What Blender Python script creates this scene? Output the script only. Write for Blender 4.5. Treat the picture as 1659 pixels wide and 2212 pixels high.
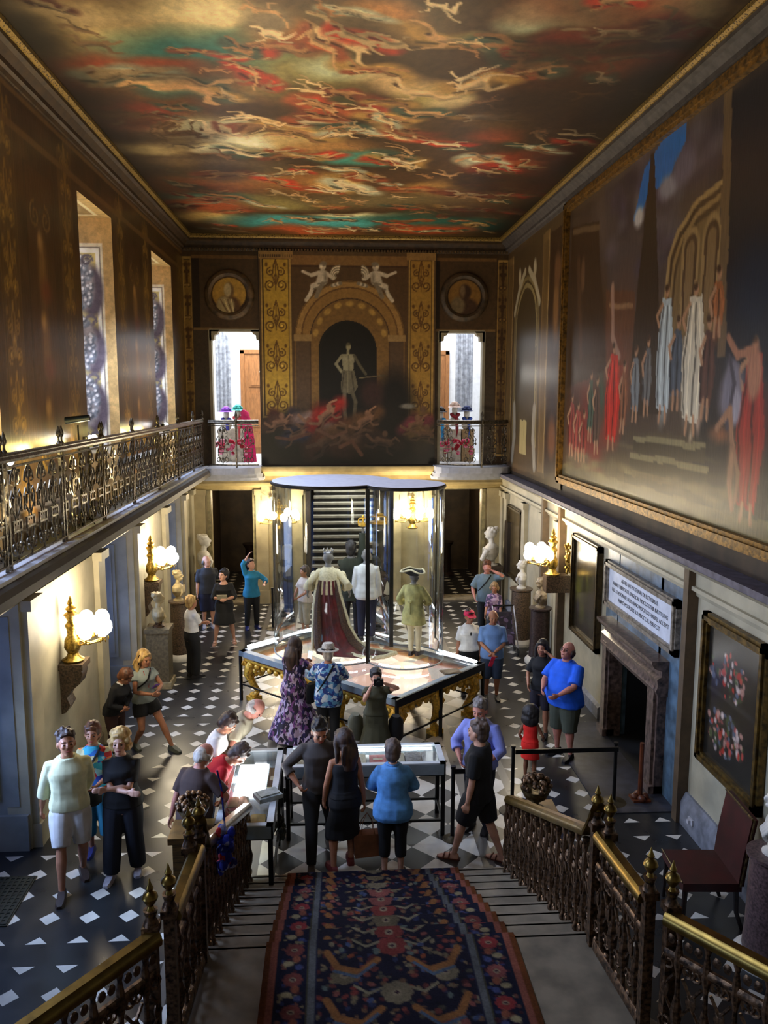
import bpy, bmesh, math, random
import numpy as np
from mathutils import Vector, Matrix
R = math.radians
random.seed(11)
rng = np.random.RandomState(5)
sc = bpy.context.scene
for o in list(bpy.data.objects): bpy.data.objects.remove(o)
COL = sc.collection

# ------------------------------------------------------------------ camera, world, exposure
cd = bpy.data.cameras.new('camera'); cam = bpy.data.objects.new('camera', cd); COL.objects.link(cam)
cd.sensor_fit = 'HORIZONTAL'; cd.sensor_width = 36.0; cd.lens = 1771.6 * 36.0 / 1659.0
cd.clip_start = 0.05; cd.clip_end = 200
PITCH, YAW, ROLL = .1399, .0635, .0016
fw = Vector((math.sin(YAW) * math.cos(PITCH), math.cos(YAW) * math.cos(PITCH), -math.sin(PITCH)))
rt = Vector((math.cos(YAW), -math.sin(YAW), 0)); up = rt.cross(fw)
r2 = rt * math.cos(ROLL) + up * math.sin(ROLL); u2 = -rt * math.sin(ROLL) + up * math.cos(ROLL)
cam.matrix_world = Matrix(((r2.x, u2.x, -fw.x, -.419), (r2.y, u2.y, -fw.y, 0), (r2.z, u2.z, -fw.z, 5.45), (0, 0, 0, 1)))
sc.camera = cam
sc.view_settings.view_transform = 'Standard'; sc.view_settings.look = 'None'
sc.view_settings.gamma = 1; sc.view_settings.use_curve_mapping = False
sc.view_settings.exposure = 0.0
sc.cycles.use_denoising = True
sc.cycles.max_bounces = 6; sc.cycles.diffuse_bounces = 3; sc.cycles.glossy_bounces = 3
sc.cycles.transmission_bounces = 4; sc.cycles.transparent_max_bounces = 16
sc.cycles.sample_clamp_indirect = 3.0; sc.cycles.caustics_reflective = False; sc.cycles.caustics_refractive = False
w = bpy.data.worlds.new('world'); sc.world = w; w.use_nodes = True
w.node_tree.nodes['Background'].inputs[0].default_value = (.75, .68, .60, 1)
w.node_tree.nodes['Background'].inputs[1].default_value = .10

def light(name, kind, loc, power, color, size=.5, size_y=None, aim=None, spot=None, blend=.5, spread=None):
    l = bpy.data.lights.new(name, kind); l.energy = power; l.color = color
    if kind == 'AREA':
        l.size = size
        if size_y: l.shape = 'RECTANGLE'; l.size_y = size_y
    elif kind in ('POINT', 'SPOT'): l.shadow_soft_size = size
    if kind == 'AREA' and spread: l.spread = R(spread)
    if spot: l.spot_size = R(spot); l.spot_blend = blend
    o = bpy.data.objects.new(name, l); COL.objects.link(o); o.location = loc
    if aim is not None: o.rotation_euler = (Vector(aim) - Vector(loc)).to_track_quat('-Z', 'Y').to_euler()
    return o
DAY = (.43, .60, 1.0); WARM = (1.0, .80, .52); LED = (.93, .97, 1.0); UPL = (1.0, .84, .56)
# daylight entering the ground-floor windows of the left wall
for y, p in ((3.0, 60), (8.3, 120), (13.9, 80), (18.7, 60)):
    light('daylight_low', 'AREA', (-5.05, y, 1.9), p, DAY, 1.5, 2.2, aim=(-1.5, y - .2, 0.3), spread=95)
for y, p in ((3.4, 60), (8.5, 150), (13.7, 170), (18.8, 150)):
    light('daylight_high', 'AREA', (-5.0, y, 6.4), p * 1.4, (.52, .66, 1.0), 1.4, 3.2, aim=(-1.8, y, 3.4), spread=100)
# rooms beyond the two upper doors
light('gallery_room_light', 'AREA', (-2.8, 24.0, 8.2), 330, (.95, .97, 1), 2.6, 2.6, aim=(-2.8, 24.0, 4))
light('gallery_room_light', 'AREA', (3.0, 24.0, 8.2), 190, (.95, .96, 1), 2.6, 2.6, aim=(3.0, 24.0, 4))
# gallery uplighters on the painted ceiling
for x, y, p in ((-3.85, 10.4, 300), (-3.85, 12.2, 340), (-3.8, 16.8, 260), (-3.85, 8.2, 300)):
    light('gallery_uplight', 'SPOT', (x, y, 4.1), p, UPL, .08, aim=(x + 2.6, y - .3, 9.4), spot=105, blend=1)
light('ceiling_fill', 'AREA', (0.3, 4.5, 4.6), 90, UPL, 1.5, 1.5, aim=(0.2, 11.0, 9.4))  # broad fill aimed up at the ceiling, no lamp modelled
for x in (-2.9, 3.05): light('passage_fill', 'POINT', (x, 22.8, 2.7), 55, WARM, .15)  # unseen warm point lights, added so the passages read brown, not black
light('stair_light', 'AREA', (0, 25.2, 3.6), 60, (1, .93, .8), 1.2, 1.2, aim=(0, 23.5, 1))

# ------------------------------------------------------------------ materials
def lin(c):
    return tuple((x / 12.92 if x <= .04045 else ((x + .055) / 1.055) ** 2.4) for x in c)
MATS = {}
def mat(name, color, rough=.6, metal=0., noise=.12, scale=8., bump=.0, color2=None, emit=0., spec=None, alpha=None, trans=0., stretch=(1, 1, 1), coat=0., kind='noise', ramp=(.35, .65)):
    if name in MATS: return MATS[name]
    m = bpy.data.materials.new(name); m.use_nodes = True; nt = m.node_tree; b = nt.nodes['Principled BSDF']
    c = color if len(color) == 3 else color[:3]
    c2 = color2 or tuple(x * (1 - noise * 2.2) for x in c)
    tc = nt.nodes.new('ShaderNodeTexCoord'); mp = nt.nodes.new('ShaderNodeMapping'); mp.inputs['Scale'].default_value = stretch
    nt.links.new(tc.outputs['Object'], mp.inputs[0])
    if kind == 'voronoi':
        tx = nt.nodes.new('ShaderNodeTexVoronoi'); tx.inputs['Scale'].default_value = scale; fac = tx.outputs['Distance']
    elif kind == 'wave':
        tx = nt.nodes.new('ShaderNodeTexWave'); tx.inputs['Scale'].default_value = scale; tx.inputs['Distortion'].default_value = 5; tx.inputs['Detail'].default_value = 3; fac = tx.outputs['Fac']
    else:
        tx = nt.nodes.new('ShaderNodeTexNoise'); tx.inputs['Scale'].default_value = scale; tx.inputs['Detail'].default_value = 5; fac = tx.outputs['Fac']
    nt.links.new(mp.outputs[0], tx.inputs['Vector'])
    cr = nt.nodes.new('ShaderNodeValToRGB'); cr.color_ramp.elements[0].position, cr.color_ramp.elements[1].position = ramp
    cr.color_ramp.elements[0].color = (*lin(c2), 1); cr.color_ramp.elements[1].color = (*lin(c), 1)
    nt.links.new(fac, cr.inputs[0]); nt.links.new(cr.outputs[0], b.inputs['Base Color'])
    b.inputs['Roughness'].default_value = rough; b.inputs['Metallic'].default_value = metal
    if spec is not None: b.inputs['Specular IOR Level'].default_value = spec
    if coat: b.inputs['Coat Weight'].default_value = coat
    if bump:
        bp = nt.nodes.new('ShaderNodeBump'); bp.inputs['Strength'].default_value = bump; bp.inputs['Distance'].default_value = .02
        nt.links.new(fac, bp.inputs['Height']); nt.links.new(bp.outputs[0], b.inputs['Normal'])
    if emit:
        b.inputs['Emission Color'].default_value = (*lin(c), 1); b.inputs['Emission Strength'].default_value = emit
    if trans: b.inputs['Transmission Weight'].default_value = trans
    if alpha is not None: b.inputs['Alpha'].default_value = alpha
    MATS[name] = m; return m
def multi(name, cols, scale=14, rough=.8, kind='voronoi', seed=0., stretch=(1, 1, 1)):
    """printed cloth: cells of several colours"""
    if name in MATS: return MATS[name]
    m = bpy.data.materials.new(name); m.use_nodes = True; nt = m.node_tree; b = nt.nodes['Principled BSDF']
    tc = nt.nodes.new('ShaderNodeTexCoord'); mp = nt.nodes.new('ShaderNodeMapping'); mp.inputs['Location'].default_value = (seed, seed * .7, 0); mp.inputs['Scale'].default_value = stretch
    nz = nt.nodes.new('ShaderNodeTexNoise'); nz.inputs['Scale'].default_value = scale * .6
    mx = nt.nodes.new('ShaderNodeVectorMath'); mx.operation = 'MULTIPLY_ADD'; mx.inputs[1].default_value = (.09,) * 3
    nt.links.new(tc.outputs['Object'], mp.inputs[0]); nt.links.new(mp.outputs[0], nz.inputs['Vector'])
    nt.links.new(nz.outputs['Color'], mx.inputs[0]); nt.links.new(mp.outputs[0], mx.inputs[2])
    v = nt.nodes.new('ShaderNodeTexVoronoi'); v.inputs['Scale'].default_value = scale; nt.links.new(mx.outputs[0], v.inputs['Vector'])
    sp = nt.nodes.new('ShaderNodeSeparateColor'); nt.links.new(v.outputs['Color'], sp.inputs[0])
    cr = nt.nodes.new('ShaderNodeValToRGB'); cr.color_ramp.interpolation = 'CONSTANT'
    while len(cr.color_ramp.elements) < len(cols): cr.color_ramp.elements.new(.5)
    for i, c in enumerate(cols):
        cr.color_ramp.elements[i].position = i / len(cols); cr.color_ramp.elements[i].color = (*lin(c), 1)
    nt.links.new(sp.outputs[0], cr.inputs[0]); nt.links.new(cr.outputs[0], b.inputs['Base Color']); b.inputs['Roughness'].default_value = rough
    MATS[name] = m; return m
def emis(name, color, strength):
    if name in MATS: return MATS[name]
    m = bpy.data.materials.new(name); m.use_nodes = True; b = m.node_tree.nodes['Principled BSDF']
    b.inputs['Base Color'].default_value = (*color, 1); b.inputs['Emission Color'].default_value = (*color, 1); b.inputs['Emission Strength'].default_value = strength
    MATS[name] = m; return m
def glass_mat(name='clear_glass', tint=(.93, .97, .98), refl=.9):
    if name in MATS: return MATS[name]
    m = bpy.data.materials.new(name); m.use_nodes = True; nt = m.node_tree; nt.nodes.clear()
    o = nt.nodes.new('ShaderNodeOutputMaterial'); mi = nt.nodes.new('ShaderNodeMixShader'); t = nt.nodes.new('ShaderNodeBsdfTransparent'); g = nt.nodes.new('ShaderNodeBsdfGlossy')
    f = nt.nodes.new('ShaderNodeFresnel'); f.inputs[0].default_value = 1.45
    mu = nt.nodes.new('ShaderNodeMath'); mu.operation = 'MULTIPLY'; mu.inputs[1].default_value = refl
    t.inputs[0].default_value = (*tint, 1); g.inputs['Roughness'].default_value = .03
    nt.links.new(f.outputs[0], mu.inputs[0]); nt.links.new(mu.outputs[0], mi.inputs[0]); nt.links.new(t.outputs[0], mi.inputs[1]); nt.links.new(g.outputs[0], mi.inputs[2]); nt.links.new(mi.outputs[0], o.inputs[0])
    MATS[name] = m; return m

STONE = mat('buff_stone', (.70, .665, .56), .55, noise=.05, scale=3, bump=.05)
STONE2 = mat('buff_stone_dark', (.50, .44, .33), .6, noise=.08, scale=4)
STONEG = mat('grey_panel', (.56, .57, .55), .5, noise=.06, scale=3)
DSTONE = mat('corridor_stone', (.28, .22, .15), .6, noise=.15, scale=3)
GOLD = mat('gilding', (.76, .62, .28), .32, .85, noise=.18, scale=30, bump=.25)
BGOLD = mat('bright_gilding', (.95, .74, .26), .38, .3, noise=.15, scale=25, bump=.3)
DGOLD = mat('old_gilt_iron', (.50, .42, .27), .36, .75, noise=.25, scale=25, bump=.2)
BRONZE = mat('dark_bronze', (.50, .38, .27), .38, .8, noise=.3, scale=30, bump=.3)
BRASS = mat('polished_brass', (.56, .45, .21), .30, .9, noise=.1, scale=10)
MARBLE = mat('white_marble', (.86, .84, .79), .4, noise=.05, scale=6)
CREAMM = mat('aged_marble', (.74, .66, .48), .45, noise=.12, scale=8)
GRANITE = mat('brown_granite', (.42, .34, .26), .35, noise=.25, scale=40)
VEINED = mat('veined_marble', (.46, .38, .34), .3, color2=(.13, .10, .09), scale=14, ramp=(.30, .72), stretch=(1, 1.3, 1))
BLUEM = mat('blue_john_panel', (.36, .46, .54), .4, noise=.18, scale=5)
BLACKM = mat('black_metal', (.05, .05, .055), .4, .4, noise=.1)
WHITEP = mat('white_paint_frame', (.74, .77, .79), .4, noise=.03)
GREYP = mat('grey_paint_frame', (.50, .55, .58), .4, noise=.04)
DWOOD = mat('dark_wood', (.14, .08, .05), .45, noise=.2, scale=10, stretch=(1, 1, 6))
LWOOD = mat('honey_wood', (.66, .44, .24), .5, noise=.08, scale=6, stretch=(6, 6, 1))
SOOT = mat('soot_black', (.02, .02, .022), .8, noise=.2)
GLASS = glass_mat(); LOWR = glass_mat('anti_glare_glass', (.96, .97, .97), .22)
LEDM = emis('led_strip', (.95, .98, 1), 14.0)

# ------------------------------------------------------------------ mesh builder
class MB:
    def __init__(s): s.v = []; s.f = []; s.c = None
    def add(s, vs, fs, M=None):
        b = len(s.v)
        if M is not None: vs = [M @ Vector(p) for p in vs]
        s.v += [tuple(p) for p in vs]; s.f += [tuple(i + b for i in f) for f in fs]; return s
    def box(s, a, b, M=None, ch=0):
        x0, y0, z0 = a; x1, y1, z1 = b
        vs = [(x0, y0, z0), (x1, y0, z0), (x1, y1, z0), (x0, y1, z0), (x0, y0, z1), (x1, y0, z1), (x1, y1, z1), (x0, y1, z1)]
        return s.add(vs, [(0, 3, 2, 1), (4, 5, 6, 7), (0, 1, 5, 4), (1, 2, 6, 5), (2, 3, 7, 6), (3, 0, 4, 7)], M)
    def cbox(s, c, d, M=None):
        return s.box([c[i] - d[i] / 2 for i in range(3)], [c[i] + d[i] / 2 for i in range(3)], M)
    def loft(s, rings, cap=True, closed=True, M=None):
        n = len(rings[0]); vs = [p for r in rings for p in r]; fs = []
        for k in range(len(rings) - 1):
            for i in range(n if closed else n - 1):
                j = (i + 1) % n; fs.append((k * n + i, k * n + j, (k + 1) * n + j, (k + 1) * n + i))
        if cap and closed:
            fs.append(tuple(reversed(range(n)))); fs.append(tuple(range((len(rings) - 1) * n, len(rings) * n)))
        return s.add(vs, fs, M)
    def lathe(s, prof, c=(0, 0, 0), n=16, M=None, cap=True, arc=None):
        a0, a1 = arc or (0, 2 * math.pi); cl = arc is None
        rings = [[(c[0] + r * math.cos(a0 + (a1 - a0) * i / (n if cl else n - 1)), c[1] + r * math.sin(a0 + (a1 - a0) * i / (n if cl else n - 1)), c[2] + z) for i in range(n)] for r, z in prof]
        return s.loft(rings, cap, cl, M)
    def tube(s, pts, r, n=8, cap=True, M=None, flat=1.0, up=None):
        P = [Vector(p) for p in pts]; rs = r if isinstance(r, (list, tuple)) else [r] * len(P); rings = []
        t0 = (P[1] - P[0]).normalized(); u = Vector(up) if up else (Vector((0, 0, 1)) if abs(t0.z) < .9 else Vector((1, 0, 0)))
        for i, p in enumerate(P):
            t = (P[min(i + 1, len(P) - 1)] - P[max(i - 1, 0)]).normalized()
            u = (u - t * u.dot(t)); u = u.normalized() if u.length > 1e-6 else t.orthogonal().normalized()
            w_ = t.cross(u)
            rings.append([p + (u * math.cos(2 * math.pi * k / n) * flat + w_ * math.sin(2 * math.pi * k / n)) * rs[i] for k in range(n)])
        return s.loft(rings, cap, True, M)
    def sph(s, c, r, n=10, M=None):
        rx, ry, rz = r if isinstance(r, (list, tuple)) else (r, r, r); m = max(5, n // 2 + 1)
        rings = []
        for k in range(m + 1):
            a = -math.pi / 2 + math.pi * (k + .0) / m; cr = max(math.cos(a), .02)
            rings.append([(c[0] + rx * cr * math.cos(2 * math.pi * i / n), c[1] + ry * cr * math.sin(2 * math.pi * i / n), c[2] + rz * math.sin(a)) for i in range(n)])
        return s.loft(rings, True, True, M)
    def prism(s, poly, axis, d0, d1, M=None):
        def mk(p, d): return {'x': (d, p[0], p[1]), 'y': (p[0], d, p[1]), 'z': (p[0], p[1], d)}[axis]
        return s.loft([[mk(p, d0) for p in poly], [mk(p, d1) for p in poly]], True, True, M)
    def build(s, name, m, parent=None, smooth=40, loc=None, rot=None):
        me = bpy.data.meshes.new(name); me.from_pydata(s.v, [], s.f); me.update()
        bm = bmesh.new(); bm.from_mesh(me); bmesh.ops.recalc_face_normals(bm, faces=bm.faces); bm.to_mesh(me); bm.free()
        if smooth: me.shade_smooth(); me.set_sharp_from_angle(angle=R(smooth))
        me.materials.append(m); o = bpy.data.objects.new(name, me); COL.objects.link(o)
        if parent: o.parent = parent
        if loc: o.location = loc
        if rot: o.rotation_euler = rot
        return o
def thing(name, label, cat, loc=(0, 0, 0), rz=0, group=None):
    o = bpy.data.objects.new(name, None); COL.objects.link(o); o.location = loc; o.rotation_euler = (0, 0, rz); o.empty_display_size = .1
    o['label'] = label; o['category'] = cat
    if group: o['group'] = group
    return o
def tag(o, label, cat, group=None):
    o['label'] = label; o['category'] = cat
    if group: o['group'] = group
    return o
def struct(o, label=None):
    o['kind'] = 'structure'
    if label: o['label'] = label
    return o
def copy_tree(o, parent=None):
    c = o.copy(); COL.objects.link(c); c.parent = parent
    for ch in list(o.children): copy_tree(ch, c)
    return c

# ------------------------------------------------------------------ painted surfaces (colour attribute grids)
def vnoise(h, w_, cell, oct=4, seed=0):
    r_ = np.random.RandomState(seed); out = np.zeros((h, w_)); amp = 1; tot = 0
    for o in range(oct):
        gh, gw = int(h / cell) + 3, int(w_ / cell) + 3; g = r_.rand(gh, gw)
        y = np.arange(h) / cell; x = np.arange(w_) / cell; yi = y.astype(int); xi = x.astype(int)
        fy = (y - yi)[:, None]; fx = (x - xi)[None, :]; fy = fy * fy * (3 - 2 * fy); fx = fx * fx * (3 - 2 * fx)
        a = g[yi][:, xi]; b = g[yi][:, xi + 1]; c = g[yi + 1][:, xi]; d = g[yi + 1][:, xi + 1]
        out += amp * ((a * (1 - fx) + b * fx) * (1 - fy) + (c * (1 - fx) + d * fx) * fy); tot += amp; amp *= .55; cell = max(cell / 2, 1.01)
    return out / tot
class Cv:
    """a painter's canvas in metres: u to the right, v up"""
    def __init__(s, u0, u1, v0, v1, res, base):
        s.u0, s.v0, s.res = u0, v0, res; s.nu = int(round((u1 - u0) / res)) + 1; s.nv = int(round((v1 - v0) / res)) + 1
        s.u1, s.v1 = u1, v1
        s.a = np.zeros((s.nv, s.nu, 3)); s.a[:] = np.array(base) / 255.
        s.U = np.linspace(u0, u1, s.nu)[None, :] * np.ones((s.nv, 1)); s.V = np.linspace(v0, v1, s.nv)[:, None] * np.ones((1, s.nu))
    def warp(s, amp, cell, seed=1):
        s.U = s.U + (vnoise(s.nv, s.nu, cell / s.res, 3, seed) - .5) * amp * 2; s.V = s.V + (vnoise(s.nv, s.nu, cell / s.res, 3, seed + 9) - .5) * amp * 2
    def win(s, ua, ub, va, vb, pad=.5):
        i0 = max(0, int((ua - pad - s.u0) / s.res)); i1 = min(s.nu, int((ub + pad - s.u0) / s.res) + 2)
        j0 = max(0, int((va - pad - s.v0) / s.res)); j1 = min(s.nv, int((vb + pad - s.v0) / s.res) + 2)
        return slice(j0, max(j0, j1)), slice(i0, max(i0, i1))
    def mix(s, sl, m, c):
        m = np.clip(m, 0, 1)[..., None]; s.a[sl] = s.a[sl] * (1 - m) + np.array(c) / 255. * m
    def blob(s, u, v, ru, rv, c, soft=.5, al=1., ang=0):
        k = 1.6 * max(ru, rv); sl = s.win(u - k, u + k, v - k, v + k)
        du = s.U[sl] - u; dv = s.V[sl] - v
        if ang: ca, sa = math.cos(ang), math.sin(ang); du, dv = du * ca + dv * sa, -du * sa + dv * ca
        d = np.sqrt((du / ru) ** 2 + (dv / rv) ** 2); s.mix(sl, (1 + soft / 2 - d) / soft * al, c)
    def rect(s, ua, ub, va, vb, c, al=1.):
        sl = s.win(ua, ub, va, vb, .05); U, V = s.U[sl], s.V[sl]
        s.mix(sl, al * ((U >= ua) & (U <= ub) & (V >= va) & (V <= vb)), c)
    def stroke(s, pts, w_, c, al=1., soft=.5):
        for (a, b) in zip(pts[:-1], pts[1:]):
            wa = w_ if not isinstance(w_, (list, tuple)) else w_[0]
            sl = s.win(min(a[0], b[0]) - wa * 2, max(a[0], b[0]) + wa * 2, min(a[1], b[1]) - wa * 2, max(a[1], b[1]) + wa * 2, .4)
            U, V = s.U[sl] - a[0], s.V[sl] - a[1]; du, dv = b[0] - a[0], b[1] - a[1]; L = du * du + dv * dv + 1e-9
            t = np.clip((U * du + V * dv) / L, 0, 1); d = np.hypot(U - t * du, V - t * dv)
            s.mix(sl, (wa * (1 + soft / 2) - d) / (wa * soft) * al, c)
    def poly(s, pts, c, al=1.):
        us = [p[0] for p in pts]; vs = [p[1] for p in pts]; sl = s.win(min(us), max(us), min(vs), max(vs), .1); U, V = s.U[sl], s.V[sl]; ins = np.zeros(U.shape, bool)
        for i in range(len(pts)):
            (x1, y1), (x2, y2) = pts[i - 1], pts[i]
            if y1 == y2: continue
            ins ^= ((V < y1) != (V < y2)) & (U < (x2 - x1) * (V - y1) / (y2 - y1) + x1)
        s.mix(sl, ins * al, c)
def spiral(cx, cy, r0, r1, a0, turns, n=14, sx=1):
    return [(cx + sx * (r0 + (r1 - r0) * i / n) * math.cos(a0 + turns * 2 * math.pi * i / n), cy + (r0 + (r1 - r0) * i / n) * math.sin(a0 + turns * 2 * math.pi * i / n)) for i in range(n + 1)]
def paint_mat(name, rough=.3, streak=(1, 1, 1), gain=1.0, bump=.15, spec=.5):
    m = bpy.data.materials.new(name); m.use_nodes = True; nt = m.node_tree; b = nt.nodes['Principled BSDF']
    at = nt.nodes.new('ShaderNodeAttribute'); at.attribute_name = 'Col'
    tc = nt.nodes.new('ShaderNodeTexCoord'); mp = nt.nodes.new('ShaderNodeMapping'); mp.inputs['Scale'].default_value = streak
    nz = nt.nodes.new('ShaderNodeTexNoise'); nz.inputs['Scale'].default_value = 9; nz.inputs['Detail'].default_value = 6; nz.inputs['Roughness'].default_value = .65
    nt.links.new(tc.outputs['Object'], mp.inputs[0]); nt.links.new(mp.outputs[0], nz.inputs['Vector'])
    mr = nt.nodes.new('ShaderNodeMapRange'); mr.inputs['From Min'].default_value = .3; mr.inputs['From Max'].default_value = .7; mr.inputs['To Min'].default_value = .72 * gain; mr.inputs['To Max'].default_value = 1.25 * gain
    nt.links.new(nz.outputs['Fac'], mr.inputs[0]); vm = nt.nodes.new('ShaderNodeVectorMath'); vm.operation = 'SCALE'
    nt.links.new(at.outputs['Color'], vm.inputs[0]); nt.links.new(mr.outputs[0], vm.inputs['Scale']); nt.links.new(vm.outputs[0], b.inputs['Base Color'])
    b.inputs['Roughness'].default_value = rough; b.inputs['Specular IOR Level'].default_value = spec
    bp = nt.nodes.new('ShaderNodeBump'); bp.inputs['Strength'].default_value = bump; bp.inputs['Distance'].default_value = .01
    nt.links.new(nz.outputs['Fac'], bp.inputs['Height']); nt.links.new(bp.outputs[0], b.inputs['Normal'])
    return m
def painted(name, cv, fn, ua, ub, va, vb, m, res=None, parent=None):
    """grid of the canvas region (ua..ub, va..vb) mapped to the world by fn(u, v)"""
    r_ = res or cv.res; nu = max(2, int((ub - ua) / r_) + 1); nv = max(2, int((vb - va) / r_) + 1)
    us = np.linspace(ua, ub, nu); vs = np.linspace(va, vb, nv)
    iu = np.clip(((us - cv.u0) / (cv.u1 - cv.u0) * (cv.nu - 1)).round().astype(int), 0, cv.nu - 1); iv = np.clip(((vs - cv.v0) / (cv.v1 - cv.v0) * (cv.nv - 1)).round().astype(int), 0, cv.nv - 1)
    co = cv.a[iv][:, iu].reshape(-1, 3)
    UU, VV = np.meshgrid(us, vs); X, Y, Z = fn(UU.ravel(), VV.ravel()); P = np.stack([X + 0 * UU.ravel(), Y + 0 * UU.ravel(), Z + 0 * UU.ravel()], 1)
    me = bpy.data.meshes.new(name); N = nu * nv; me.vertices.add(N); me.vertices.foreach_set('co', P.ravel())
    idx = np.arange(N).reshape(nv, nu); q = np.stack([idx[:-1, :-1], idx[:-1, 1:], idx[1:, 1:], idx[1:, :-1]], -1).reshape(-1, 4)
    me.loops.add(q.size); me.loops.foreach_set('vertex_index', q.ravel()); me.polygons.add(len(q))
    me.polygons.foreach_set('loop_start', np.arange(len(q)) * 4); me.polygons.foreach_set('loop_total', np.full(len(q), 4))
    me.update(calc_edges=True)
    c = np.clip(co, 0, 1); c = np.where(c <= .04045, c / 12.92, ((c + .055) / 1.055) ** 2.4)
    at = me.color_attributes.new('Col', 'FLOAT_COLOR', 'POINT'); at.data.foreach_set('color', np.concatenate([c, np.ones((N, 1))], 1).ravel())
    me.materials.append(m); me.shade_smooth(); o = bpy.data.objects.new(name, me); COL.objects.link(o)
    if parent: o.parent = parent
    return o
CEIL = [(-2.32,9.67,1.4,0.75,150,125,75),(-3.12,9.39,0.72,0.33,140,115,75),(-1.78,9.36,0.48,0.33,205,180,125),(-2.08,10.28,0.85,0.53,40,90,78),(-1.23,10.32,0.48,0.6,45,95,80),(-1.07,11.1,0.32,0.46,50,100,90),(-3.72,9.87,0.38,0.36,55,42,22),(-3.13,10.87,0.74,0.44,125,52,26),(-2.4,10.82,0.34,0.36,130,55,28),(-3.66,11.51,0.36,0.5,95,45,25),(-2.13,11.57,0.97,0.67,90,55,28),(-1.48,11.69,0.49,0.61,105,70,40),(-0.72,11.0,0.76,0.84,125,112,62),(-0.61,11.55,0.55,0.42,85,68,35),(-0.99,9.87,0.44,0.3,150,85,35),(-1.17,9.59,0.3,0.34,120,100,70),(-0.27,9.36,0.4,0.49,95,78,52),(0.6,9.25,0.78,0.49,88,70,46),(1.38,9.2,0.39,0.32,70,52,34),(0.25,9.11,0.38,0.26,165,110,60),(2.23,9.03,0.57,0.26,140,145,105),(1.88,9.22,0.3,0.26,150,150,115),(2.89,9.1,0.39,0.32,100,70,48),(3.34,8.86,0.48,0.29,95,45,28),(3.25,9.89,0.8,0.76,48,32,18),(2.75,10.92,0.76,0.69,60,34,18),(3.57,10.41,0.56,0.28,110,42,22),(3.2,10.66,0.46,0.22,135,60,30),(2.09,10.66,0.43,0.26,175,60,28),(-0.37,10.68,0.36,0.36,160,160,120),(0.04,10.87,0.29,0.27,160,150,105),(-0.62,12.02,0.38,0.37,180,55,30),(0.28,12.02,0.41,0.43,140,45,30),(-0.18,11.87,0.29,0.27,60,55,30),(-3.21,12.35,0.71,0.38,130,45,28),(-3.22,12.95,0.61,0.31,150,55,35),(-2.46,13.21,0.98,0.67,150,130,85),(-1.95,13.63,0.72,0.48,190,165,110),(-2.14,14.01,0.29,0.23,250,235,180),(-1.58,13.49,0.43,0.35,45,60,45),(-0.94,13.45,0.57,0.7,170,140,85),(-3.26,14.09,0.59,0.38,165,140,90),(-1.42,12.42,0.49,0.59,55,38,22),(0.69,11.06,0.59,0.32,180,145,95),(1.1,11.43,0.46,0.42,150,130,70),(1.37,11.59,0.37,0.34,185,160,110),(0.72,12.68,0.47,0.62,160,125,75),(1.49,12.32,0.72,0.59,70,50,28),(2.33,12.46,0.61,0.6,140,100,42),(2.52,12.15,0.26,0.39,110,70,30),(3.11,12.11,0.79,1.16,42,28,16),(2.92,13.18,0.72,0.91,50,34,18),(-2.47,15.25,1.34,0.75,80,66,44),(-2.72,14.84,0.79,0.34,100,78,50),(0.03,14.51,0.58,0.41,62,122,100),(-0.36,13.89,0.59,0.3,150,105,55),(1.0,14.05,0.6,0.51,70,50,30),(2.8,14.89,0.73,0.58,165,55,28),(2.07,13.24,0.36,0.34,120,60,32),(3.25,14.43,0.47,0.83,75,38,22),(-2.74,16.56,1.06,0.53,125,65,32),(-1.22,16.11,1.04,0.67,130,85,42),(-0.18,16.21,0.48,0.62,195,145,75),(-0.01,16.2,0.26,0.35,215,180,110),(1.57,16.19,0.4,0.62,165,120,60),(2.01,16.78,0.73,0.45,120,90,50),(0.82,15.64,0.68,0.48,70,48,28),(3.3,15.97,0.61,0.68,105,50,28),(-2.97,17.51,1.03,0.47,60,90,72),(-2.99,18.25,0.93,0.65,150,72,34),(-3.34,19.27,0.73,0.48,190,150,80),(-1.5,17.81,0.96,0.62,125,110,60),(0.59,17.46,1.42,0.6,100,84,52),(0.06,18.84,0.86,0.28,210,195,140),(-1.2,19.72,1.6,0.62,60,140,130),(0.07,19.52,1.05,0.5,70,150,140),(1.96,19.29,1.36,0.74,35,85,70),(3.23,19.82,0.86,0.63,28,66,56),(-3.68,20.75,0.66,0.45,52,38,20),(-1.02,20.67,1.06,0.56,165,75,40),(1.97,20.23,1.1,0.44,165,65,32),(-2.17,21.09,0.69,0.35,60,44,24),(0.58,21.25,1.73,0.3,80,60,30),(3.58,21.04,0.58,0.3,52,38,20)]
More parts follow.
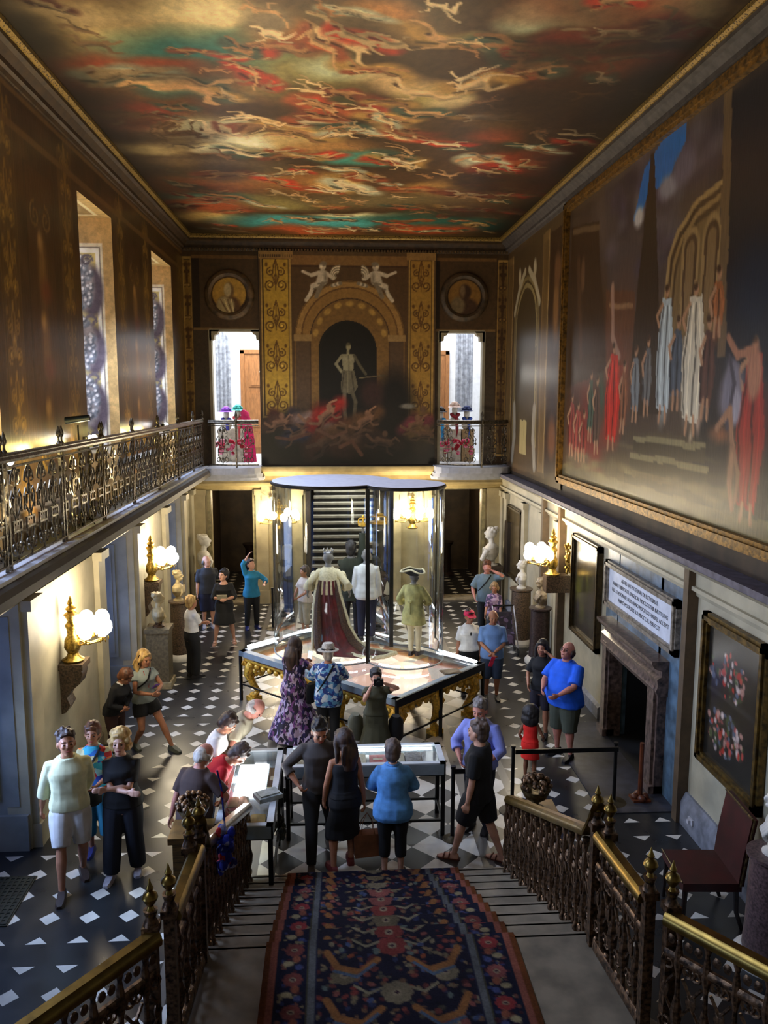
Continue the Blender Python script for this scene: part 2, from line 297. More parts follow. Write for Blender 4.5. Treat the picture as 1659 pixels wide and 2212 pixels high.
MUR = [(13.48,7.66,2.33,0.82,72,62,58),(14.27,8.4,1.53,0.46,80,68,62),(12.13,8.8,0.54,0.29,85,72,80),(12.0,8.45,0.31,0.29,25,85,150),(11.13,8.56,0.46,0.24,25,80,150),(12.24,8.25,0.28,0.24,170,165,160),(10.98,8.14,0.3,0.24,120,118,125),(10.22,8.39,0.65,0.33,70,58,78),(14.93,7.41,0.84,1.24,52,36,22),(13.82,6.66,0.6,0.92,60,42,26),(13.08,6.16,0.65,0.66,80,42,28),(12.76,6.99,0.62,0.5,92,60,40),(10.25,7.58,0.73,0.4,98,76,44),(10.33,7.16,0.61,0.46,105,84,50),(10.92,6.89,0.53,0.36,85,66,40),(9.72,7.27,0.18,0.81,60,44,28),(9.02,7.34,0.46,1.05,26,26,30),(8.79,5.94,0.5,0.3,22,30,42),(11.71,7.38,0.38,1.43,44,34,24),(14.64,4.93,0.83,0.83,118,42,32),(13.93,4.48,0.62,0.48,105,38,30),(15.11,5.26,0.59,0.42,60,36,24),(13.02,5.65,0.47,0.59,175,42,26),(13.12,5.06,0.45,0.44,150,38,24),(13.67,5.43,0.29,0.46,52,70,52),(12.59,5.57,0.31,0.5,105,60,40),(11.77,5.83,0.23,0.4,95,100,96),(11.43,5.88,0.21,0.45,72,72,66),(11.04,5.99,0.27,0.75,140,150,144),(11.08,5.5,0.17,0.41,135,145,138),(10.76,6.16,0.23,0.48,110,120,122),(10.27,5.84,0.28,0.64,158,150,126),(9.98,5.44,0.26,0.31,140,118,96),(10.2,6.69,0.11,0.17,150,140,110),(9.52,6.61,0.25,0.35,125,78,45),(9.6,6.3,0.24,0.27,110,66,40),(9.02,6.07,0.37,0.06,135,88,66),(8.54,5.88,0.19,0.2,130,80,58),(9.06,5.59,0.27,0.31,98,94,102),(9.2,5.44,0.22,0.23,120,112,118),(8.49,5.1,0.21,0.49,115,34,28),(8.62,4.54,0.24,0.3,80,44,28),(9.32,5.01,0.29,0.11,120,76,48),(9.0,4.66,0.13,0.42,116,82,58),(10.11,4.92,0.06,0.17,160,140,110),(9.92,5.13,0.07,0.17,150,124,100),(11.06,4.87,1.29,0.08,72,62,42),(11.2,4.7,1.58,0.04,100,90,60),(10.86,4.53,1.73,0.05,60,52,36),(10.69,4.39,1.77,0.04,96,88,60),(10.22,4.14,2.16,0.17,92,84,56),(9.19,3.99,1.15,0.14,104,92,58),(11.84,4.21,1.11,0.13,80,72,48),(12.87,4.4,0.65,0.22,70,56,38)]
# ------------------------------------------------------------------ painted ceiling
PCEIL = paint_mat('painted_ceiling', .38, (1, .8, 1), 1.9, .1, .4)
PWALL = paint_mat('painted_wall', .30, (3, 3, .35), 1.5, .2, .6)
PWALL2 = paint_mat('painted_end_wall', .42, (1, 1, 1), 1.55, .12, .4)
PREV = paint_mat('painted_reveal', .5, (1, 1, 1), 2.3, .1, .3)
def swirl_figure(cv, u, v, s, flesh, cloth, rr, ca=None, asp=.95):
    """loose generic figure: drapery, torso and limbs in a few brush strokes"""
    a = rr.uniform(-.45, .45) + (math.pi if rr.rand() < .5 else 0) if ca is None else ca
    ca_, sa = math.cos(a), math.sin(a)
    def T(x, y): return (u + (x * ca_ - y * sa) * s * .8, v + (x * sa + y * ca_) * s * asp)
    if cloth is not None:
        cv.stroke([T(-.9, -.2), T(-.3, .15), T(.35, 0), T(.9, .25)], .3 * s, cloth, .8, .9)
        cv.stroke([T(-.5, .1), T(-.2, .22), T(.3, .22)], .07 * s, [min(255, c * 1.35) for c in cloth], .6, .9)
        cv.stroke([T(-.7, -.35), T(0, -.15), T(.7, -.1)], .06 * s, [c * .45 for c in cloth], .7, .9)
    cv.stroke([T(-.25, 0), T(.3, .12)], .17 * s, flesh, .95, .5); cv.stroke([T(-.2, -.06), T(.2, .02)], .07 * s, [c * .7 for c in flesh], .6, .9)
    cv.blob(*T(.5, .22), .085 * s, .085 * s, flesh, .5)
    cv.blob(*T(.55, .27), .07 * s, .06 * s, (70, 45, 25), .6, .8)
    cv.blob(*T(-.35, .1), .1 * s, .09 * s, flesh, .4); cv.stroke([T(.3, .15), T(.5 + rr.uniform(-.1, .2), .5), T(.8, .55 + rr.uniform(-.2, .2))], .045 * s, flesh, .9)
    cv.stroke([T(.2, .05), T(.4, -.3), T(.7, -.35)], .045 * s, [c * .9 for c in flesh], .9)
    cv.stroke([T(-.15, 0), T(-.55, -.15 + rr.uniform(-.1, .2)), T(-.95, .05)], .07 * s, flesh, .9)
    cv.stroke([T(-.15, -.02), T(-.45, -.4), T(-.85, -.45)], .06 * s, [c * .8 for c in flesh], .9)
    cv.stroke([T(-.2, -.1), T(.3, .0)], .035 * s, [c * .55 for c in flesh], .7, .9)
def robed(cv, x, z0, z1, w_, c, flesh=(150, 112, 80), hair=(56, 40, 26), lean=0):
    H_ = z1 - z0; d = [q * .5 for q in c]; l_ = [min(255, q * 1.18) for q in c]
    cv.poly([(x - w_ * .3, z1 - .18), (x + w_ * .3, z1 - .16), (x + w_ * .62 + lean, z0 + .5 * H_), (x + w_ * .5 + lean, z0 + .18), (x - w_ * .35 + lean, z0 + .12), (x - w_ * .6 + lean * .5, z0 + .45 * H_)], c)
    for q in (-.28, -.05, .2, .4): cv.stroke([(x + q * w_ * .6, z1 - .28), (x + q * w_ * 1.3 + lean * .6, z0 + .5 * H_), (x + q * w_ + lean, z0 + .22)], .022, d if q in (-.05, .4) else l_, .85)
    for q in (-.15, .2): cv.stroke([(x + q * w_ + lean, z0 + .2), (x + q * w_ * 1.3 + lean, z0)], .035, flesh, .9)
    cv.blob(x, z1 - .08, .065, .085, flesh, .4); cv.blob(x + .02, z1 - .035, .06, .05, hair, .5, .9); cv.stroke([(x + w_ * .3, z1 - .25), (x + w_ * .7, z1 - .4), (x + w_ * .5, z1 - .55)], .035, flesh, .9)
cv = Cv(-4.2, 4.2, 5.0, 21.5, .028, (66, 46, 25))
n1 = vnoise(cv.nv, cv.nu, 60, 5, 3)[..., None]; cv.a = cv.a * (.5 + n1 * 1.1)
cv.warp(.45, 1.3, 4)
rr = np.random.RandomState(8)
for x, y, rx, ry, r_, g_, b_ in CEIL:
    cv.blob(x, y, rx * 1.0, ry * 1.0, (r_, g_, b_), .9, .92)
for k in range(26): cv.blob(rr.uniform(-4, 4), rr.uniform(5, 9), rr.uniform(.3, .9), rr.uniform(.3, .7), [(140, 118, 78), (120, 52, 26), (60, 42, 24), (90, 72, 48)][rr.randint(4)], .9, .8)
cv.warp(.05, .7, 21)
FL = [(196, 160, 108), (176, 132, 84), (150, 104, 62), (205, 176, 128)]; CLO = [(150, 48, 28), (128, 62, 34), (140, 104, 52), (104, 52, 32), (56, 66, 50), (150, 144, 112), None]
SPOTS = [(1.0, 9.7, .8), (1.9, 9.9, .95), (2.9, 9.6, .9), (3.2, 10.4, .5), (-.2, 9.9, .75), (-1.0, 10.2, .55), (.2, 10.7, .6), (.9, 11.2, .65), (1.6, 11.0, .6), (2.1, 10.6, .55), (-2.3, 11.4, .9), (-3.0, 11.0, .7), (-.5, 12.1, .55), (.5, 12.4, .6), (1.0, 12.0, .55), (1.9, 12.3, .5), (-1.3, 12.9, .7), (-2.0, 13.3, .8), (-2.7, 13.1, .6), (-.8, 13.3, .6), (.9, 13.3, .6), (.0, 13.0, .5), (1.4, 13.6, .5), (-3.2, 12.6, .6), (-1.7, 14.2, .6), (-.6, 14.4, .5), (.6, 14.6, .55), (2.2, 14.6, .6), (2.7, 15.3, .6), (1.6, 15.2, .45), (-2.3, 15.6, .55), (-1.4, 16.2, .6), (-.5, 16.6, .45), (.1, 16.4, .75), (1.3, 16.5, .65), (2.2, 16.8, .6), (3.0, 16.4, .5), (-2.5, 17.4, .6), (-1.8, 17.9, .5), (-3.0, 18.0, .5), (-2.6, 18.8, .5), (-.6, 20.4, .4), (.2, 20.2, .35), (1.4, 20.2, .5), (2.0, 20.3, .4)]
for (x, y, s) in SPOTS:
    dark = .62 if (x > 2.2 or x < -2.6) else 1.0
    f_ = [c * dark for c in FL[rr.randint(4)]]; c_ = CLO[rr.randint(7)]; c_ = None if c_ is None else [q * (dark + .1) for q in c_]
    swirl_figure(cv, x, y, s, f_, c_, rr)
for k in range(70):
    x, y = rr.uniform(-3.8, 3.8), rr.uniform(8.8, 20.5)
    swirl_figure(cv, x, y, rr.uniform(.26, .5), [c * .8 for c in FL[rr.randint(4)]], CLO[rr.randint(7)], rr)
for k in range(90):
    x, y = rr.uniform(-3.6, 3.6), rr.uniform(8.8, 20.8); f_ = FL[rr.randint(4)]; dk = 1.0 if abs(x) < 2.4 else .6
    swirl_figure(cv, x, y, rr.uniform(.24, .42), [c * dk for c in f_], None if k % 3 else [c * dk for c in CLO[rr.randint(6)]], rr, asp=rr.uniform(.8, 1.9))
cv.blob(-1.75, 13.55, .5, .22, (250, 236, 185), .9, .8)
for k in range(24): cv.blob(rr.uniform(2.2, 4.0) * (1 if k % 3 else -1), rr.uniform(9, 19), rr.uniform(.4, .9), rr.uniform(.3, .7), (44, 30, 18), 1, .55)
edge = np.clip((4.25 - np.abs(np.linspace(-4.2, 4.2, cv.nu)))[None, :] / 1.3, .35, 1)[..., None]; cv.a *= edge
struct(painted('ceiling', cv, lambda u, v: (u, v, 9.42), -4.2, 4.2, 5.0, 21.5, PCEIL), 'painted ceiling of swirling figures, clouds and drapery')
b = MB(); b.box((-4.6, -1, 9.46), (4.6, 21.9, 9.7)); b.box((-4.6, -1, 9.3), (4.6, 5.0, 9.46)); struct(b.build('ceiling', DSTONE))

# ------------------------------------------------------------------ marble floor
def floor_mat():
    m = bpy.data.materials.new('marble_floor'); m.use_nodes = True; nt = m.node_tree; B = nt.nodes['Principled BSDF']
    def M(op, a, b=None, c=None):
        n = nt.nodes.new('ShaderNodeMath'); n.operation = op
        for i, q in enumerate((a, b, c)):
            if q is None: continue
            if isinstance(q, (int, float)): n.inputs[i].default_value = q
            else: nt.links.new(q, n.inputs[i])
        return n.outputs[0]
    tc = nt.nodes.new('ShaderNodeTexCoord'); sp = nt.nodes.new('ShaderNodeSeparateXYZ'); nt.links.new(tc.outputs['Object'], sp.inputs[0]); x, y = sp.outputs[0], sp.outputs[1]
    ax = M('ABSOLUTE', x); yp = M('SUBTRACT', y, 8.79)
    par = M('FLOORED_MODULO', M('ADD', M('FLOOR', M('DIVIDE', M('ADD', x, yp), .52)), M('FLOOR', M('DIVIDE', M('SUBTRACT', x, yp), .52))), 2.0)
    big = M('LESS_THAN', par, .5)
    dx = M('ABSOLUTE', M('SUBTRACT', M('FLOORED_MODULO', M('ADD', ax, -2.60 + 4.1 + .205), .41), .205))
    yy = M('FLOORED_MODULO', M('SUBTRACT', y, 7.75), 1.97); inb = M('LESS_THAN', yy, 1.64)
    dy = M('ABSOLUTE', M('SUBTRACT', M('FLOORED_MODULO', M('ADD', yy, .205), .41), .205))
    small = M('MULTIPLY', M('LESS_THAN', M('ADD', dx, dy), .108), inb)
    band = M('MAXIMUM', M('LESS_THAN', M('ABSOLUTE', M('SUBTRACT', ax, 1.39)), .075), M('LESS_THAN', M('ABSOLUTE', M('SUBTRACT', ax, 2.03)), .06))
    outer = M('GREATER_THAN', ax, 2.09)
    nz = nt.nodes.new('ShaderNodeTexNoise'); nz.inputs['Scale'].default_value = 3.5; nz.inputs['Detail'].default_value = 6; nt.links.new(tc.outputs['Object'], nz.inputs[0])
    # joints of the octagons in the dark field
    jo = M('LESS_THAN', M('ABSOLUTE', M('SUBTRACT', M('FLOORED_MODULO', M('ADD', ax, 1.5), .41), .0)), .004)
    def mixc(f, a, b_):
        n = nt.nodes.new('ShaderNodeMix'); n.data_type = 'RGBA'
        nt.links.new(f, n.inputs[0])
        for i, q in ((6, a), (7, b_)):
            if isinstance(q, tuple): n.inputs[i].default_value = (*lin(q), 1)
            else: nt.links.new(q, n.inputs[i])
        return n.outputs[2]
    darkc = mixc(nz.outputs['Fac'], (.10, .095, .09), (.20, .18, .16)); whitec = mixc(nz.outputs['Fac'], (.62, .60, .55), (.92, .90, .85)); greyc = mixc(nz.outputs['Fac'], (.32, .30, .27), (.42, .40, .37))
    ctr = mixc(big, darkc, whitec); ctr = mixc(band, ctr, greyc)
    dk2 = mixc(nz.outputs['Fac'], (.085, .09, .10), (.17, .17, .17)); out = mixc(small, dk2, whitec)
    fin = mixc(outer, ctr, out); nt.links.new(fin, B.inputs['Base Color'])
    rn = M('MULTIPLY_ADD', nz.outputs['Fac'], .22, .20); nt.links.new(rn, B.inputs['Roughness']); B.inputs['Specular IOR Level'].default_value = .55
    return m
b = MB(); b.add([(-5.3, -2, 0), (5, -2, 0), (5, 26, 0), (-5.3, 26, 0)], [(0, 1, 2, 3)])
struct(b.build('floor', floor_mat(), smooth=0), 'black and white marble floor')

# ------------------------------------------------------------------ mouldings
def run(name, prof, a, b_, axis, side, m, label=None, extra=()):
    """prof: (outwards, z) polygon swept from a to b_ along 'y' (walls at x=side) or 'x' (wall at y=side[0])"""
    mb = MB(); poly = prof
    if axis == 'y':
        s = -1 if side > 0 else 1
        mb.loft([[(side + s * p[0], t, p[1]) for p in poly] for t in (a, b_)])
    else: mb.loft([[(t, side - p[0], p[1]) for p in poly] for t in (a, b_)])
    return struct(mb.build(name, m, smooth=30), label)
CORN = [(0, 9.05), (.03, 9.05), (.05, 9.10), (.09, 9.12), (.09, 9.18), (.16, 9.26), (.22, 9.28), (.22, 9.33), (.0, 9.33)]
COVE = mat('cove_grey', (.34, .31, .29), .6)
OCHRE = mat('ochre_moulding', (.40, .30, .15), .5, noise=.2, scale=20)
for sd in (-4.12, 4.12):
    run('trim_1', CORN, 1, 21.45, 'y', sd, COVE if sd > 0 else mat('brown_moulding', (.30, .22, .13), .5, noise=.15), 'cornice under the painted ceiling')
    run('trim_2', [(0, 9.33), (.24, 9.33), (.28, 9.36), (.28, 9.415), (0, 9.415)], 1, 21.45, 'y', sd, mat('gilt_egg_border', (.62, .50, .24), .45, .4, color2=(.22, .16, .08), scale=30, kind='voronoi', ramp=(.2, .5)))
run('trim_1', CORN, -4.12, 4.12, 'x', 21.45, mat('brown_moulding', (.3, .22, .13)))
run('trim_2', [(0, 9.33), (.24, 9.33), (.28, 9.36), (.28, 9.415), (0, 9.415)], -4.12, 4.12, 'x', 21.45, mat('gilt_egg_border', (.6, .5, .2)))
b = MB()
for i in range(110):
    x = -4.05 + i * .0742
    b.box((x, 21.28, 9.045), (x + .042, 21.36, 9.095))
struct(b.build('trim_3', OCHRE), 'row of dentils on the end wall cornice')

# ------------------------------------------------------------------ painters for the walls
def arab(cv, u0, u1, v0, v1, bg, fg, hl, period=.8, border=(150, 118, 60)):
    c = (u0 + u1) / 2; h = (u1 - u0) / 2; cv.rect(u0, u1, v0, v1, border); cv.rect(u0 + h * .13, u1 - h * .13, v0 + .05, v1 - .05, [q * .55 for q in fg]); cv.rect(u0 + h * .2, u1 - h * .2, v0 + .07, v1 - .07, bg)
    v = v0 + .2; k = 0
    while v < v1 - .35:
        for sx in (-1, 1):
            r_ = h * .36
            cv.stroke(spiral(c + sx * h * .38, v + .12, r_, r_ * .15, -math.pi / 2, 1.5, 16, sx), .018, fg, .95)
            cv.stroke(spiral(c + sx * h * .34, v + .44, r_ * .8, r_ * .1, math.pi / 2, -1.4, 14, sx), .016, fg, .95)
            cv.stroke([(c, v + .1), (c + sx * h * .22, v + .34), (c + sx * h * .12, v + .6), (c, v + .74)], .015, fg, .95)
            cv.blob(c + sx * h * .38, v + .12, .03, .03, hl, .6); cv.blob(c + sx * h * .6, v + .62, .035, .05, fg, .6)
        cv.blob(c, v + .3, h * .12, .09, fg, .5); cv.blob(c, v + .3, h * .06, .05, hl, .5); cv.stroke([(c, v), (c, v + .75)], .012, fg)
        v += period; k += 1
# upper left wall between the windows
cvl = Cv(1.0, 21.5, 3.6, 9.42, .03, (58, 40, 21))
n1 = vnoise(cvl.nv, cvl.nu, 16, 4, 5)[..., None]; cvl.a = cvl.a * (.65 + .75 * n1)
for (a, c) in ((4.5, 7.6), (9.5, 12.8), (14.7, 17.8)):
    for q in (a + .25, c - .85): arab(cvl, q, q + .6, 4.0, 8.8, (70, 50, 24), (112, 84, 36), (140, 108, 50), border=(80, 58, 30))
    m_ = (a + c) / 2; cvl.rect(m_ - .52, m_ + .52, 4.1, 8.3, (48, 33, 18)); cvl.rect(m_ - .48, m_ + .48, 4.15, 8.25, (60, 40, 21))
    for z in (5.0, 6.1, 7.1): cvl.blob(m_, z, .16, .45, (104, 74, 38), .8, .8); cvl.blob(m_ - .05, z + .3, .1, .12, (140, 105, 60), .8, .8); cvl.blob(m_ + .1, z - .3, .2, .15, (90, 44, 24), .8, .7)
    for sx in (-1, 1): cvl.stroke(spiral(m_ + sx * .22, 4.7, .2, .03, -1.57, 1.5, 14, sx), .02, (140, 110, 45)); cvl.stroke(spiral(m_ + sx * .2, 7.7, .18, .03, 1.57, -1.4, 14, sx), .018, (100, 74, 36))
arab(cvl, 20.6, 21.4, 4.0, 8.9, (66, 48, 24), (104, 78, 34), (130, 100, 48), border=(84, 62, 32))
cvl.rect(1, 21.5, 8.55, 8.62, (92, 66, 34)); cvl.rect(1, 21.5, 8.95, 9.0, (104, 76, 40))
fnl = lambda u, v: (-4.12, u, v)
WIN = [(2.5, 4.5), (7.6, 9.5), (12.8, 14.7), (17.8, 19.9)]; ZT = 8.43
ed = [1.0] + [q for w_ in WIN for q in w_] + [21.45]
for i in range(0, len(ed), 2): struct(painted('wall_left', cvl, fnl, ed[i], ed[i + 1], 3.6, ZT, PWALL), 'brown and gold painted pier of the upper left wall')
struct(painted('wall_left', cvl, fnl, 1.0, 21.45, ZT, 9.42, PWALL))
# reveals of the upper windows: painted festoons
cvr = Cv(-5.12, -4.12, 3.6, 8.43, .02, (150, 118, 70))
n1 = vnoise(cvr.nv, cvr.nu, 18, 3, 7)[..., None]; cvr.a *= (.85 + .3 * n1)
cvr.rect(-5.12, -4.30, 4.45, 8.02, (176, 160, 128)); cvr.rect(-5.12, -4.33, 4.5, 7.97, (90, 78, 66)); cvr.rect(-5.12, -4.35, 4.53, 7.94, (200, 190, 168)); cvr.rect(-5.12, -4.41, 4.6, 7.87, (160, 142, 84))
rr = np.random.RandomState(3)
for z in (7.35, 6.35, 5.35):
    cvr.blob(-4.50, z - .12, .20, .44, (74, 62, 64), .3, .95); cvr.blob(-4.68, z, .23, .46, (124, 112, 104), .3)
    for k in range(70):
        a, q = rr.uniform(0, 6.28), math.sqrt(rr.rand()); u_, v_ = -4.68 + .22 * q * math.cos(a), z + .44 * q * math.sin(a)
        cvr.blob(u_, v_, .045, .05, (rr.randint(60, 110),) * 3, .7, .8); cvr.blob(u_ - .015, v_ + .018, .025, .028, (196, 186, 176), .7, .9)
    cvr.stroke(spiral(-4.54, z - .62, .1, .06, 0, 1, 12), .022, (84, 74, 74)); cvr.stroke([(-4.76, z - .4), (-4.66, z - .6), (-4.8, z - .75)], .03, (104, 94, 94))
cvr.stroke(spiral(-4.56, 7.74, .1, .03, 0, 1.3, 12), .02, (84, 74, 74))
cvs = Cv(-5.12, -4.12, 0, 2.2, .03, (150, 122, 72)); cvs.rect(-5.0, -4.3, .3, 1.7, (190, 170, 120)); cvs.rect(-4.95, -4.35, .36, 1.64, (130, 104, 60)); cvs.blob(-4.65, 1.0, .2, .4, (180, 158, 110), .6)
for i, (a, c) in enumerate(WIN):
    struct(painted('wall_left', cvr, lambda u, v, c=c: (u, c, v), -5.12, -4.12, 3.6, ZT, PREV), 'far reveal of an upper window painted with a grey festoon')
    struct(painted('wall_left', cvr, lambda u, v, a=a: (u, a, v), -5.12, -4.12, 3.6, ZT, PREV))
    struct(painted('wall_left', cvs, lambda u, v, a=a: (u, a + v, ZT), -5.12, -4.12, 0, c - a, PREV))
    b = MB()
    for y in (a, (a + c) / 2 - .03, c - .06): b.box((-5.16, y, 3.7), (-5.10, y + .06, ZT))
    for k in range(6): z = 3.7 + k * (ZT - 3.76) / 5; b.box((-5.15, a, z), (-5.11, c, z + .05))
    wo = struct(b.build('window_%d' % (i + 1), WHITEP), 'tall upper window of the left wall')
    b = MB(); b.box((-5.14, a, 3.7), (-5.13, c, ZT)); b.build('pane', mat('bright_overcast', (.80, .86, 1.0), emit=1.0), wo)
# ------------------------------------------------------------------ upper end wall (painted architecture)
cvb = Cv(-4.15, 4.15, 3.6, 9.2, .02, (62, 44, 24))
n1 = vnoise(cvb.nv, cvb.nu, 30, 4, 15)[..., None]; cvb.a *= (.75 + .5 * n1)
for (a, c) in ((-3.87, -2.18), (2.2, 3.81)):
    cvb.rect(a, c, 7.14, 8.86, (66, 48, 28)); cvb.rect(a, a + .16, 7.14, 8.9, (36, 24, 13)); cvb.rect(a, c, 7.10, 7.16, (110, 86, 50))
    cvb.rect(a, c, 3.6, 7.10, (60, 48, 34)); cvb.rect(a, c, 8.88, 8.95, (100, 72, 38))
BGG = (158, 124, 44); FGG = (84, 56, 20)
arab(cvb, -4.12, -3.90, 3.9, 8.9, (120, 92, 40), (70, 46, 20), (150, 118, 60)); arab(cvb, 3.86, 4.12, 3.9, 8.9, (90, 68, 34), (56, 36, 17), (120, 92, 48))
fnb = lambda u, v: (u, 21.45, v)
LD, RD = (-3.5, -2.2), (2.36, 3.55); DT = 7.12
for (a, c, z0, z1) in ((-4.12, LD[0], 3.6, 9.2), (LD[1], RD[0], 3.6, 9.2), (RD[1], 4.12, 3.6, 9.2), (LD[0], LD[1], DT, 9.2), (RD[0], RD[1], DT, 9.2)):
    struct(painted('wall_back', cvb, fnb, a, c, z0, z1, PWALL2), 'painted upper end wall')
# central breast: arch and niche painting
cvc = Cv(-2.22, 2.25, 3.72, 9.05, .018, (74, 54, 30))
n1 = vnoise(cvc.nv, cvc.nu, 26, 4, 25)[..., None]; cvc.a *= (.8 + .4 * n1)
cvc.rect(-1.40, 1.52, 3.7, 8.9, (70, 50, 28)); cvc.rect(-1.40, 1.52, 8.72, 8.95, (112, 82, 44)); cvc.rect(-1.40, 1.52, 8.66, 8.71, (60, 40, 22))
def arch(cx, z0, r, c, base=5.0):
    cvc.rect(cx - r, cx + r, base, z0, c)
    sl = cvc.win(cx - r, cx + r, z0, z0 + r, .1); U, V = cvc.U[sl] - cx, cvc.V[sl] - z0; cvc.mix(sl, ((np.hypot(U, V) < r) & (V >= 0)) * 1.0, c)
arch(.06, 6.95, 1.40, (96, 70, 36)); arch(.06, 6.95, 1.36, (138, 104, 56)); arch(.06, 6.95, 1.24, (92, 64, 32)); arch(.06, 6.95, 1.20, (122, 90, 46)); arch(.06, 6.9, 1.02, (62, 42, 24)); arch(.06, 6.9, .99, (104, 76, 38))
for k in range(9):
    a = math.pi * (k + .5) / 9; cvc.blob(.06 + .88 * math.cos(a), 6.9 + .88 * math.sin(a), .07, .1, (150, 116, 56), .5, .9, a)
for sx in (-1, 1): cvc.rect(.06 + sx * 1.2 - .22, .06 + sx * 1.2 + .22, 6.85, 7.0, (132, 104, 62)); cvc.rect(.06 + sx * 1.2 - .17, .06 + sx * 1.2 + .17, 4.5, 6.85, (72, 54, 36))
arch(0, 6.62, .74, (18, 14, 10), 4.6); arch(0.03, 6.62, .70, (11, 9, 7), 4.6)
# pale figure in the niche
P_ = (118, 110, 82); D_ = (70, 64, 46)
cvc.poly([(-.16, 6.52), (.18, 6.52), (.15, 6.2), (.13, 6.08), (-.12, 6.08), (-.13, 6.25)], P_); cvc.blob(.02, 6.70, .062, .085, P_, .3); cvc.blob(.02, 6.77, .06, .04, D_, .4); cvc.stroke([(.01, 6.6), (.01, 6.5)], .035, P_)
cvc.stroke([(-.15, 6.48), (-.30, 6.27), (-.16, 6.08)], .038, P_); cvc.stroke([(.17, 6.48), (.30, 6.25), (.46, 6.02)], .036, D_); cvc.blob(-.06, 6.4, .07, .06, (134, 126, 98), .8, .7); cvc.blob(.09, 6.4, .06, .05, (130, 120, 94), .8, .6); cvc.stroke([(.02, 6.5), (.03, 6.12)], .008, D_)
cvc.poly([(-.15, 6.12), (.17, 6.1), (.26, 5.7), (.14, 5.5), (-.18, 5.55)], (84, 76, 56)); 
for q in (-.1, 0, .1): cvc.stroke([(q, 6.08), (q * 1.6, 5.56)], .014, (54, 48, 36) if q else (108, 98, 72))
cvc.stroke([(-.08, 5.6), (-.10, 5.25), (-.07, 4.9)], .05, (92, 84, 64)); cvc.stroke([(.1, 5.6), (.20, 5.3), (.16, 4.95)], .048, (78, 70, 52)); cvc.stroke([(.3, 5.92), (.95, 5.99)], .016, (96, 86, 60))
arab(cvc, -2.18, -1.42, 4.9, 8.92, BGG, FGG, (196, 160, 70), 1.0); arab(cvc, 1.55, 2.2, 4.9, 8.92, (140, 106, 44), (82, 54, 22), (170, 134, 62), 1.0)
for a, c in ((-2.25, -1.36), (1.5, 2.25)): cvc.rect(a, c, 8.86, 9.05, (128, 98, 54))
for k in range(16): cvc.rect(-2.2 + k * .053, -2.2 + k * .053 + .026, 8.9, 8.97, (60, 42, 24))
# two grey cherubs with plumes above the arch
for sx, cx in ((-1, -.62), (1, .72)):
    W_ = (176, 162, 138); S_ = (110, 98, 80)
    for k in range(7): cvc.stroke(spiral(cx - sx * .36, 8.46, .26 - .032 * k, .10 - .01 * k, 1.5 if sx > 0 else 1.3, -.42 * sx, 8, 1), .02, (196, 182, 152) if k % 2 else (112, 98, 78))
    for k in range(5): cvc.blob(cx - sx * (.24 + .05 * k), 8.22 + .015 * k, .05, .045, W_ if k % 2 else S_, .4)
    cvc.blob(cx, 8.44, .13, .17, W_, .3); cvc.blob(cx + sx * .02, 8.34, .14, .12, W_, .3); cvc.blob(cx, 8.69, .085, .095, W_, .25); cvc.blob(cx - sx * .02, 8.75, .09, .06, S_, .4); cvc.blob(cx + sx * .03, 8.68, .03, .04, (206, 192, 164), .8)
    cvc.stroke([(cx + sx * .1, 8.53), (cx + sx * .28, 8.47)], .05, W_); cvc.stroke([(cx + sx * .28, 8.47), (cx + sx * .5, 8.56)], .035, W_); cvc.stroke([(cx - sx * .1, 8.52), (cx - sx * .26, 8.40)], .045, W_)
    cvc.stroke([(cx + sx * .04, 8.28), (cx + sx * .24, 8.2)], .075, W_); cvc.stroke([(cx + sx * .24, 8.2), (cx + sx * .32, 8.0), (cx + sx * .42, 7.86)], .048, W_); cvc.stroke([(cx, 8.26), (cx + sx * .10, 8.1), (cx + sx * .16, 7.95)], .055, S_)
    cvc.blob(cx - sx * .07, 8.42, .05, .14, S_, .8, .6); cvc.stroke([(cx - sx * .1, 8.3), (cx + sx * .12, 8.26)], .02, S_, .7); cvc.stroke([(cx + sx * .05, 8.2), (cx + sx * .24, 8.13)], .018, S_, .8)
# lower crowd, dark with red and ochre
cvc.rect(-2.22, 2.25, 3.72, 4.5, (26, 18, 12)); 
for x, z, rx, rz, c in ((-1.6, 4.7, .5, .35, (22, 16, 12)), (-1.1, 4.5, .5, .5, (34, 26, 18)), (-.6, 4.95, .35, .35, (92, 24, 16)), (-.35, 4.7, .3, .3, (76, 20, 14)), (-.95, 4.65, .16, .3, (128, 92, 72)), (-.98, 4.98, .08, .1, (120, 84, 60)), (-.55, 4.25, .7, .18, (104, 56, 34)), (.05, 4.4, .35, .5, (98, 64, 30)), (.35, 4.7, .3, .35, (84, 52, 26)), (-.1, 4.05, .5, .2, (110, 64, 40)), (.5, 4.3, .45, .55, (58, 36, 20)), (1.2, 5.3, .5, .8, (15, 12, 11)), (1.15, 4.6, .35, .6, (24, 18, 14)), (1.72, 4.75, .16, .3, (92, 44, 40)), (1.98, 4.6, .2, .45, (104, 76, 42)), (1.95, 5.12, .09, .1, (104, 74, 50)), (1.9, 4.2, .25, .3, (84, 66, 38)), (-1.45, 5.1, .09, .1, (96, 66, 46)), (-1.4, 4.9, .2, .25, (36, 36, 44)), (-1.9, 4.95, .16, .2, (70, 32, 20)), (.62, 5.5, .3, .4, (44, 26, 22)), (-.3, 5.05, .1, .11, (110, 70, 48)), (-1.75, 4.3, .4, .4, (40, 36, 20)), (1.55, 5.2, .2, .07, (120, 114, 100))): cvc.blob(x, z, rx, rz, c, .7, .92)
rq = np.random.RandomState(23)
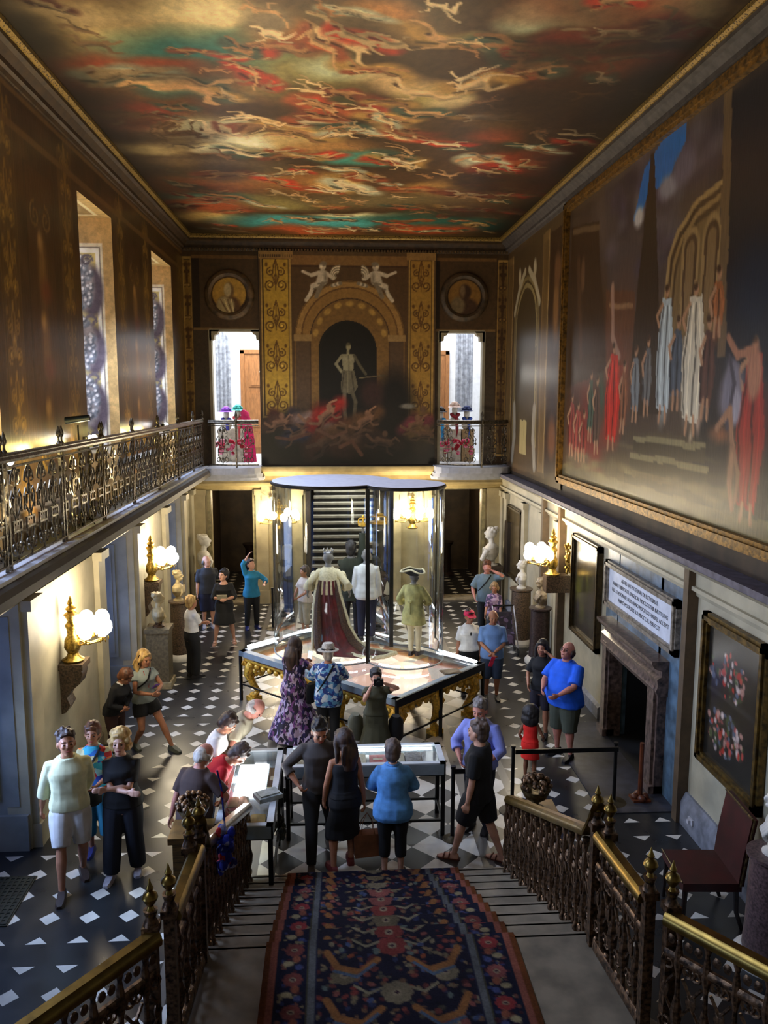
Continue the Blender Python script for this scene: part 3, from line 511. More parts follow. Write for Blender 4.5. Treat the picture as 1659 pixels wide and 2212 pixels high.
for (x, z, q_, c_) in ((-1.75, 4.75, .5, (80, 50, 34)), (-1.3, 4.5, .55, (60, 60, 80)), (-.9, 4.75, .55, (140, 112, 96)), (-.55, 4.95, .6, (150, 34, 26)), (-.5, 4.3, .75, (120, 66, 38)), (.1, 4.45, .7, (118, 78, 42)), (.45, 4.8, .55, (100, 66, 36)), (.9, 4.25, .6, (66, 44, 30)), (1.75, 4.7, .5, (128, 52, 60)), (2.0, 4.45, .5, (140, 104, 60))):
    swirl_figure(cvc, x, z, q_, (150, 106, 74), c_, rq, asp=.9); cvc.blob(x + .1 * q_, z + .4 * q_, .07, .085, (140, 98, 68), .5)
lowd = np.clip((cvc.V - 4.0) / 1.6, 0, 1)[..., None]; cvc.a *= .26 + .74 * lowd
cvc.stroke([(-.8, 4.6), (-.4, 4.4), (-.05, 4.55)], .04, (70, 46, 32)); cvc.stroke([(-1.0, 4.5), (-1.5, 4.35), (-1.85, 4.4)], .04, (64, 40, 28)); cvc.stroke([(-.2, 4.15), (.1, 4.3), (.35, 3.95)], .05, (66, 42, 28))
pnt = thing('niche_painting', 'tall end wall painting of an arched niche with a pale figure above a dark crowd', 'painting', (0, 21.33, 3.72))
painted('canvas', cvc, lambda u, v: (u, 0, v - 3.72), -2.22, 2.25, 3.72, 9.05, paint_mat('painted_canvas', .42, (1, 1, 1), 1.6, .1, .4), parent=pnt)
b = MB(); b.box((-2.24, .0, -.06), (2.27, .11, -.0)); b.box((-2.24, .01, 0), (2.27, .11, 5.33)); b.build('backing', DWOOD, pnt)
# roundels with painted busts
for i, (cx, cz, c1, dim, txt) in enumerate(((-2.97, 7.98, (168, 128, 52), 1.0, 'round painted relief of a bust above the left upper doorway'), (3.0, 7.98, (116, 84, 38), .72, 'round painted relief of a bust above the right upper doorway'))):
    cvm = Cv(-.64, .64, -.64, .64, .018, [q * dim for q in (58, 40, 22)])
    cvm.blob(0, 0, .47, .47, [q * dim for q in (54, 34, 18)], .05); cvm.blob(0, .02, .42, .40, c1, .06)
    if i == 0:
        cvm.blob(-.02, -.28, .30, .26, (84, 58, 32), .3); cvm.blob(-.10, -.26, .22, .22, (160, 140, 96), .3); cvm.blob(-.0, .10, .12, .2, (104, 78, 44), .3); cvm.blob(-.04, .12, .09, .17, (176, 156, 110), .4)
        for k in range(4): cvm.stroke([(-.22 + .09 * k, -.12), (-.05 + .05 * k, -.42)], .018, (196, 176, 122) if k % 2 else (110, 84, 52))
    else:
        cvm.blob(0, -.26, .34, .24, (60, 40, 26), .3); cvm.blob(-.17, -.22, .18, .22, (104, 88, 62), .4); cvm.blob(.02, .12, .15, .19, (52, 34, 22), .4); cvm.blob(-.05, .14, .07, .16, (104, 84, 58), .6)
    rel = thing('painted_roundel', txt, 'relief', (cx, 21.42, cz))
    msk = painted('face', cvm, lambda u, v: (u, -.02 + 0 * u, v), -.46, .46, -.46, .46, PWALL2, parent=rel)
    b = MB(); pr = [(.44, 0), (.46, -.06), (.52, -.09), (.58, -.075), (.62, -.03), (.63, .03), (.44, .03)]
    n = 40; b.loft([[(r_ * math.cos(2 * math.pi * k / n), z, r_ * math.sin(2 * math.pi * k / n)) for r_, z in pr] for k in range(n + 1)], cap=False)
    b.build('frame', mat('roundel_stone%d' % i, tuple(q * (1 if i == 0 else .75) for q in (.46, .36, .24)), .55, noise=.2, scale=6), rel)
    me = msk.data; bm = bmesh.new(); bm.from_mesh(me); bmesh.ops.delete(bm, geom=[v for v in bm.verts if math.hypot(v.co.x, v.co.z) > .47], context='VERTS'); bm.to_mesh(me); bm.free()

# ------------------------------------------------------------------ upper right wall
cvw = Cv(3.0, 21.5, 3.6, 9.42, .028, (60, 44, 28))
n1 = vnoise(cvw.nv, cvw.nu, 22, 4, 35)[..., None]; cvw.a *= (.65 + .7 * n1)
cvw.warp(.04, .4, 31); rr0 = np.random.RandomState(2)
cvw.rect(3.0, 16.1, 3.9, 9.05, (64, 52, 40)); cvw.rect(3.0, 10.0, 3.9, 9.05, (36, 32, 30))
for x, y, rx, ry, r_, g_, b_ in MUR: cvw.blob(x, y, rx * 1.05, ry * 1.05, (r_, g_, b_), .6, .55)
# architecture, sky and robed figures in loose strokes
cvw.poly([(13.9, 8.9), (9.7, 8.9), (9.7, 7.9), (11.2, 6.8), (13.4, 6.6)], (66, 58, 58), .6)
for k in range(40): cvw.blob(rr0.uniform(9.8, 13.6), rr0.uniform(7.3, 8.8), rr0.uniform(.15, .4), rr0.uniform(.08, .25), [(84, 76, 78), (54, 46, 50), (70, 60, 74)][rr0.randint(3)], .9, .6)
cvw.poly([(11.3, 8.95), (12.1, 8.7), (12.5, 8.05), (12.2, 8.0), (11.9, 8.35), (11.3, 8.3), (10.7, 8.7), (10.7, 8.95)], (30, 92, 158)); cvw.blob(12.25, 8.05, .2, .16, (168, 164, 160), .6); cvw.blob(11.2, 8.25, .3, .15, (120, 118, 126), .7); cvw.blob(10.7, 8.4, .3, .2, (90, 84, 96), .8)
cvw.poly([(15.7, 8.6), (14.1, 8.4), (14.05, 7.9), (13.4, 5.9), (15.7, 5.6)], (52, 38, 26)); cvw.stroke([(15.6, 8.5), (14.1, 8.3)], .05, (92, 74, 52)); cvw.stroke([(15.2, 7.9), (14.9, 6.2)], .1, (70, 50, 34)); cvw.blob(14.9, 7.6, .12, .3, (90, 66, 46), .5)
cvw.poly([(13.6, 7.2), (12.3, 7.0), (12.2, 6.0), (13.5, 5.9)], (88, 56, 36), .8); cvw.stroke([(13.4, 6.9), (12.4, 6.8)], .04, (128, 96, 66)); cvw.stroke([(13.3, 7.2), (13.2, 6.4), (12.9, 6.1)], .08, (140, 110, 90), .8)
cvw.poly([(11.86, 8.85), (12.3, 6.2), (12.2, 5.2), (11.1, 5.2), (11.2, 6.2), (11.74, 8.85)], (46, 36, 25))
cvw.poly([(11.15, 6.2), (11.14, 6.9), (11.05, 7.3), (10.8, 7.62), (10.4, 7.84), (9.66, 7.92), (9.6, 6.2)], (104, 84, 52))
for q, c in ((0, (140, 116, 74)), (.1, (66, 50, 32)), (.2, (128, 104, 64)), (.3, (70, 54, 34))): cvw.stroke([(11.14 - q * .8, 6.6), (11.05 - q * .8, 7.27 - q * .5), (10.79 - q * .6, 7.58 - q * .6), (10.4 - q * .4, 7.78 - q * .7), (9.6, 7.9 - q * .7)], .04, c, .95)
for (x, z) in ((10.4, 7.0), (9.82, 7.05)):
    for r_, c in ((1.0, (134, 110, 70)), (.72, (70, 52, 34)), (.45, (112, 90, 58))): cvw.blob(x, z + .25, .26 * r_, .3 * r_, c, .15); cvw.rect(x - .25 * r_, x + .25 * r_, z - .6, z + .25, c)
cvw.poly([(9.72, 8.9), (9.5, 5.9), (9.3, 5.9), (9.5, 8.9)], (92, 74, 50)); cvw.poly([(9.5, 8.9), (9.3, 5.9), (8.2, 5.6), (7.6, 8.9)], (25, 25, 29)); cvw.blob(8.7, 6.6, .5, .5, (20, 30, 42), .9)
for (z, a, c) in ((4.84, 9.7, 12.1), (4.57, 9.6, 12.2), (4.31, 9.4, 12.4)): cvw.rect(a, c, z - .03, z + .05, (112, 102, 70)); cvw.rect(a, c, z - .2, z - .03, (54, 47, 34))
cvw.rect(8.0, 15.9, 3.9, 4.16, (98, 88, 60)); 
for k in range(60): cvw.blob(rr0.uniform(8.2, 15.5), rr0.uniform(3.95, 4.4), rr0.uniform(.2, .5), rr0.uniform(.03, .1), [(110, 98, 64), (76, 66, 46), (92, 82, 58)][rr0.randint(3)], .9, .6)
for a_ in ((15.3, 4.35, 5.5, .4, (112, 44, 34)), (14.9, 4.3, 5.35, .42, (126, 54, 42)), (14.55, 4.3, 5.2, .4, (108, 40, 30)), (14.2, 4.7, 5.9, .3, (56, 72, 56)), (13.85, 4.5, 5.8, .35, (70, 52, 40)), (13.1, 4.6, 6.3, .55, (166, 36, 24)), (12.6, 4.9, 6.0, .3, (112, 70, 44)), (12.1, 5.1, 6.2, .32, (96, 100, 98)), (11.65, 5.2, 6.3, .3, (84, 84, 80)), (11.05, 5.1, 6.95, .45, (150, 158, 152)), (10.65, 5.3, 6.5, .35, (62, 70, 76)), (10.15, 5.0, 6.85, .55, (176, 166, 140)), (9.75, 5.2, 6.4, .35, (70, 44, 34)), (9.55, 6.15, 6.95, .3, (128, 78, 44)), (8.62, 4.1, 6.1, .5, (128, 38, 30))): robed(cvw, *a_)
cvw.blob(9.1, 5.5, .2, .36, (100, 96, 104), .4); cvw.blob(8.98, 5.35, .12, .2, (134, 128, 132), .5); cvw.stroke([(9.2, 5.9), (9.05, 5.6), (9.15, 5.1)], .04, (58, 52, 58)); cvw.blob(8.62, 5.72, .16, .3, (146, 100, 74), .4); cvw.stroke([(8.7, 5.95), (9.0, 5.9), (9.25, 6.12)], .055, (140, 96, 70)); cvw.stroke([(9.4, 5.08), (9.1, 5.32), (9.0, 4.9), (9.05, 4.5), (8.95, 4.2)], .05, (138, 100, 72)); cvw.stroke([(9.0, 4.9), (8.85, 4.6), (8.9, 4.3)], .04, (120, 86, 62))
rr = np.random.RandomState(14)
# painted arch panel and column beyond the framed scene
cvw.rect(16.15, 21.45, 3.7, 9.1, (82, 64, 40)); cvw.rect(16.3, 17.3, 3.7, 8.8, (54, 38, 24)); cvw.blob(16.75, 7.2, .22, .7, (120, 86, 50), .6, .8); cvw.blob(16.8, 5.6, .3, .8, (44, 34, 34), .8, .8); cvw.blob(16.7, 8.0, .25, .3, (100, 70, 44), .7); cvw.blob(16.8, 4.6, .3, .4, (104, 66, 40), .7)
for a in (17.35, 20.75): cvw.rect(a, a + .55, 3.8, 8.9, (112, 88, 52)); cvw.rect(a + .02, a + .06, 3.8, 8.9, (156, 128, 80)); cvw.rect(a + .1, a + .45, 4.0, 8.7, (96, 74, 42))
cvw.rect(17.95, 20.7, 3.8, 8.9, (76, 60, 38)); 
for r_, c in ((1.22, (120, 104, 66)), (1.12, (74, 60, 36)), (1.06, (136, 120, 78)), (.96, (66, 54, 34))):
    cvw.rect(19.32 - r_, 19.32 + r_, 4.3, 7.0, c); sl = cvw.win(18, 20.7, 7.0, 8.5); U, V = cvw.U[sl] - 19.32, cvw.V[sl] - 7.0; cvw.mix(sl, ((np.hypot(U, V) < r_) & (V >= 0)) * 1.0, c)
for sx in (-1, 1):
    cvw.stroke([(19.32 + sx * .2, 8.35), (19.32 + sx * .8, 8.0), (19.32 + sx * 1.2, 7.5)], .09, (170, 158, 126)); cvw.blob(19.32 + sx * .75, 8.3, .14, .2, (176, 162, 130), .5); cvw.stroke([(19.32 + sx * 1.0, 5.2), (19.32 + sx * .95, 4.5), (19.32 + sx * 1.15, 3.9)], .14, (140, 130, 110), .9)
cvw.rect(19.0, 19.7, 4.1, 4.9, (150, 134, 88))
fnr = lambda u, v: (4.12, u, v)
struct(painted('wall_right', cvw, fnr, 16.0, 21.45, 3.6, 9.42, PWALL), 'painted architecture at the far end of the upper right wall')
struct(painted('wall_right', cvw, fnr, 1.5, 16.05, 9.0, 9.42, PWALL)); b = MB(); b.box((4.15, 1, 3.3), (4.25, 21.6, 9.42)); struct(b.build('wall_right', DSTONE))
b = MB(); b.box((4.12, -1, 3.3), (4.2, 3, 9.42)); struct(b.build('wall_right', STONE2))
mur = thing('wall_painting', 'huge framed wall painting of robed figures on temple steps, right wall', 'painting', (4.1, 3.0, 3.75))
painted('canvas', cvw, lambda u, v: (0 * u, u - 3.0, v - 3.75), 3.0, 15.95, 3.9, 9.02, paint_mat('mural_canvas', .30, (3, 3, .35), 1.45, .2, .6), parent=mur)
FR = mat('ochre_gilt_frame', (.60, .44, .18), .4, .45, noise=.22, scale=14, bump=.2)
b = MB(); fr = [(0, -.1), (.06, -.1), (.10, -.04), (.07, .0), (.09, .05), (.04, .08), (0, .08)]
def framebox(b, y0, y1, z0, z1, wd=.12, dp=.1, s=-1):
    for (a0, a1, c0, c1) in ((y0, y1, z0, z0 + wd), (y0, y1, z1 - wd, z1), (y0, y0 + wd, z0, z1), (y1 - wd, y1, z0, z1)):
        b.box((min(0, s * dp), a0, c0), (max(0, s * dp), a1, c1)); k = wd * .3; b.box((min(0, s * (dp + .03)), a0 + k if a1 - a0 > wd * 1.5 else a0 + k, c0 + k), (max(0, s * (dp + .03)), a1 - k, c1 - k))
framebox(b, 0, 13.0, .02, 5.32, .17, .08); b.build('frame', FR, mur)

# ------------------------------------------------------------------ galleries
DECK = mat('pale_ledge_stone', (.74, .75, .78), .5, noise=.04)
# left gallery and its moulded edge
prof = [(0, 3.1), (.06, 3.1), (.08, 3.2), (.16, 3.24), (.2, 3.32), (.48, 3.37), (.60, 3.44), (.68, 3.48), (.70, 3.58), (.66, 3.64), (.60, 3.66), (0, 3.66)]
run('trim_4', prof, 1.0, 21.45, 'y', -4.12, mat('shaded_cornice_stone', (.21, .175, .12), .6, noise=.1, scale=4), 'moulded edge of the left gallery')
b = MB(); b.box((-3.74, 1, 3.66), (-3.53, 21.0, 3.70)); struct(b.build('trim_5', DECK), 'pale stone kerb of the left gallery')
b = MB(); b.box((-5.16, 1, 3.45), (-4.12, 21.5, 3.62)); struct(b.build('floor', DWOOD), 'left gallery floor')
# right ledge
b = MB(); b.box((3.86, 1, 3.42), (4.14, 21.45, 3.50)); struct(b.build('trim_6', mat('slate_ledge', (.40, .38, .42), .6)), 'ledge below the painted right wall')
run('trim_7', [(0, 3.0), (.03, 3.0), (.05, 3.06), (.10, 3.08), (.10, 3.13), (.05, 3.13), (.05, 3.34), (.2, 3.36), (.27, 3.42), (0, 3.42)], 1, 21.45, 'y', 4.12, STONE, 'entablature of the lower right wall')
# far gallery floor with two rounded balconies
b = MB()
for sx in (-1, 1):
    poly = [(sx * 2.22, 21.5), (sx * 4.12, 21.5), (sx * 4.12, 20.75)] + [(sx * (3.2 + .95 * math.cos(a)), 20.75 - .32 * math.sin(a)) for a in np.linspace(.15, math.pi - .15, 10)] + [(sx * 2.22, 20.75)]
    if sx < 0: poly = poly[::-1]
    b.prism(poly, 'z', 3.52, 3.68)
    b.prism([(p[0] * .985, 21.5 - (21.5 - p[1]) * .9) for p in poly], 'z', 3.42, 3.52); b.prism([(p[0] * .97, 21.5 - (21.5 - p[1]) * .75) for p in poly], 'z', 3.34, 3.42)
struct(b.build('trim_8', DECK, smooth=0), 'stone decks of the two end balconies')
run('trim_9', [(0, 3.05), (.05, 3.05), (.07, 3.12), (.14, 3.16), (.14, 3.22), (.09, 3.22), (.09, 3.40), (.2, 3.44), (.34, 3.52), (.38, 3.60), (.38, 3.66), (0, 3.66)], -4.12, 4.12, 'x', 21.45, mat('honey_stone', (.68, .60, .40), .5, noise=.06, scale=4), 'honey coloured entablature of the end wall')

# ------------------------------------------------------------------ lower end wall
HST = mat('honey_stone_wall', (.66, .60, .45), .5, noise=.07, scale=3)
b = MB()
for a, c, z0, z1 in ((-4.2, -3.58, 0, 3.1), (-2.5, -1.12, 0, 3.1), (1.01, 2.45, 0, 3.1), (3.55, 4.2, 0, 3.1), (-4.2, 4.2, 3.02, 3.6)): b.box((a, 21.45, z0), (c, 21.75, z1))
struct(b.build('wall_back', HST), 'lower end wall of honey stone')
b = MB()
for a, c in ((-4.1, -3.72), (-2.42, -2.1), (-1.5, -1.2), (1.1, 1.4), (2.02, 2.36), (3.7, 4.1)): b.box((a, 21.38, 0), (c, 21.45, 2.9)); b.box((a - .03, 21.35, 2.9), (c + .03, 21.45, 3.05)); b.box((a - .02, 21.36, 0), (c + .02, 21.45, .35))
struct(b.build('wall_back', HST))
b = MB()
for d0, d1 in ((-3.58, -2.5), (2.45, 3.55)): b.box((d0 - .09, 21.41, 0), (d0, 21.5, 3.12)); b.box((d1, 21.41, 0), (d1 + .09, 21.5, 3.12)); b.box((d0 - .09, 21.41, 3.03), (d1 + .09, 21.5, 3.12))
struct(b.build('trim_10', mat('door_surround_stone', (.60, .55, .38), .5)), 'stone surrounds of the two dark doorways')
# dark passages
b = MB()
for d0, d1 in ((-3.9, -2.2), (2.2, 3.9)):
    b.box((d0, 25.5, 0), (d1, 25.6, 3.3)); b.box((d0 - .1, 21.75, 0), (d0, 25.6, 3.3)); b.box((d1, 21.75, 0), (d1 + .1, 25.6, 3.3)); b.box((d0, 21.75, 3.3), (d1, 25.6, 3.4))
struct(b.build('wall_back', DSTONE), 'dark passage walls beyond the lower doorways')
b = MB()
for d0, d1 in ((-3.58, -2.5), (2.45, 3.55)): b.box((d0 - .05, 21.3, 0), (d1 + .05, 21.9, .06))
struct(b.build('trim_11', mat('threshold_stone', (.55, .50, .40), .6)), 'stone thresholds of the lower doorways')
tag(MB().lathe([(.26, 0), (.26, .06), (.16, .12), (.15, .9), (.22, 1.0), (.24, 1.05)], (-2.9, 24.6, 0), 14).build('passage_pedestal', DWOOD), 'dark pedestal deep inside the left passage', 'pedestal')
tag(MB().lathe([(.26, 0), (.26, .06), (.16, .12), (.15, .9), (.22, 1.0), (.24, 1.05)], (3.05, 24.6, 0), 14).build('passage_pedestal', DWOOD), 'dark pedestal deep inside the right passage', 'pedestal')
# staircase beyond the central opening
b = MB(); w_ = MB()
for k in range(21):
    y = 22.1 + .27 * k; z = .20 + .165 * k
    b.box((-1.0, y + .03, 0), (.9, y + .30, z - .05)); w_.box((-1.0, y - .01, z - .065), (.9, y + .3, z))
struct(b.build('trim_12', mat('dark_riser', (.10, .09, .09), .6)), 'dark risers of the far staircase'); struct(w_.build('trim_13', MARBLE), 'white treads of the far staircase')
b = MB(); b.box((-1.3, 21.75, 0), (-1.12, 28, 5.5)); b.box((1.01, 21.75, 0), (1.2, 28, 5.5)); b.box((-1.3, 28, 0), (1.2, 28.1, 5.6)); b.box((-1.3, 21.75, 3.6), (1.2, 22.9, 3.7)); struct(b.build('wall_back', STONE2))
b = MB(); b.box((-1.12, 21.3, 0), (-1.0, 22.0, 3.0)); b.box((.9, 21.3, 0), (1.01, 22.0, 3.0)); struct(b.build('trim_14', DWOOD))

# ------------------------------------------------------------------ bright rooms beyond the upper doors
WHW = mat('white_room_wall', (.93, .94, .95), .7, noise=.02)
b = MB(); b.box((-5.5, 26, 3.6), (5.5, 26.1, 9.2)); b.box((-5.5, 21.7, 3.6), (-5.4, 26, 9.2)); b.box((5.4, 21.7, 3.6), (5.5, 26, 9.2)); b.box((-.1, 21.7, 3.6), (.1, 26, 9.2)); b.box((-5.5, 21.7, 9.1), (5.5, 26.1, 9.2))
struct(b.build('wall_back', WHW), 'white walls of the bright upper rooms')
b = MB(); b.box((-5.5, 21.5, 3.5), (-1.3, 26.1, 3.67)); b.box((1.25, 21.5, 3.5), (5.5, 26.1, 3.67)); struct(b.build('floor', WHW))
b = MB(); b.box((-5.5, 21.62, 3.6), (LD[0], 21.7, 9.2)); b.box((LD[1], 21.62, 3.6), (RD[0], 21.7, 9.2)); b.box((RD[1], 21.62, 3.6), (5.5, 21.7, 9.2)); b.box((-5.5, 21.62, DT), (5.5, 21.7, 9.2)); struct(b.build('wall_back', WHW))
b = MB()
for d0, d1 in (LD, RD):
    b.box((d0 - .02, 21.44, 3.66), (d0 + .05, 21.72, DT)); b.box((d1 - .05, 21.44, 3.66), (d1 + .02, 21.72, DT)); b.box((d0, 21.44, DT - .04), (d1, 21.72, DT + .02))
    for q, s in ((d0, 1), (d1, -1)): b.prism([(q, DT), (q + s * .26, DT), (q + s * .2, DT - .1), (q + s * .13, DT - .13), (q + s * .12, DT - .24), (q, DT - .28)], 'y', 21.44, 21.7)
struct(b.build('trim_15', STONE), 'pale stone jambs of the upper doorways')
def panel_door(name, x0, x1, y, z0, z1, lab):
    b = MB(); b.box((x0, y, z0), (x1, y + .06, z1)); dn = struct(b.build(name, LWOOD, smooth=0), lab)
    b = MB(); W_ = (x1 - x0)
    for c in (0, 1):
        for (za, zb) in ((.05, .22), (.27, .62), (.67, .94)):
            xa = x0 + W_ * (.1 + .44 * c); xb = xa + W_ * .36; H_ = z1 - z0
            b.box((xa, y - .03, z0 + H_ * za), (xb, y, z0 + H_ * zb)); b.box((xa + .05, y - .05, z0 + H_ * za + .05), (xb - .05, y, z0 + H_ * zb - .05))
    b.build('door_panels', LWOOD, dn, smooth=0)
    b = MB(); b.box((x0 - .12, y - .04, z0), (x0, y + .05, z1 + .1)); b.box((x1, y - .04, z0), (x1 + .12, y + .05, z1 + .1)); b.box((x0 - .12, y - .04, z1), (x1 + .12, y + .05, z1 + .12)); b.build('door_frame', LWOOD, dn, smooth=0)
panel_door('door_1', -3.1, -1.7, 25.9, 3.67, 6.75, 'honey wood panelled door in the left upper room')
panel_door('door_2', 2.1, 3.15, 25.9, 3.67, 6.75, 'honey wood panelled door in the right upper room')
# ------------------------------------------------------------------ lower left wall with deep window bays
LOW = [(2.0, 4.2), (7.0, 9.55), (13.0, 15.1), (18.1, 19.9)]
b = MB(); ed = [-1.0] + [q for w_ in LOW for q in w_] + [21.45]
for i in range(0, len(ed), 2): b.box((-4.35, ed[i], 0), (-4.08, ed[i + 1], 3.45))
b.box((-4.35, -1, 3.05), (-4.08, 21.45, 3.45)); struct(b.build('wall_left', STONE), 'stone piers of the lower left wall')
b = MB()
for i in range(0, len(ed), 2):
    a, c = ed[i], ed[i + 1]
    for q in (a + .05, c - .42):
        b.box((-4.08, q, 0), (-4.0, q + .36, 2.95)); b.box((-4.08, q - .03, 2.95), (-3.94, q + .39, 3.08)); b.box((-4.08, q - .02, 0), (-3.97, q + .38, .3))
struct(b.build('wall_left', STONE), 'pilasters of the lower left wall')
b = MB()
for a, c in LOW:
    b.box((-5.1, c, 0), (-4.35, c + .12, 3.45)); b.box((-5.1, a - .12, 0), (-4.35, a, 3.45)); b.box((-5.1, a, 3.0), (-4.35, c, 3.45))
    b.box((-4.35, c - .012, .55), (-4.2, c, 2.9)); b.box((-4.86, c - .03, .62), (-4.42, c, 2.75)); b.box((-4.8, c - .045, .7), (-4.48, c, 2.67)); b.box((-5.1, c - .05, 0), (-4.1, c, .45))
struct(b.build('wall_left', STONEG, smooth=0), 'grey panelled reveals of the lower windows')
for i, (a, c) in enumerate(LOW):
    b = MB()
    for y in (a, (a + c) / 2 - .03, c - .06): b.box((-5.16, y, .7), (-5.10, y + .06, 3.0))
    for k in range(4): z = .7 + k * 2.24 / 3; b.box((-5.15, a, z), (-5.11, c, z + .05))
    wo = struct(b.build('window_%d' % (i + 5), WHITEP), 'ground floor window of the left wall')
    MB().box((-5.14, a, .7), (-5.13, c, 3.0)).build('pane', mat('blue_daylight', (.45, .62, 1.0), emit=1.2), wo)
    struct(MB().box((-5.16, a, 0), (-5.0, c, .7)).build('wall_left', STONEG))

# ------------------------------------------------------------------ lower right wall
b = MB(); b.box((4.12, -1, 0), (4.3, 9.95, 3.4)); b.box((4.12, 12.98, 0), (4.3, 21.45, 3.4)); b.box((4.12, 9.95, 3.0), (4.3, 12.98, 3.4)); struct(b.build('wall_right', STONE), 'buff stone lower right wall')
b = MB()
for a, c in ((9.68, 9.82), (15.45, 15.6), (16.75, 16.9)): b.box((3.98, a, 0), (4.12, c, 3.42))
struct(b.build('wall_right', mat('shadow_brown_pilaster', (.34, .27, .19), .6, noise=.08)), 'dark brown strips painted as shaded pilaster sides, lower right wall')  # shade of the projecting pilasters put into this brown
b = MB()
for a, c in ((15.6, 15.95), (16.9, 17.15), (18.6, 18.9), (20.6, 20.9), (21.1, 21.4)): b.box((4.03, a, 0), (4.12, c, 3.0)); b.box((3.99, a - .03, 2.86), (4.12, c + .03, 3.0))
struct(b.build('wall_right', STONE), 'pilasters of the lower right wall')
run('baseboard_right', [(0, 0), (.09, 0), (.09, .3), (.06, .36), (.03, .42), (0, .42)], -1, 9.68, 'y', 4.12, mat('skirting_grey', (.50, .51, .54), .5), 'tall grey skirting of the right wall')
run('baseboard_right', [(0, 0), (.06, 0), (.06, .2), (0, .24)], 13.1, 21.45, 'y', 4.12, mat('skirting_grey', (.5, .5, .54), .5))
run('baseboard_left', [(0, 0), (.05, 0), (.05, .2), (0, .24)], 9.6, 13.0, 'y', -4.08, STONE2)
# chimneypiece bay in blue marble
b = MB(); b.box((4.10, 9.95, 0), (4.3, 10.78, 3.0)); b.box((4.10, 12.45, 0), (4.3, 12.98, 3.0)); b.box((4.10, 10.7, 1.66), (4.3, 12.4, 3.0)); struct(b.build('wall_right', BLUEM), 'blue marble chimney breast')
b = MB(); b.box((4.3, 10.5, 0), (4.9, 10.78, 1.8)); b.box((4.3, 12.45, 0), (4.9, 12.7, 1.8)); b.box((4.85, 10.5, 0), (4.95, 12.7, 1.8)); b.box((4.12, 10.5, 1.6), (4.9, 12.7, 1.8)); b.box((4.0, 10.78, 0), (4.9, 12.45, .015)); struct(b.build('wall_right', SOOT), 'sooty inside of the fireplace')
fp = thing('fireplace_surround', 'veined dark marble fireplace surround below the inscription plaque', 'fireplace', (4.1, 11.55, 0))
def jamb(y0, y1, nm):
    b = MB(); b.box((-.12, y0, 0), (.1, y1, 1.55)); b.box((-.16, y0 + .06, .02), (0, y1 - .06, 1.55)); b.box((-.19, y0, 0), (0, y1, .12)); return b.build(nm, VEINED, fp)
jamb(-1.12, -.78, 'jamb'); jamb(.84, 1.14, 'jamb')
b = MB(); b.loft([[(-p[0], t, p[1]) for p in [(0, 1.42), (.13, 1.42), (.17, 1.5), (.14, 1.58), (.16, 1.66), (.10, 1.7), (.10, 1.78), (.2, 1.82), (.24, 1.88), (.24, 1.92), (0, 1.92)]] for t in (-1.16, 1.18)]); b.build('lintel', VEINED, fp)
struct(MB().box((3.1, 9.95, 0), (4.1, 12.98, .012)).build('floor', mat('hearth_slate', (.22, .22, .25), .45)), 'grey hearth slab')
pq = thing('inscription_plaque', 'white inscription plaque in a marble frame above the fireplace', 'plaque', (4.1, 11.5, 2.45))
MB().box((-.04, -1.28, -.27), (0, 1.28, .27)).build('tablet', mat('white_tablet', (.80, .82, .86), .5, noise=.03), pq)
b = MB()
for (y0, y1, z0, z1) in ((-1.4, 1.4, -.38, -.27), (-1.4, 1.4, .27, .38), (-1.4, -1.28, -.38, .38), (1.28, 1.4, -.38, .38)): b.box((-.07, y0, z0), (0, y1, z1)); b.box((-.1, y0 + .03, z0 + .03), (0, y1 - .03, z1 - .03))
b.build('frame', mat('veined_frame', (.60, .56, .50), .35, color2=(.24, .22, .19), scale=16, ramp=(.3, .7)), pq)
TXT = ['AEDES HAS PATERNAS DILECTISSIMAS', 'ANNO LIBERTATIS ANGLICAE MDCLXXXVIII INSTITUTAS', 'GUL S DEVONIAE DUX ANNO MDCCCXI HAERES ACCEPIT', 'ANNO MOERORIS SUI MDCCCXL PERFECIT']
for k, t in enumerate(TXT):
    fc = bpy.data.curves.new('lettering', 'FONT'); fc.body = t; fc.size = .085; fc.align_x = 'CENTER'; fc.align_y = 'CENTER'; fc.extrude = .001
    fo = bpy.data.objects.new('lettering', fc); COL.objects.link(fo); fo.parent = pq; fo.location = (-.043, 0, .165 - .11 * k)
    fo.matrix_local = Matrix(((0, 0, -1, -.043), (-1, 0, 0, 0), (0, 1, 0, .165 - .11 * k), (0, 0, 0, 1))); bpy.context.view_layer.update(); lm_ = bpy.data.meshes.new_from_object(fo.evaluated_get(bpy.context.evaluated_depsgraph_get())); lm_.materials.clear(); lm_.materials.append(mat('letter_grey', (.30, .31, .34), .7)); lo = bpy.data.objects.new('lettering', lm_); COL.objects.link(lo); lo.parent = pq; lo.matrix_local = Matrix(((0, 0, -1, -.043), (-1, 0, 0, 0), (0, 1, 0, .165 - .11 * k), (0, 0, 0, 1))); bpy.data.objects.remove(fo)
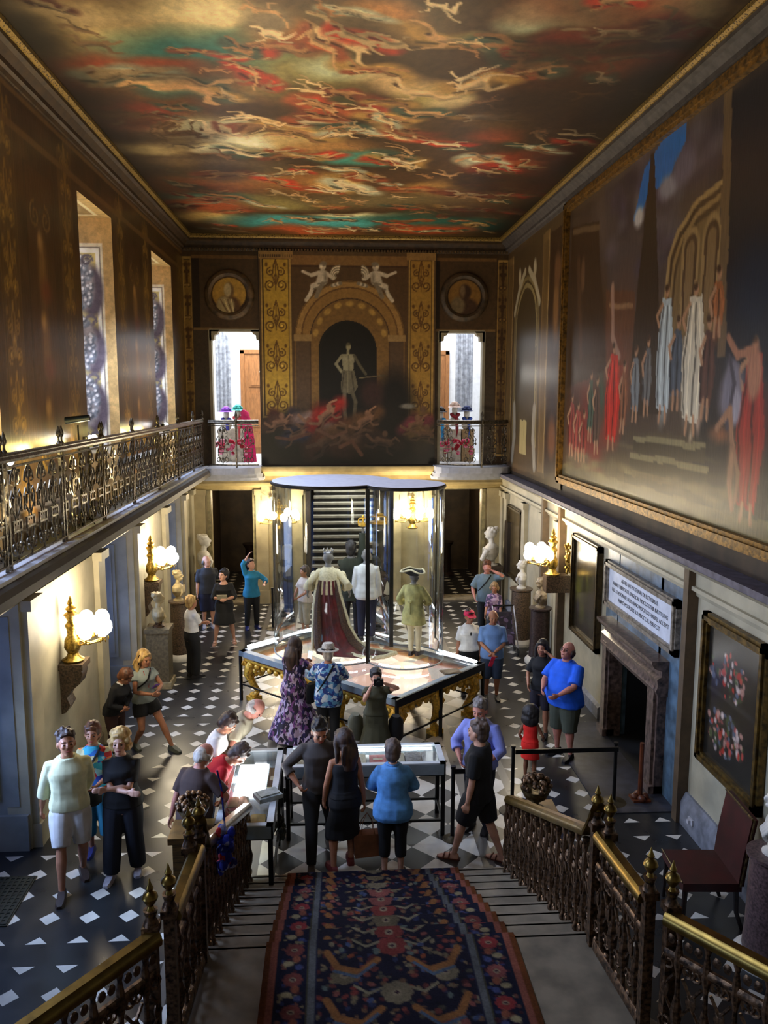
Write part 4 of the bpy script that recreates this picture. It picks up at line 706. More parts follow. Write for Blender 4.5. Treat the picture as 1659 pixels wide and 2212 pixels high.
# framed pictures of the lower right wall
def picture(name, lab, y0, y1, z0, z1, cvp, fm, wd=.1, x=4.11, dp=.07, m=None):
    t = thing(name, lab, 'painting', (x, y0, z0)); b = MB(); framebox(b, 0, y1 - y0, 0, z1 - z0, wd, dp); b.build('frame', fm, t)
    painted('canvas', cvp, lambda u, v: (-.03 + 0 * u, u, v), 0.02, y1 - y0 - .02, .02, z1 - z0 - .02, m or PGL, parent=t); return t
PGL = paint_mat('varnished_canvas', .22, (1, 1, 1), 1.3, .05, .9)
DGF = mat('dark_gilt_frame', (.30, .24, .13), .4, .5, noise=.2, scale=12)
rr = np.random.RandomState(41)
c1 = Cv(0, 1.6, 0, 1.9, .02, (30, 26, 18)); 
for k in range(24): c1.blob(rr.uniform(.4, 1.2), rr.uniform(.4, 1.5), rr.uniform(.05, .2), rr.uniform(.1, .35), (rr.randint(30, 78),) * 2 + (rr.randint(20, 45),), .9, .7)
picture('portrait_painting', 'dark framed picture left of the fireplace reflecting the wall lamp', 13.25, 14.8, 1.1, 2.95, c1, DGF)
c2 = Cv(0, 1.7, 0, 1.95, .018, (26, 24, 20)); c2.rect(.2, 1.5, .95, 1.0, (40, 38, 34)); 
for k in range(150):
    up_ = rr.rand() < .5; cx, cz = (.85, 1.25) if up_ else (.85, .55); a, q = rr.uniform(0, 6.28), math.sqrt(rr.rand()); u_, v_ = cx + .45 * q * math.cos(a), cz + .26 * q * math.sin(a)
    c = [(150, 60, 50), (170, 150, 140), (110, 60, 54), (150, 110, 96), (70, 74, 84), (60, 70, 40), (140, 40, 30)][rr.randint(7)]
    c2.blob(u_, v_, rr.uniform(.02, .05), rr.uniform(.02, .05), c, .6, .9)
t = picture('flower_painting', 'dark still life of flowers in a gilt frame right of the fireplace', 7.9, 9.38, 1.03, 2.9, c2, mat('flower_frame', (.46, .36, .16), .4, .6, noise=.25, scale=12), .13)
c3 = Cv(0, 1.1, 0, 1.9, .02, (58, 48, 30)); c3.blob(.55, 1.2, .25, .5, (84, 70, 46), .8)
picture('far_painting', 'narrow picture beyond the right wall lamp, gilt inner edge', 18.95, 20.45, .95, 2.75, c3, DGF, .09)
struct(MB().box((4.0, 20.25, .9), (4.12, 20.6, 2.3)).build('wall_right', DWOOD))
b = MB(); b.box((-.02, -.06, -.04), (0, .06, .04)); b.box((-.05, -.025, -.03), (-.02, .025, .02))
so = b.build('wall_socket', mat('white_plastic', (.8, .8, .82), .4)); so.location = (4.03, 9.35, .2); tag(so, 'small white electric socket low on the right wall skirting', 'socket')

# ------------------------------------------------------------------ stair and landing
SX0, SX1 = -1.42, 1.55; RH, TD, YB = .14, .3425, 8.57
ST = mat('stair_stone', (.52, .47, .39), .55, noise=.1, scale=5)
b = MB()
for k in range(9):
    y = YB - TD * k; z = RH * (k + 1); b.box((SX0 - .12, y - TD if k < 8 else 5.6, 0 if k == 0 else z - RH - .02), (SX1 + .12, y, z)); b.box((SX0 - .12, y - .02, z - .035), (SX1 + .12, y + .025, z))
ZL = RH * 9; YT = YB - TD * 8
b.prism([(SX0 - .15, 5.6), (SX1 + .15, 5.6), (SX1 + .15, 4.95), (3.2, 3.2), (3.2, -1), (-3.1, -1), (-3.1, 3.2), (SX0 - .15, 4.95)], 'z', ZL - .14, ZL)
b.box((SX0 - .1, -1, 0), (SX1 + .1, 5.7, ZL - .13)); struct(b.build('trim_16', ST, smooth=0), 'stone stair and landing in the foreground')
cvk = Cv(-.95, .98, 0, 7.2, .0125, (24, 22, 34)); W0, W1 = -.95, .98
rr = np.random.RandomState(77)
PAL = [(108, 48, 42), (116, 66, 58), (96, 84, 62), (112, 100, 76), (60, 70, 96), (124, 64, 40), (84, 92, 84)]
def flower(u, v, r_, c, c2=(132, 116, 90)):
    for k in range(8):
        a = k * math.pi / 4; cvk.blob(u + .62 * r_ * math.cos(a), v + .62 * r_ * math.sin(a), r_ * .36, r_ * .36, c, .25)
    cvk.blob(u, v, r_ * .55, r_ * .55, c, .2); cvk.blob(u, v, r_ * .3, r_ * .3, c2, .2); cvk.blob(u, v, r_ * .13, r_ * .13, (50, 30, 40), .2)
for k in range(1500):
    c = [(70, 34, 34), (96, 70, 50), (40, 44, 66), (110, 92, 66), (86, 44, 40), (66, 62, 50), (104, 52, 44)][rr.randint(7)]
    cvk.blob(rr.uniform(-.58, .6), rr.uniform(0, 7.2), rr.uniform(.012, .03), rr.uniform(.012, .03), c, .3, .9, rr.uniform(0, 3))
for v in np.arange(.1, 7.2, .50):
    for u, s in ((0.015, 1), (-.36, .8), (.39, .8)):
        o = .31 if s < 1 else 0; flower(u, v + o, .10 * s + .02, PAL[rr.randint(4)])
    for sx in (-1, 1):
        for k in range(12): cvk.blob(.015 + sx * rr.uniform(.08, .6), v + rr.uniform(0, .6), .03, .02, PAL[rr.randint(7)], .3, .95, rr.uniform(0, 3))
        cvk.stroke([(.015 + sx * .12, v + .15), (.015 + sx * .25, v + .28), (.015 + sx * .42, v + .22), (.015 + sx * .5, v + .05)], .03, (128, 84, 46), .95, .3); cvk.stroke([(.015 + sx * .15, v + .2), (.015 + sx * .28, v + .33), (.015 + sx * .44, v + .26)], .014, (70, 84, 100), .95, .3)
        cvk.stroke([(.015 + sx * .1, v + .45), (.015 + sx * .2, v + .5), (.015 + sx * .3, v + .42)], .012, (120, 110, 84), .9, .3)
for sx, e in ((-1, W0), (1, W1)):
    a = lambda q: e - sx * q
    def band(q0, q1, c): x0, x1 = sorted((a(q0), a(q1))); cvk.rect(x0, x1, 0, 7.2, c)
    band(0, .05, (96, 52, 24)); band(.05, .10, (128, 74, 58)); band(.10, .115, (24, 26, 40)); band(.115, .32, (22, 22, 38)); band(.32, .335, (60, 56, 40)); band(.335, .385, (84, 84, 82)); band(.385, .40, (30, 30, 46))
    for k in range(500): cvk.blob(a(rr.uniform(.13, .31)), rr.uniform(0, 7.2), rr.uniform(.01, .022), rr.uniform(.01, .022), [(96, 60, 50), (110, 98, 70), (44, 50, 84), (60, 30, 34)][rr.randint(4)], .3, .9)
    for i, v in enumerate(np.arange(.05, 7.2, .16)):
        if i % 2: flower(a(.22), v + .06, .075, [(124, 46, 44), (118, 66, 60), (104, 54, 48)][rr.randint(3)])
        else: cvk.blob(a(.18), v + .05, .04, .03, (140, 126, 92), .3); cvk.blob(a(.26), v + .09, .03, .03, (60, 66, 100), .3); cvk.blob(a(.24), v, .03, .04, (122, 70, 50), .3)
cvk.a = cvk.a * (.72 + .35 * vnoise(cvk.nv, cvk.nu, 14, 3, 8)[..., None])
LS = []; y, z = YB + .02, 0.0
for k in range(9): LS += [((y, z), (y, z + RH))]; z += RH; LS += [((y, z), (y - TD if k < 8 else 3.2, z))]; y -= TD
def carpet_map(u, v):
    Y, Z = np.zeros_like(v), np.zeros_like(v); s = 0
    for (p, q) in LS:
        L = math.hypot(q[0] - p[0], q[1] - p[1]); m_ = (v >= s) & (v <= s + L + 1e-9); t = (v[m_] - s) / L
        Y[m_] = p[0] + (q[0] - p[0]) * t; Z[m_] = p[1] + (q[1] - p[1]) * t; s += L
    return u, Y + .012, Z + .012
ck = painted('stair_runner', cvk, carpet_map, W0, W1, 0, 6.4, paint_mat('woven_runner', .95, (6, 6, 6), 1.0, .3, .1)); ck.data.shade_flat()
tag(ck, 'flowered runner carpet in blue, red and pink down the foreground stair', 'carpet')
# ------------------------------------------------------------------ wrought iron railings
def scroll_mesh(h=.98, w_=.34, r_=.011):
    b = MB(); S = h / .98
    def T(pts, rad=r_): b.tube([(x, 0, z * S) for x, z in pts], rad, 5)
    for sx in (-1, 1):
        T([(sx * q[0], q[1]) for q in spiral(.085, .13, .075, .02, -1.57, 1.1, 12)])
        T([(sx * .02, .05), (sx * .12, .24), (sx * .10, .30)]); T([(sx * .02, .44), (sx * .13, .54), (sx * .155, .64), (sx * .10, .72), (sx * .05, .66), (sx * .09, .62)])
        T([(sx * .02, .95), (sx * .10, .88), (sx * .13, .80), (sx * .07, .78)])
        b.sph((sx * .08, 0, .60 * S), (.03, .014, .055), 6); b.sph((sx * .145, 0, .52 * S), (.022, .012, .04), 6); b.sph((sx * .05, 0, .86 * S), (.03, .014, .045), 6)
    for z in (.30, .40): b.cbox((0, 0, z * S), (.24, .02, .022))
    for x in (-.11, .11): b.cbox((x, 0, .35 * S), (.022, .02, .1 * S))
    for x in (-.035, .035): b.cbox((x, 0, .42 * S), (.012, .012, .12))
    T([(0, 0), (0, .30)]); T([(0, .45), (0, .98)]); b.sph((0, 0, .70 * S), (.035, .02, .07), 6); b.sph((0, 0, .15 * S), (.028, .018, .04), 6)
    return b
def finial(b, c, s=1.0, n=12):
    b.lathe([(r_ * s, z * s) for r_, z in ((.045, 0), (.05, .02), (.03, .04), (.022, .07), (.05, .11), (.062, .14), (.05, .17), (.02, .19), (.03, .215), (.016, .245), (.004, .29))], c, n)
RIRON = mat('weathered_gilt_iron', (.46, .42, .35), .33, .7, noise=.25, scale=25, bump=.2)
scr = scroll_mesh().build('scroll_panel', RIRON); SCR = scr.data; bpy.data.objects.remove(scr)
def put(mesh, name, parent, loc, rz=0, m=None):
    o = bpy.data.objects.new(name, mesh); COL.objects.link(o); o.parent = parent; o.location = loc; o.rotation_euler = (0, 0, rz); return o
def railing(label, pts, z0, posts, h=1.2, step=.37, cross=False):
    t = thing('gallery_railing', label, 'railing', (pts[0][0], pts[0][1], z0)); o0 = Vector((pts[0][0], pts[0][1]))
    L = [(Vector(p) - o0) for p in pts]
    b = MB(); b.tube([(p.x, p.y, h - .04) for p in L], .036, 8); b.tube([(p.x, p.y, h) for p in L], .028, 8); b.build('top_rail', RIRON, t)
    b = MB(); b.tube([(p.x, p.y, .06) for p in L], .018, 6); b.tube([(p.x, p.y, h - .12) for p in L], .014, 6); b.build('bottom_rail', RIRON, t)
    for a, c in zip(L[:-1], L[1:]):
        d = c - a; n = max(1, int(d.length / step)); ang = math.atan2(d.y, d.x)
        for k in range(n):
            p = a + d * ((k + .5) / n); put(SCR, 'scroll_panel', t, (p.x, p.y, .07), ang)
    for p in posts:
        q = Vector(p) - o0; b = MB()
        for s in (-.05, .05):
            b.cbox((q.x, q.y + s, h / 2), (.03, .03, h)); b.lathe([(.03, 0), (.035, .03), (.015, .06), (.012, .1), (.03, .13), (.028, .16), (.006, .24)], (q.x, q.y + s, h), 8)
            b.cbox((q.x, q.y + s, h + .13), (.03, .08, .02))
        b.build('post', RIRON, t)
    return t
railing('long ornate iron railing of the left gallery', [(-3.66, 2.5), (-3.66, 8.0), (-3.66, 14.5), (-3.66, 20.9)], 3.70, [(-3.66, y) for y in (4.6, 6.4, 8.3, 10.05, 11.8, 13.6, 15.6, 17.6, 19.5, 20.9)], 1.16)
railing('short ornate railing of the left end balcony', [(-3.5, 20.85), (-2.8, 20.72), (-2.25, 20.8)], 3.68, [(-2.8, 20.72)], 1.16)
railing('bowed ornate railing of the right end balcony', [(2.25, 20.8), (2.75, 20.52), (3.35, 20.5), (3.9, 20.72), (4.08, 20.95)], 3.68, [(3.35, 20.5)], 1.16)
# stair balustrades
bal = MB(); bal.lathe([(.03, 0), (.035, .03), (.018, .06), (.016, .16), (.034, .24), (.04, .32), (.018, .42), (.015, .55), (.032, .64), (.026, .72), (.014, .80), (.03, .86), (.03, .9)], (0, 0, 0), 8)
for s in (-1, 1):
    bal.tube([(0, s * q[0], q[1]) for q in spiral(.07, .2, .055, .015, -1.57, 1.2, 10)], .012, 5); bal.tube([(0, s * q[0], q[1]) for q in spiral(.065, .62, .055, .015, 1.57, -1.2, 10)], .012, 5)
    bal.tube([(0, s * .02, .28), (0, s * .11, .42), (0, s * .03, .55)], .012, 5); bal.sph((0, s * .085, .42), (.014, .03, .06), 6); bal.sph((0, s * .06, .78), (.012, .03, .035), 6); bal.sph((0, s * .10, .06), (.02, .03, .04), 6)
bo = bal.build('baluster', BRONZE); BALM = bo.data; bpy.data.objects.remove(bo)
RAILP = [(-.055, -.03), (.055, -.03), (.06, 0), (.05, .03), (.03, .05), (-.03, .05), (-.05, .03), (-.06, 0)]
def handrail(b, pts, prof=RAILP):
    P = [Vector(p) for p in pts]; rings = []
    for i, p in enumerate(P):
        t = (P[min(i + 1, len(P) - 1)] - P[max(i - 1, 0)]); t.z = 0; t = t.normalized() if t.length > 1e-5 else Vector((0, 1, 0)); n = Vector((t.y, -t.x, 0))
        rings.append([p + n * q[0] + Vector((0, 0, q[1])) for q in prof])
    b.loft(rings)
def balustrade(side, lab):
    X = (1.50, 1.56, 1.64) if side > 0 else (-1.36, -1.41, -1.47)
    t = thing('stair_balustrade', lab, 'balustrade', (X[0], 8.3, 0)); o = Vector((X[0], 8.3, 0)); W_ = lambda x, y, z: Vector((x, y, z)) - o
    def nose(y): return min(ZL, max(0, (YB - y) / TD * RH + .07))
    b = MB(); pts = [W_(X[0] + (X[1] - X[0]) * k / 10, 8.38 - .25 * k, nose(8.38 - .25 * k) + .92) for k in range(11)] + [W_(X[1], 5.75, ZL + 1.0), W_(X[1], 5.68, ZL + 1.12)]
    handrail(b, pts); b.build('handrail', BRASS, t)
    for k in range(9):
        for q in ((.09, .26) if k < 8 else (.09,)):
            y = YB - TD * k - q; put(BALM, 'baluster', t, tuple(W_(X[0] + (X[1] - X[0]) * (8.4 - y) / 2.7, y, RH * (k + 1))))
    # level run on the landing, then the flaring run
    runs = [((X[1], 5.62), (X[2] - .02 * side, 4.86)), ((X[2] + .04 * side, 4.66), (X[2] + .48 * side, 4.06)), ((X[2] + .48 * side, 4.06), (X[2] + 1.0 * side, 3.35))]
    b = MB()
    for (a, c) in runs:
        bb = MB(); bc = MB(); handrail(b, [W_(a[0], a[1], ZL + .93), W_(c[0], c[1], ZL + .93)]); handrail(bb, [W_(a[0], a[1], ZL + .70), W_(c[0], c[1], ZL + .70)], [(q[0] * .4, q[1] * .6) for q in RAILP]); bb.build('landing_lower_rail', BRONZE, t); handrail(bc, [W_(a[0], a[1], ZL + .05), W_(c[0], c[1], ZL + .05)], [(q[0] * .5, q[1]) for q in RAILP])
        d = Vector(c) - Vector(a); n = max(2, int(d.length / .17)); ang = math.atan2(d.y, d.x) - math.pi / 2
        for k in range(n): p = Vector(a) + d * ((k + .5) / n); put(BALM, 'baluster', t, tuple(W_(p.x, p.y, ZL + .02)), ang)
        bc.build('landing_foot_rail', BRONZE, t)
    b.build('landing_handrail', BRASS, t)
    for (x, y) in ((X[1] - .0 * side, 5.70), (X[1] + .05 * side, 5.56), (X[2] - .01 * side, 4.84), (X[2] + .07 * side, 4.68)):
        b = MB(); p = W_(x, y, ZL); b.cbox((p.x, p.y, p.z + .48), (.07, .07, .96)); b.cbox((p.x, p.y, p.z + .98), (.1, .1, .05)); b.lathe([(.05, 0), (.03, .05), (.045, .1)], (p.x, p.y, p.z + 1.0), 10); nw = b.build('newel_post', BRONZE, t)
        b = MB(); finial(b, (p.x, p.y, p.z + 1.07), .8); b.build('finial', BRASS, nw)
    return t
balustrade(1, 'bronze stair balustrade with brass handrail on the right of the runner')
balustrade(-1, 'bronze stair balustrade with brass handrail on the left of the runner')
def flower_basket(x, y, lab, lab2, gp=None):
    t = tag(MB().box((-.2, -.16, 0), (.2, .16, .86)).box((-.24, -.2, .86), (.24, .2, .93)).box((-.24, -.2, 0), (.24, .2, .14)).build('newel_pedestal', mat('gilt_walnut', (.46, .34, .16), .4, .35, noise=.2, scale=8, stretch=(1, 1, 6))), lab2, 'pedestal'); t.location = (x, y, 0)
    t = thing('flower_basket', lab, 'ornament', (x, y, .93)); MB().lathe([(.09, 0), (.1, .02), (.04, .05), (.04, .08), (.12, .14), (.16, .22), (.17, .25), (.14, .25)], (0, 0, 0), 16).build('bowl', DGOLD, t)
    b = MB(); r_ = random.Random(int(x * 100))
    for k in range(46):
        a, q = r_.uniform(0, 6.28), math.sqrt(r_.random()) * .17; b.sph((q * math.cos(a), q * math.sin(a), .26 + .12 * (1 - (q / .17) ** 2) + r_.uniform(-.01, .02)), r_.uniform(.022, .04), 7)
    b.build('flowers', BRONZE, t)
flower_basket(1.80, 8.42, 'bronze basket of flowers on the right foot of the stair', 'gilt walnut pedestal at the right foot of the stair')
flower_basket(-1.90, 8.22, 'bronze basket of flowers on the left foot of the stair', 'gilt walnut pedestal at the left foot of the stair')

# ------------------------------------------------------------------ candelabra
BULB = emis('lit_globe', (1.0, .92, .74), 26)
def candelabrum(lab, x, y, z, cx, cy, cz, spread, n, wall, sy=1.0, power=30, name='wall_candelabrum', lz=.3):
    t = thing(name, lab, 'lamp', (x, y, z)); ux, uy = {'L': (1, 0), 'R': (-1, 0), 'B': (0, -1)}[wall]
    b = MB(); b.lathe([(.13, 0), (.15, .03), (.09, .07), (.07, .12), (.11, .2), (.10, .3), (.06, .38), (.07, .46)], (0, 0, 0), 14); b.build('base', GOLD, t)
    b = MB(); b.lathe([(.065, .44), (.09, .50), (.05, .56), (.08, .62), (.10, .65), (.05, .69), (.075, .73), (.03, .77), (.045, .80), (.03, .84), (.006, .90)], (0, 0, 0), 12); b.build('finial', GOLD, t)
    c = Vector((cx - x, cy - y, cz - z))
    for k in range(n):
        a = 2 * math.pi * k / n + .3; p = c + Vector((math.cos(a) * spread * (sy if wall == 'B' else .8), math.sin(a) * spread * (sy if wall != 'B' else .35), (.06 if k % 2 else -.04)))
        b = MB(); m_ = Vector((p.x * .5, p.y * .5, p.z - .2)); b.tube([(0, 0, .34), m_, (p.x, p.y, p.z - .16), (p.x, p.y, p.z - .09)], .014, 6); b.lathe([(.012, 0), (.05, .015), (.03, .03)], (p.x, p.y, p.z - .12), 8)
        for q in range(3): a2 = q * 2.1; b.sph((p.x + .04 * math.cos(a2), p.y + .04 * math.sin(a2), p.z - .16), (.009, .009, .028), 5)
        ar = b.build('arm', GOLD, t); MB().sph(tuple(p), (.10, .10, .115), 12).build('glass_globe', BULB, ar)
    light(name + '_light', 'POINT', (cx + ux * .1, cy + uy * .1, cz + lz), power, WARM, .18)
    return t
candelabrum('gilt candelabrum with lit globes on the nearest left wall bracket', -3.93, 10.95, 1.90, -3.70, 11.1, 2.36, .2, 9, 'L', 1.0, 110)
candelabrum('gilt candelabrum with lit globes on the farther left wall bracket', -3.93, 15.85, 1.90, -3.70, 16.05, 2.34, .2, 9, 'L', 1.0, 110)
candelabrum('gilt candelabrum with lit globes on the right wall pillar', 3.80, 15.25, 2.05, 3.54, 15.3, 2.48, .24, 9, 'R', 1.0, 110)
candelabrum('wide lit gilt sconce left of the far central opening', -1.8, 21.2, 2.02, -1.8, 21.0, 2.42, .5, 8, 'B', .95, 120, 'wall_sconce', .15)
candelabrum('wide lit gilt sconce right of the far central opening', 1.68, 21.2, 2.02, 1.68, 21.0, 2.44, .5, 8, 'B', .95, 120, 'wall_sconce', .15)
for y, nm in ((10.95, 'nearest'), (15.85, 'farther')):
    t = thing('console_bracket', 'scrolled brown stone bracket under the %s left candelabrum' % nm, 'bracket', (-4.08, y, 1.2))
    b = MB(); b.prism([(0, 0), (.06, .02), (.12, .12), (.08, .22), (.14, .32), (.26, .42), (.30, .56), (.28, .62), (0, .62)], 'y', -.13, .13); b.build('bracket', GRANITE, t)
    MB().box((0, -.18, .62), (.32, .18, .70)).build('shelf', GRANITE, t)
MB_ = MB().box((3.66, 15.13, 1.72), (4.12, 15.40, 2.05)); o = MB_.build('pillar_bracket', GRANITE); tag(o, 'brown stone block carrying the right candelabrum', 'bracket')
b = MB(); r_ = random.Random(4)
b.tube([(0, 0, -.3), (-.05, 0, -.1), (-.03, .02, .1), (-.12, 0, .25)], [.02, .05, .04, .02], 7)
for k in range(14): b.sph((-.04 + r_.uniform(-.05, .02), r_.uniform(-.05, .05), -.28 + k * .04), (.03, .03, .04), 6)
o = b.build('gilt_wall_ornament', GOLD); o.location = (4.06, 14.95, 2.45); tag(o, 'gilt leafy wall ornament beside the right candelabrum', 'ornament')
for x in (-2.06, 1.55):
    b = MB(); b.box((-.3, -.03, 0), (.3, 0, .5)); b.lathe([(.08, .05), (.1, .12), (.05, .2), (.07, .3)], (0, -.06, 0), 10)
    o = b.build('wall_relief', HST); o.location = (x + .1, 21.38, 2.75); tag(o, 'pale carved relief panel above the %s far sconce' % ('left' if x < 0 else 'right'), 'relief')

# ------------------------------------------------------------------ busts and pedestals
def remesh(o, vox, smooth=2):
    m = o.modifiers.new('r', 'REMESH'); m.mode = 'VOXEL'; m.voxel_size = vox; m.use_smooth_shade = True
    if smooth: s = o.modifiers.new('s', 'SMOOTH'); s.iterations = smooth; s.factor = .5
    return o
def bust(lab, x, y, z, m, rz=0, s=1.0, arm=False, tilt=0, basem=None):
    t = thing('marble_bust', lab, 'bust', (x, y, z), rz)
    b = MB(); b.sph((0, .0, .535), (.078, .092, .10), 14); b.sph((0, .035, .47), (.052, .06, .065), 10); b.sph((0, .105, .515), (.014, .022, .03), 6); b.sph((0, .08, .545), (.05, .02, .014), 6); b.sph((0, .088, .455), (.028, .02, .02), 6)
    for q in range(16): a = q * .39; b.sph((.068 * math.cos(a), -.025 + .07 * math.sin(a), .59 + .02 * math.sin(q * 3)), .03, 6)
    b.tube([(0, -.02, .26), (0, 0, .44)], [.058, .042], 12)
    b.loft([[(w_ * math.cos(2 * math.pi * i / 16), d * math.sin(2 * math.pi * i / 16) - .01, zz) for i in range(16)] for zz, w_, d in ((.08, .06, .05), (.14, .12, .09), (.22, .19, .11), (.30, .18, .10), (.35, .08, .07))])
    for k in range(4): b.tube([(-.16 + .05 * k, .07, .3), (-.06 + .05 * k, .11, .18), (.02 + .03 * k, .07, .1)], .022, 6)
    if arm: b.tube([(-.17, 0, .28), (-.2, .08, .12), (-.06, .14, .1)], [.05, .04, .03], 8)
    for i, v in enumerate(b.v): b.v[i] = tuple(q * s for q in v)
    remesh(b.build('head_and_shoulders', m, t), .010 * s, 1)
    MB().lathe([(.11 * s, 0), (.11 * s, .02), (.06 * s, .05), (.07 * s, .11)], (0, 0, 0), 14).build('socle', basem or m, t); return t
def pedestal(lab, x, y, h, m, r_=.2, sq=False, bm=None, name='pedestal'):
    t = thing(name, lab, 'pedestal', (x, y, 0))
    if sq: MB().box((-r_, -r_, .12), (r_, r_, h - .08)).build('shaft', m, t)
    else: MB().lathe([(r_, .12), (r_ * .93, .4), (r_ * .88, h - .06)], (0, 0, 0), 24).build('shaft', m, t)
    if sq: MB().box((-r_ * 1.2, -r_ * 1.2, 0), (r_ * 1.2, r_ * 1.2, .12)).build('base', bm or m, t); MB().box((-r_ * 1.15, -r_ * 1.15, h - .08), (r_ * 1.15, r_ * 1.15, h)).build('cap', m, t)
    else: MB().lathe([(r_ * 1.35, 0), (r_ * 1.35, .06), (r_ * 1.2, .1), (r_ * 1.02, .13)], (0, 0, 0), 24).build('base', bm or MARBLE, t); MB().lathe([(r_ * .88, h - .06), (r_ * 1.05, h - .03), (r_ * 1.05, h)], (0, 0, 0), 24).build('cap', m, t)
    return t
BUFF = mat('buff_pedestal', (.46, .40, .28), .5, noise=.12, scale=20)
pedestal('buff stone pedestal of the bearded bust, near left', -3.70, 15.25, 1.15, BUFF, .2, True, CREAMM)
bust('bearded bust with dark bronze drapery on the buff pedestal', -3.70, 15.25, 1.15, CREAMM, R(-70), 1.05, basem=BRONZE)
pedestal('dark granite pedestal behind the bearded bust', -3.62, 16.85, 1.25, GRANITE, .2)
bust('yellow lit curly bust on the dark granite pedestal, left side', -3.62, 16.85, 1.25, CREAMM, R(-100), 1.0)
pedestal('pedestal in the far left corner', -3.70, 20.9, .98, DSTONE, .2, True)
bust('tall white female bust in the far left corner', -3.70, 20.9, .98, MARBLE, R(-70), 1.55)
pedestal('pedestal in the far right corner', 3.72, 20.7, 1.12, DSTONE, .2, True)
bust('white half figure with an arm in the far right corner', 3.68, 20.7, 1.12, MARBLE, R(60), 1.6, arm=True)
pedestal('speckled granite column with white moulded base, right side', 3.74, 17.5, 1.26, GRANITE, .24)
bust('white marble head on the speckled column, right side', 3.74, 17.5, 1.26, MARBLE, R(80), 1.0)
pedestal('dark column under the mottled bust, right side', 3.84, 16.2, 1.16, mat('dark_column', (.26, .20, .20), .35, noise=.25, scale=30), .22)
bust('mottled grey bust looking down, on the dark column', 3.84, 16.2, 1.16, mat('mottled_marble', (.62, .56, .46), .4, color2=(.36, .30, .24), scale=12), R(100), 1.0)
pedestal('pinkish granite column at the right edge near the red chair', 3.79, 7.08, 1.12, mat('pink_granite', (.42, .33, .32), .35, noise=.2, scale=40), .24)
bust('white marble bust at the right edge beside the red chair', 3.79, 7.08, 1.12, MARBLE, R(70), 1.05)

# ------------------------------------------------------------------ great table and its glass canopy
CA = math.atan2(2.62, -2.65)   # long side direction
ex = Vector((math.cos(CA), math.sin(CA), 0)); ey = Vector((math.cos(CA - math.pi / 2), math.sin(CA - math.pi / 2), 0)); F0 = Vector((.53, 11.76, 0)); LL, WW = 3.72, 2.33
CT = F0 + ex * LL / 2 + ey * WW / 2; rzc = CA
def loc2(p, z=0): q = Vector((p[0] - CT.x, p[1] - CT.y, 0)); return (q.dot(ex), -q.dot(ey), z)
t = thing('gilt_table', 'huge gilded table with inlaid marble top under the glass canopy', 'table', (CT.x, CT.y, 0), rzc)
hx, hy = 1.80, 1.10
b = MB(); b.box((-hx, -hy, .78), (hx, hy, .84)); b.build('tabletop', multi('inlaid_marble', [(.55, .34, .20), (.70, .58, .46), (.44, .24, .16), (.78, .68, .56), (.36, .28, .20)], 2.2, .2), t)
b = MB(); b.box((-hx + .05, -hy + .05, .66), (hx - .05, hy - .05, .78)); b.box((-hx, -hy, .74), (hx, hy, .775))
r_ = random.Random(9)
for sx in np.linspace(-hx, hx, 22):
    for sy in (-hy, hy): b.sph((sx, sy, .69), (.06, .03, .05), 6)
for sy in np.linspace(-hy, hy, 13):
    for sx in (-hx, hx): b.sph((sx, sy, .69), (.03, .06, .05), 6)
b.build('apron', BGOLD, t)
def gleg(x, y, ax, ay):
    b = MB(); pts = [(0, 0, .72), (.08, .08, .62), (.11, .11, .48), (.05, .05, .30), (-.01, -.01, .17), (.04, .04, .08)]
    b.tube([(x + p[0] * ax, y + p[1] * ay, p[2]) for p in pts], [.12, .115, .085, .06, .055, .075], 9)
    for k in range(34): q_ = r_.random(); b.sph((x + ax * r_.uniform(-.04, .12) - (.24 * q_ if k % 2 else 0) * ax, y + ay * r_.uniform(-.04, .12) - (.24 * q_ if k % 2 == 0 else 0) * ay, .70 - .3 * r_.random() * (1 - .6 * q_)), (r_.uniform(.025, .045), r_.uniform(.025, .045), r_.uniform(.03, .05)), 6)
    for s in (-1, 1): b.tube([(x + s * .1 * ax, y, .68), (x + s * .2 * ax, y, .60), (x + s * .14 * ax, y, .5)], .03, 6)
    b.cbox((x + .04 * ax, y + .04 * ay, .04), (.2, .2, .08)); b.sph((x + .04 * ax, y + .04 * ay, .1), (.09, .09, .05), 8)
    b.build('leg', BGOLD, t)
for x in (-hx + .16, -.45, .55, hx - .16):
    for y in (-hy + .16, hy - .16): gleg(x, y, 1 if x > 0 else -1, 1 if y > 0 else -1)
for x in (-hx + .14, hx - .14): gleg(x, .0, 1 if x > 0 else -1, .3)
cp = thing('display_canopy', 'large glass topped display frame standing over the gilt table', 'display case', (CT.x, CT.y, 0), rzc)
HX, HY = LL / 2, WW / 2; ZC = .93
b = MB()
for (x0, x1, y0, y1, mm) in ((-HX, HX, -HY, -HY + .13, 0), (-HX, HX, HY - .13, HY, 0), (-HX, -HX + .13, -HY, HY, 0), (HX - .13, HX, -HY, HY, 0)): b.box((x0, y0, ZC - .10), (x1, y1, ZC))
b.build('rim', GREYP, cp)
b = MB(); b.box((-HX - .005, -HY - .01, ZC - .12), (-HX + .03, HY + .01, ZC + .005)); b.build('dark_edge', BLACKM, cp)
MB().box((-HX + .13, -HY + .13, ZC - .02), (HX - .13, HY - .13, ZC - .01)).build('glass_top', LOWR, cp)
for (x, y) in ((-HX + .02, -HY + .02), (HX - .02, -HY + .02), (-HX + .02, HY - .02), (HX - .02, HY - .02), (HX * .25, -HY + .02), (-HX + .02, .05), (HX * .25, HY - .02), (HX - .02, 0)):
    MB().box((x - .022, y - .022, 0), (x + .022, y + .022, ZC - .1)).build('leg', BLACKM, cp)
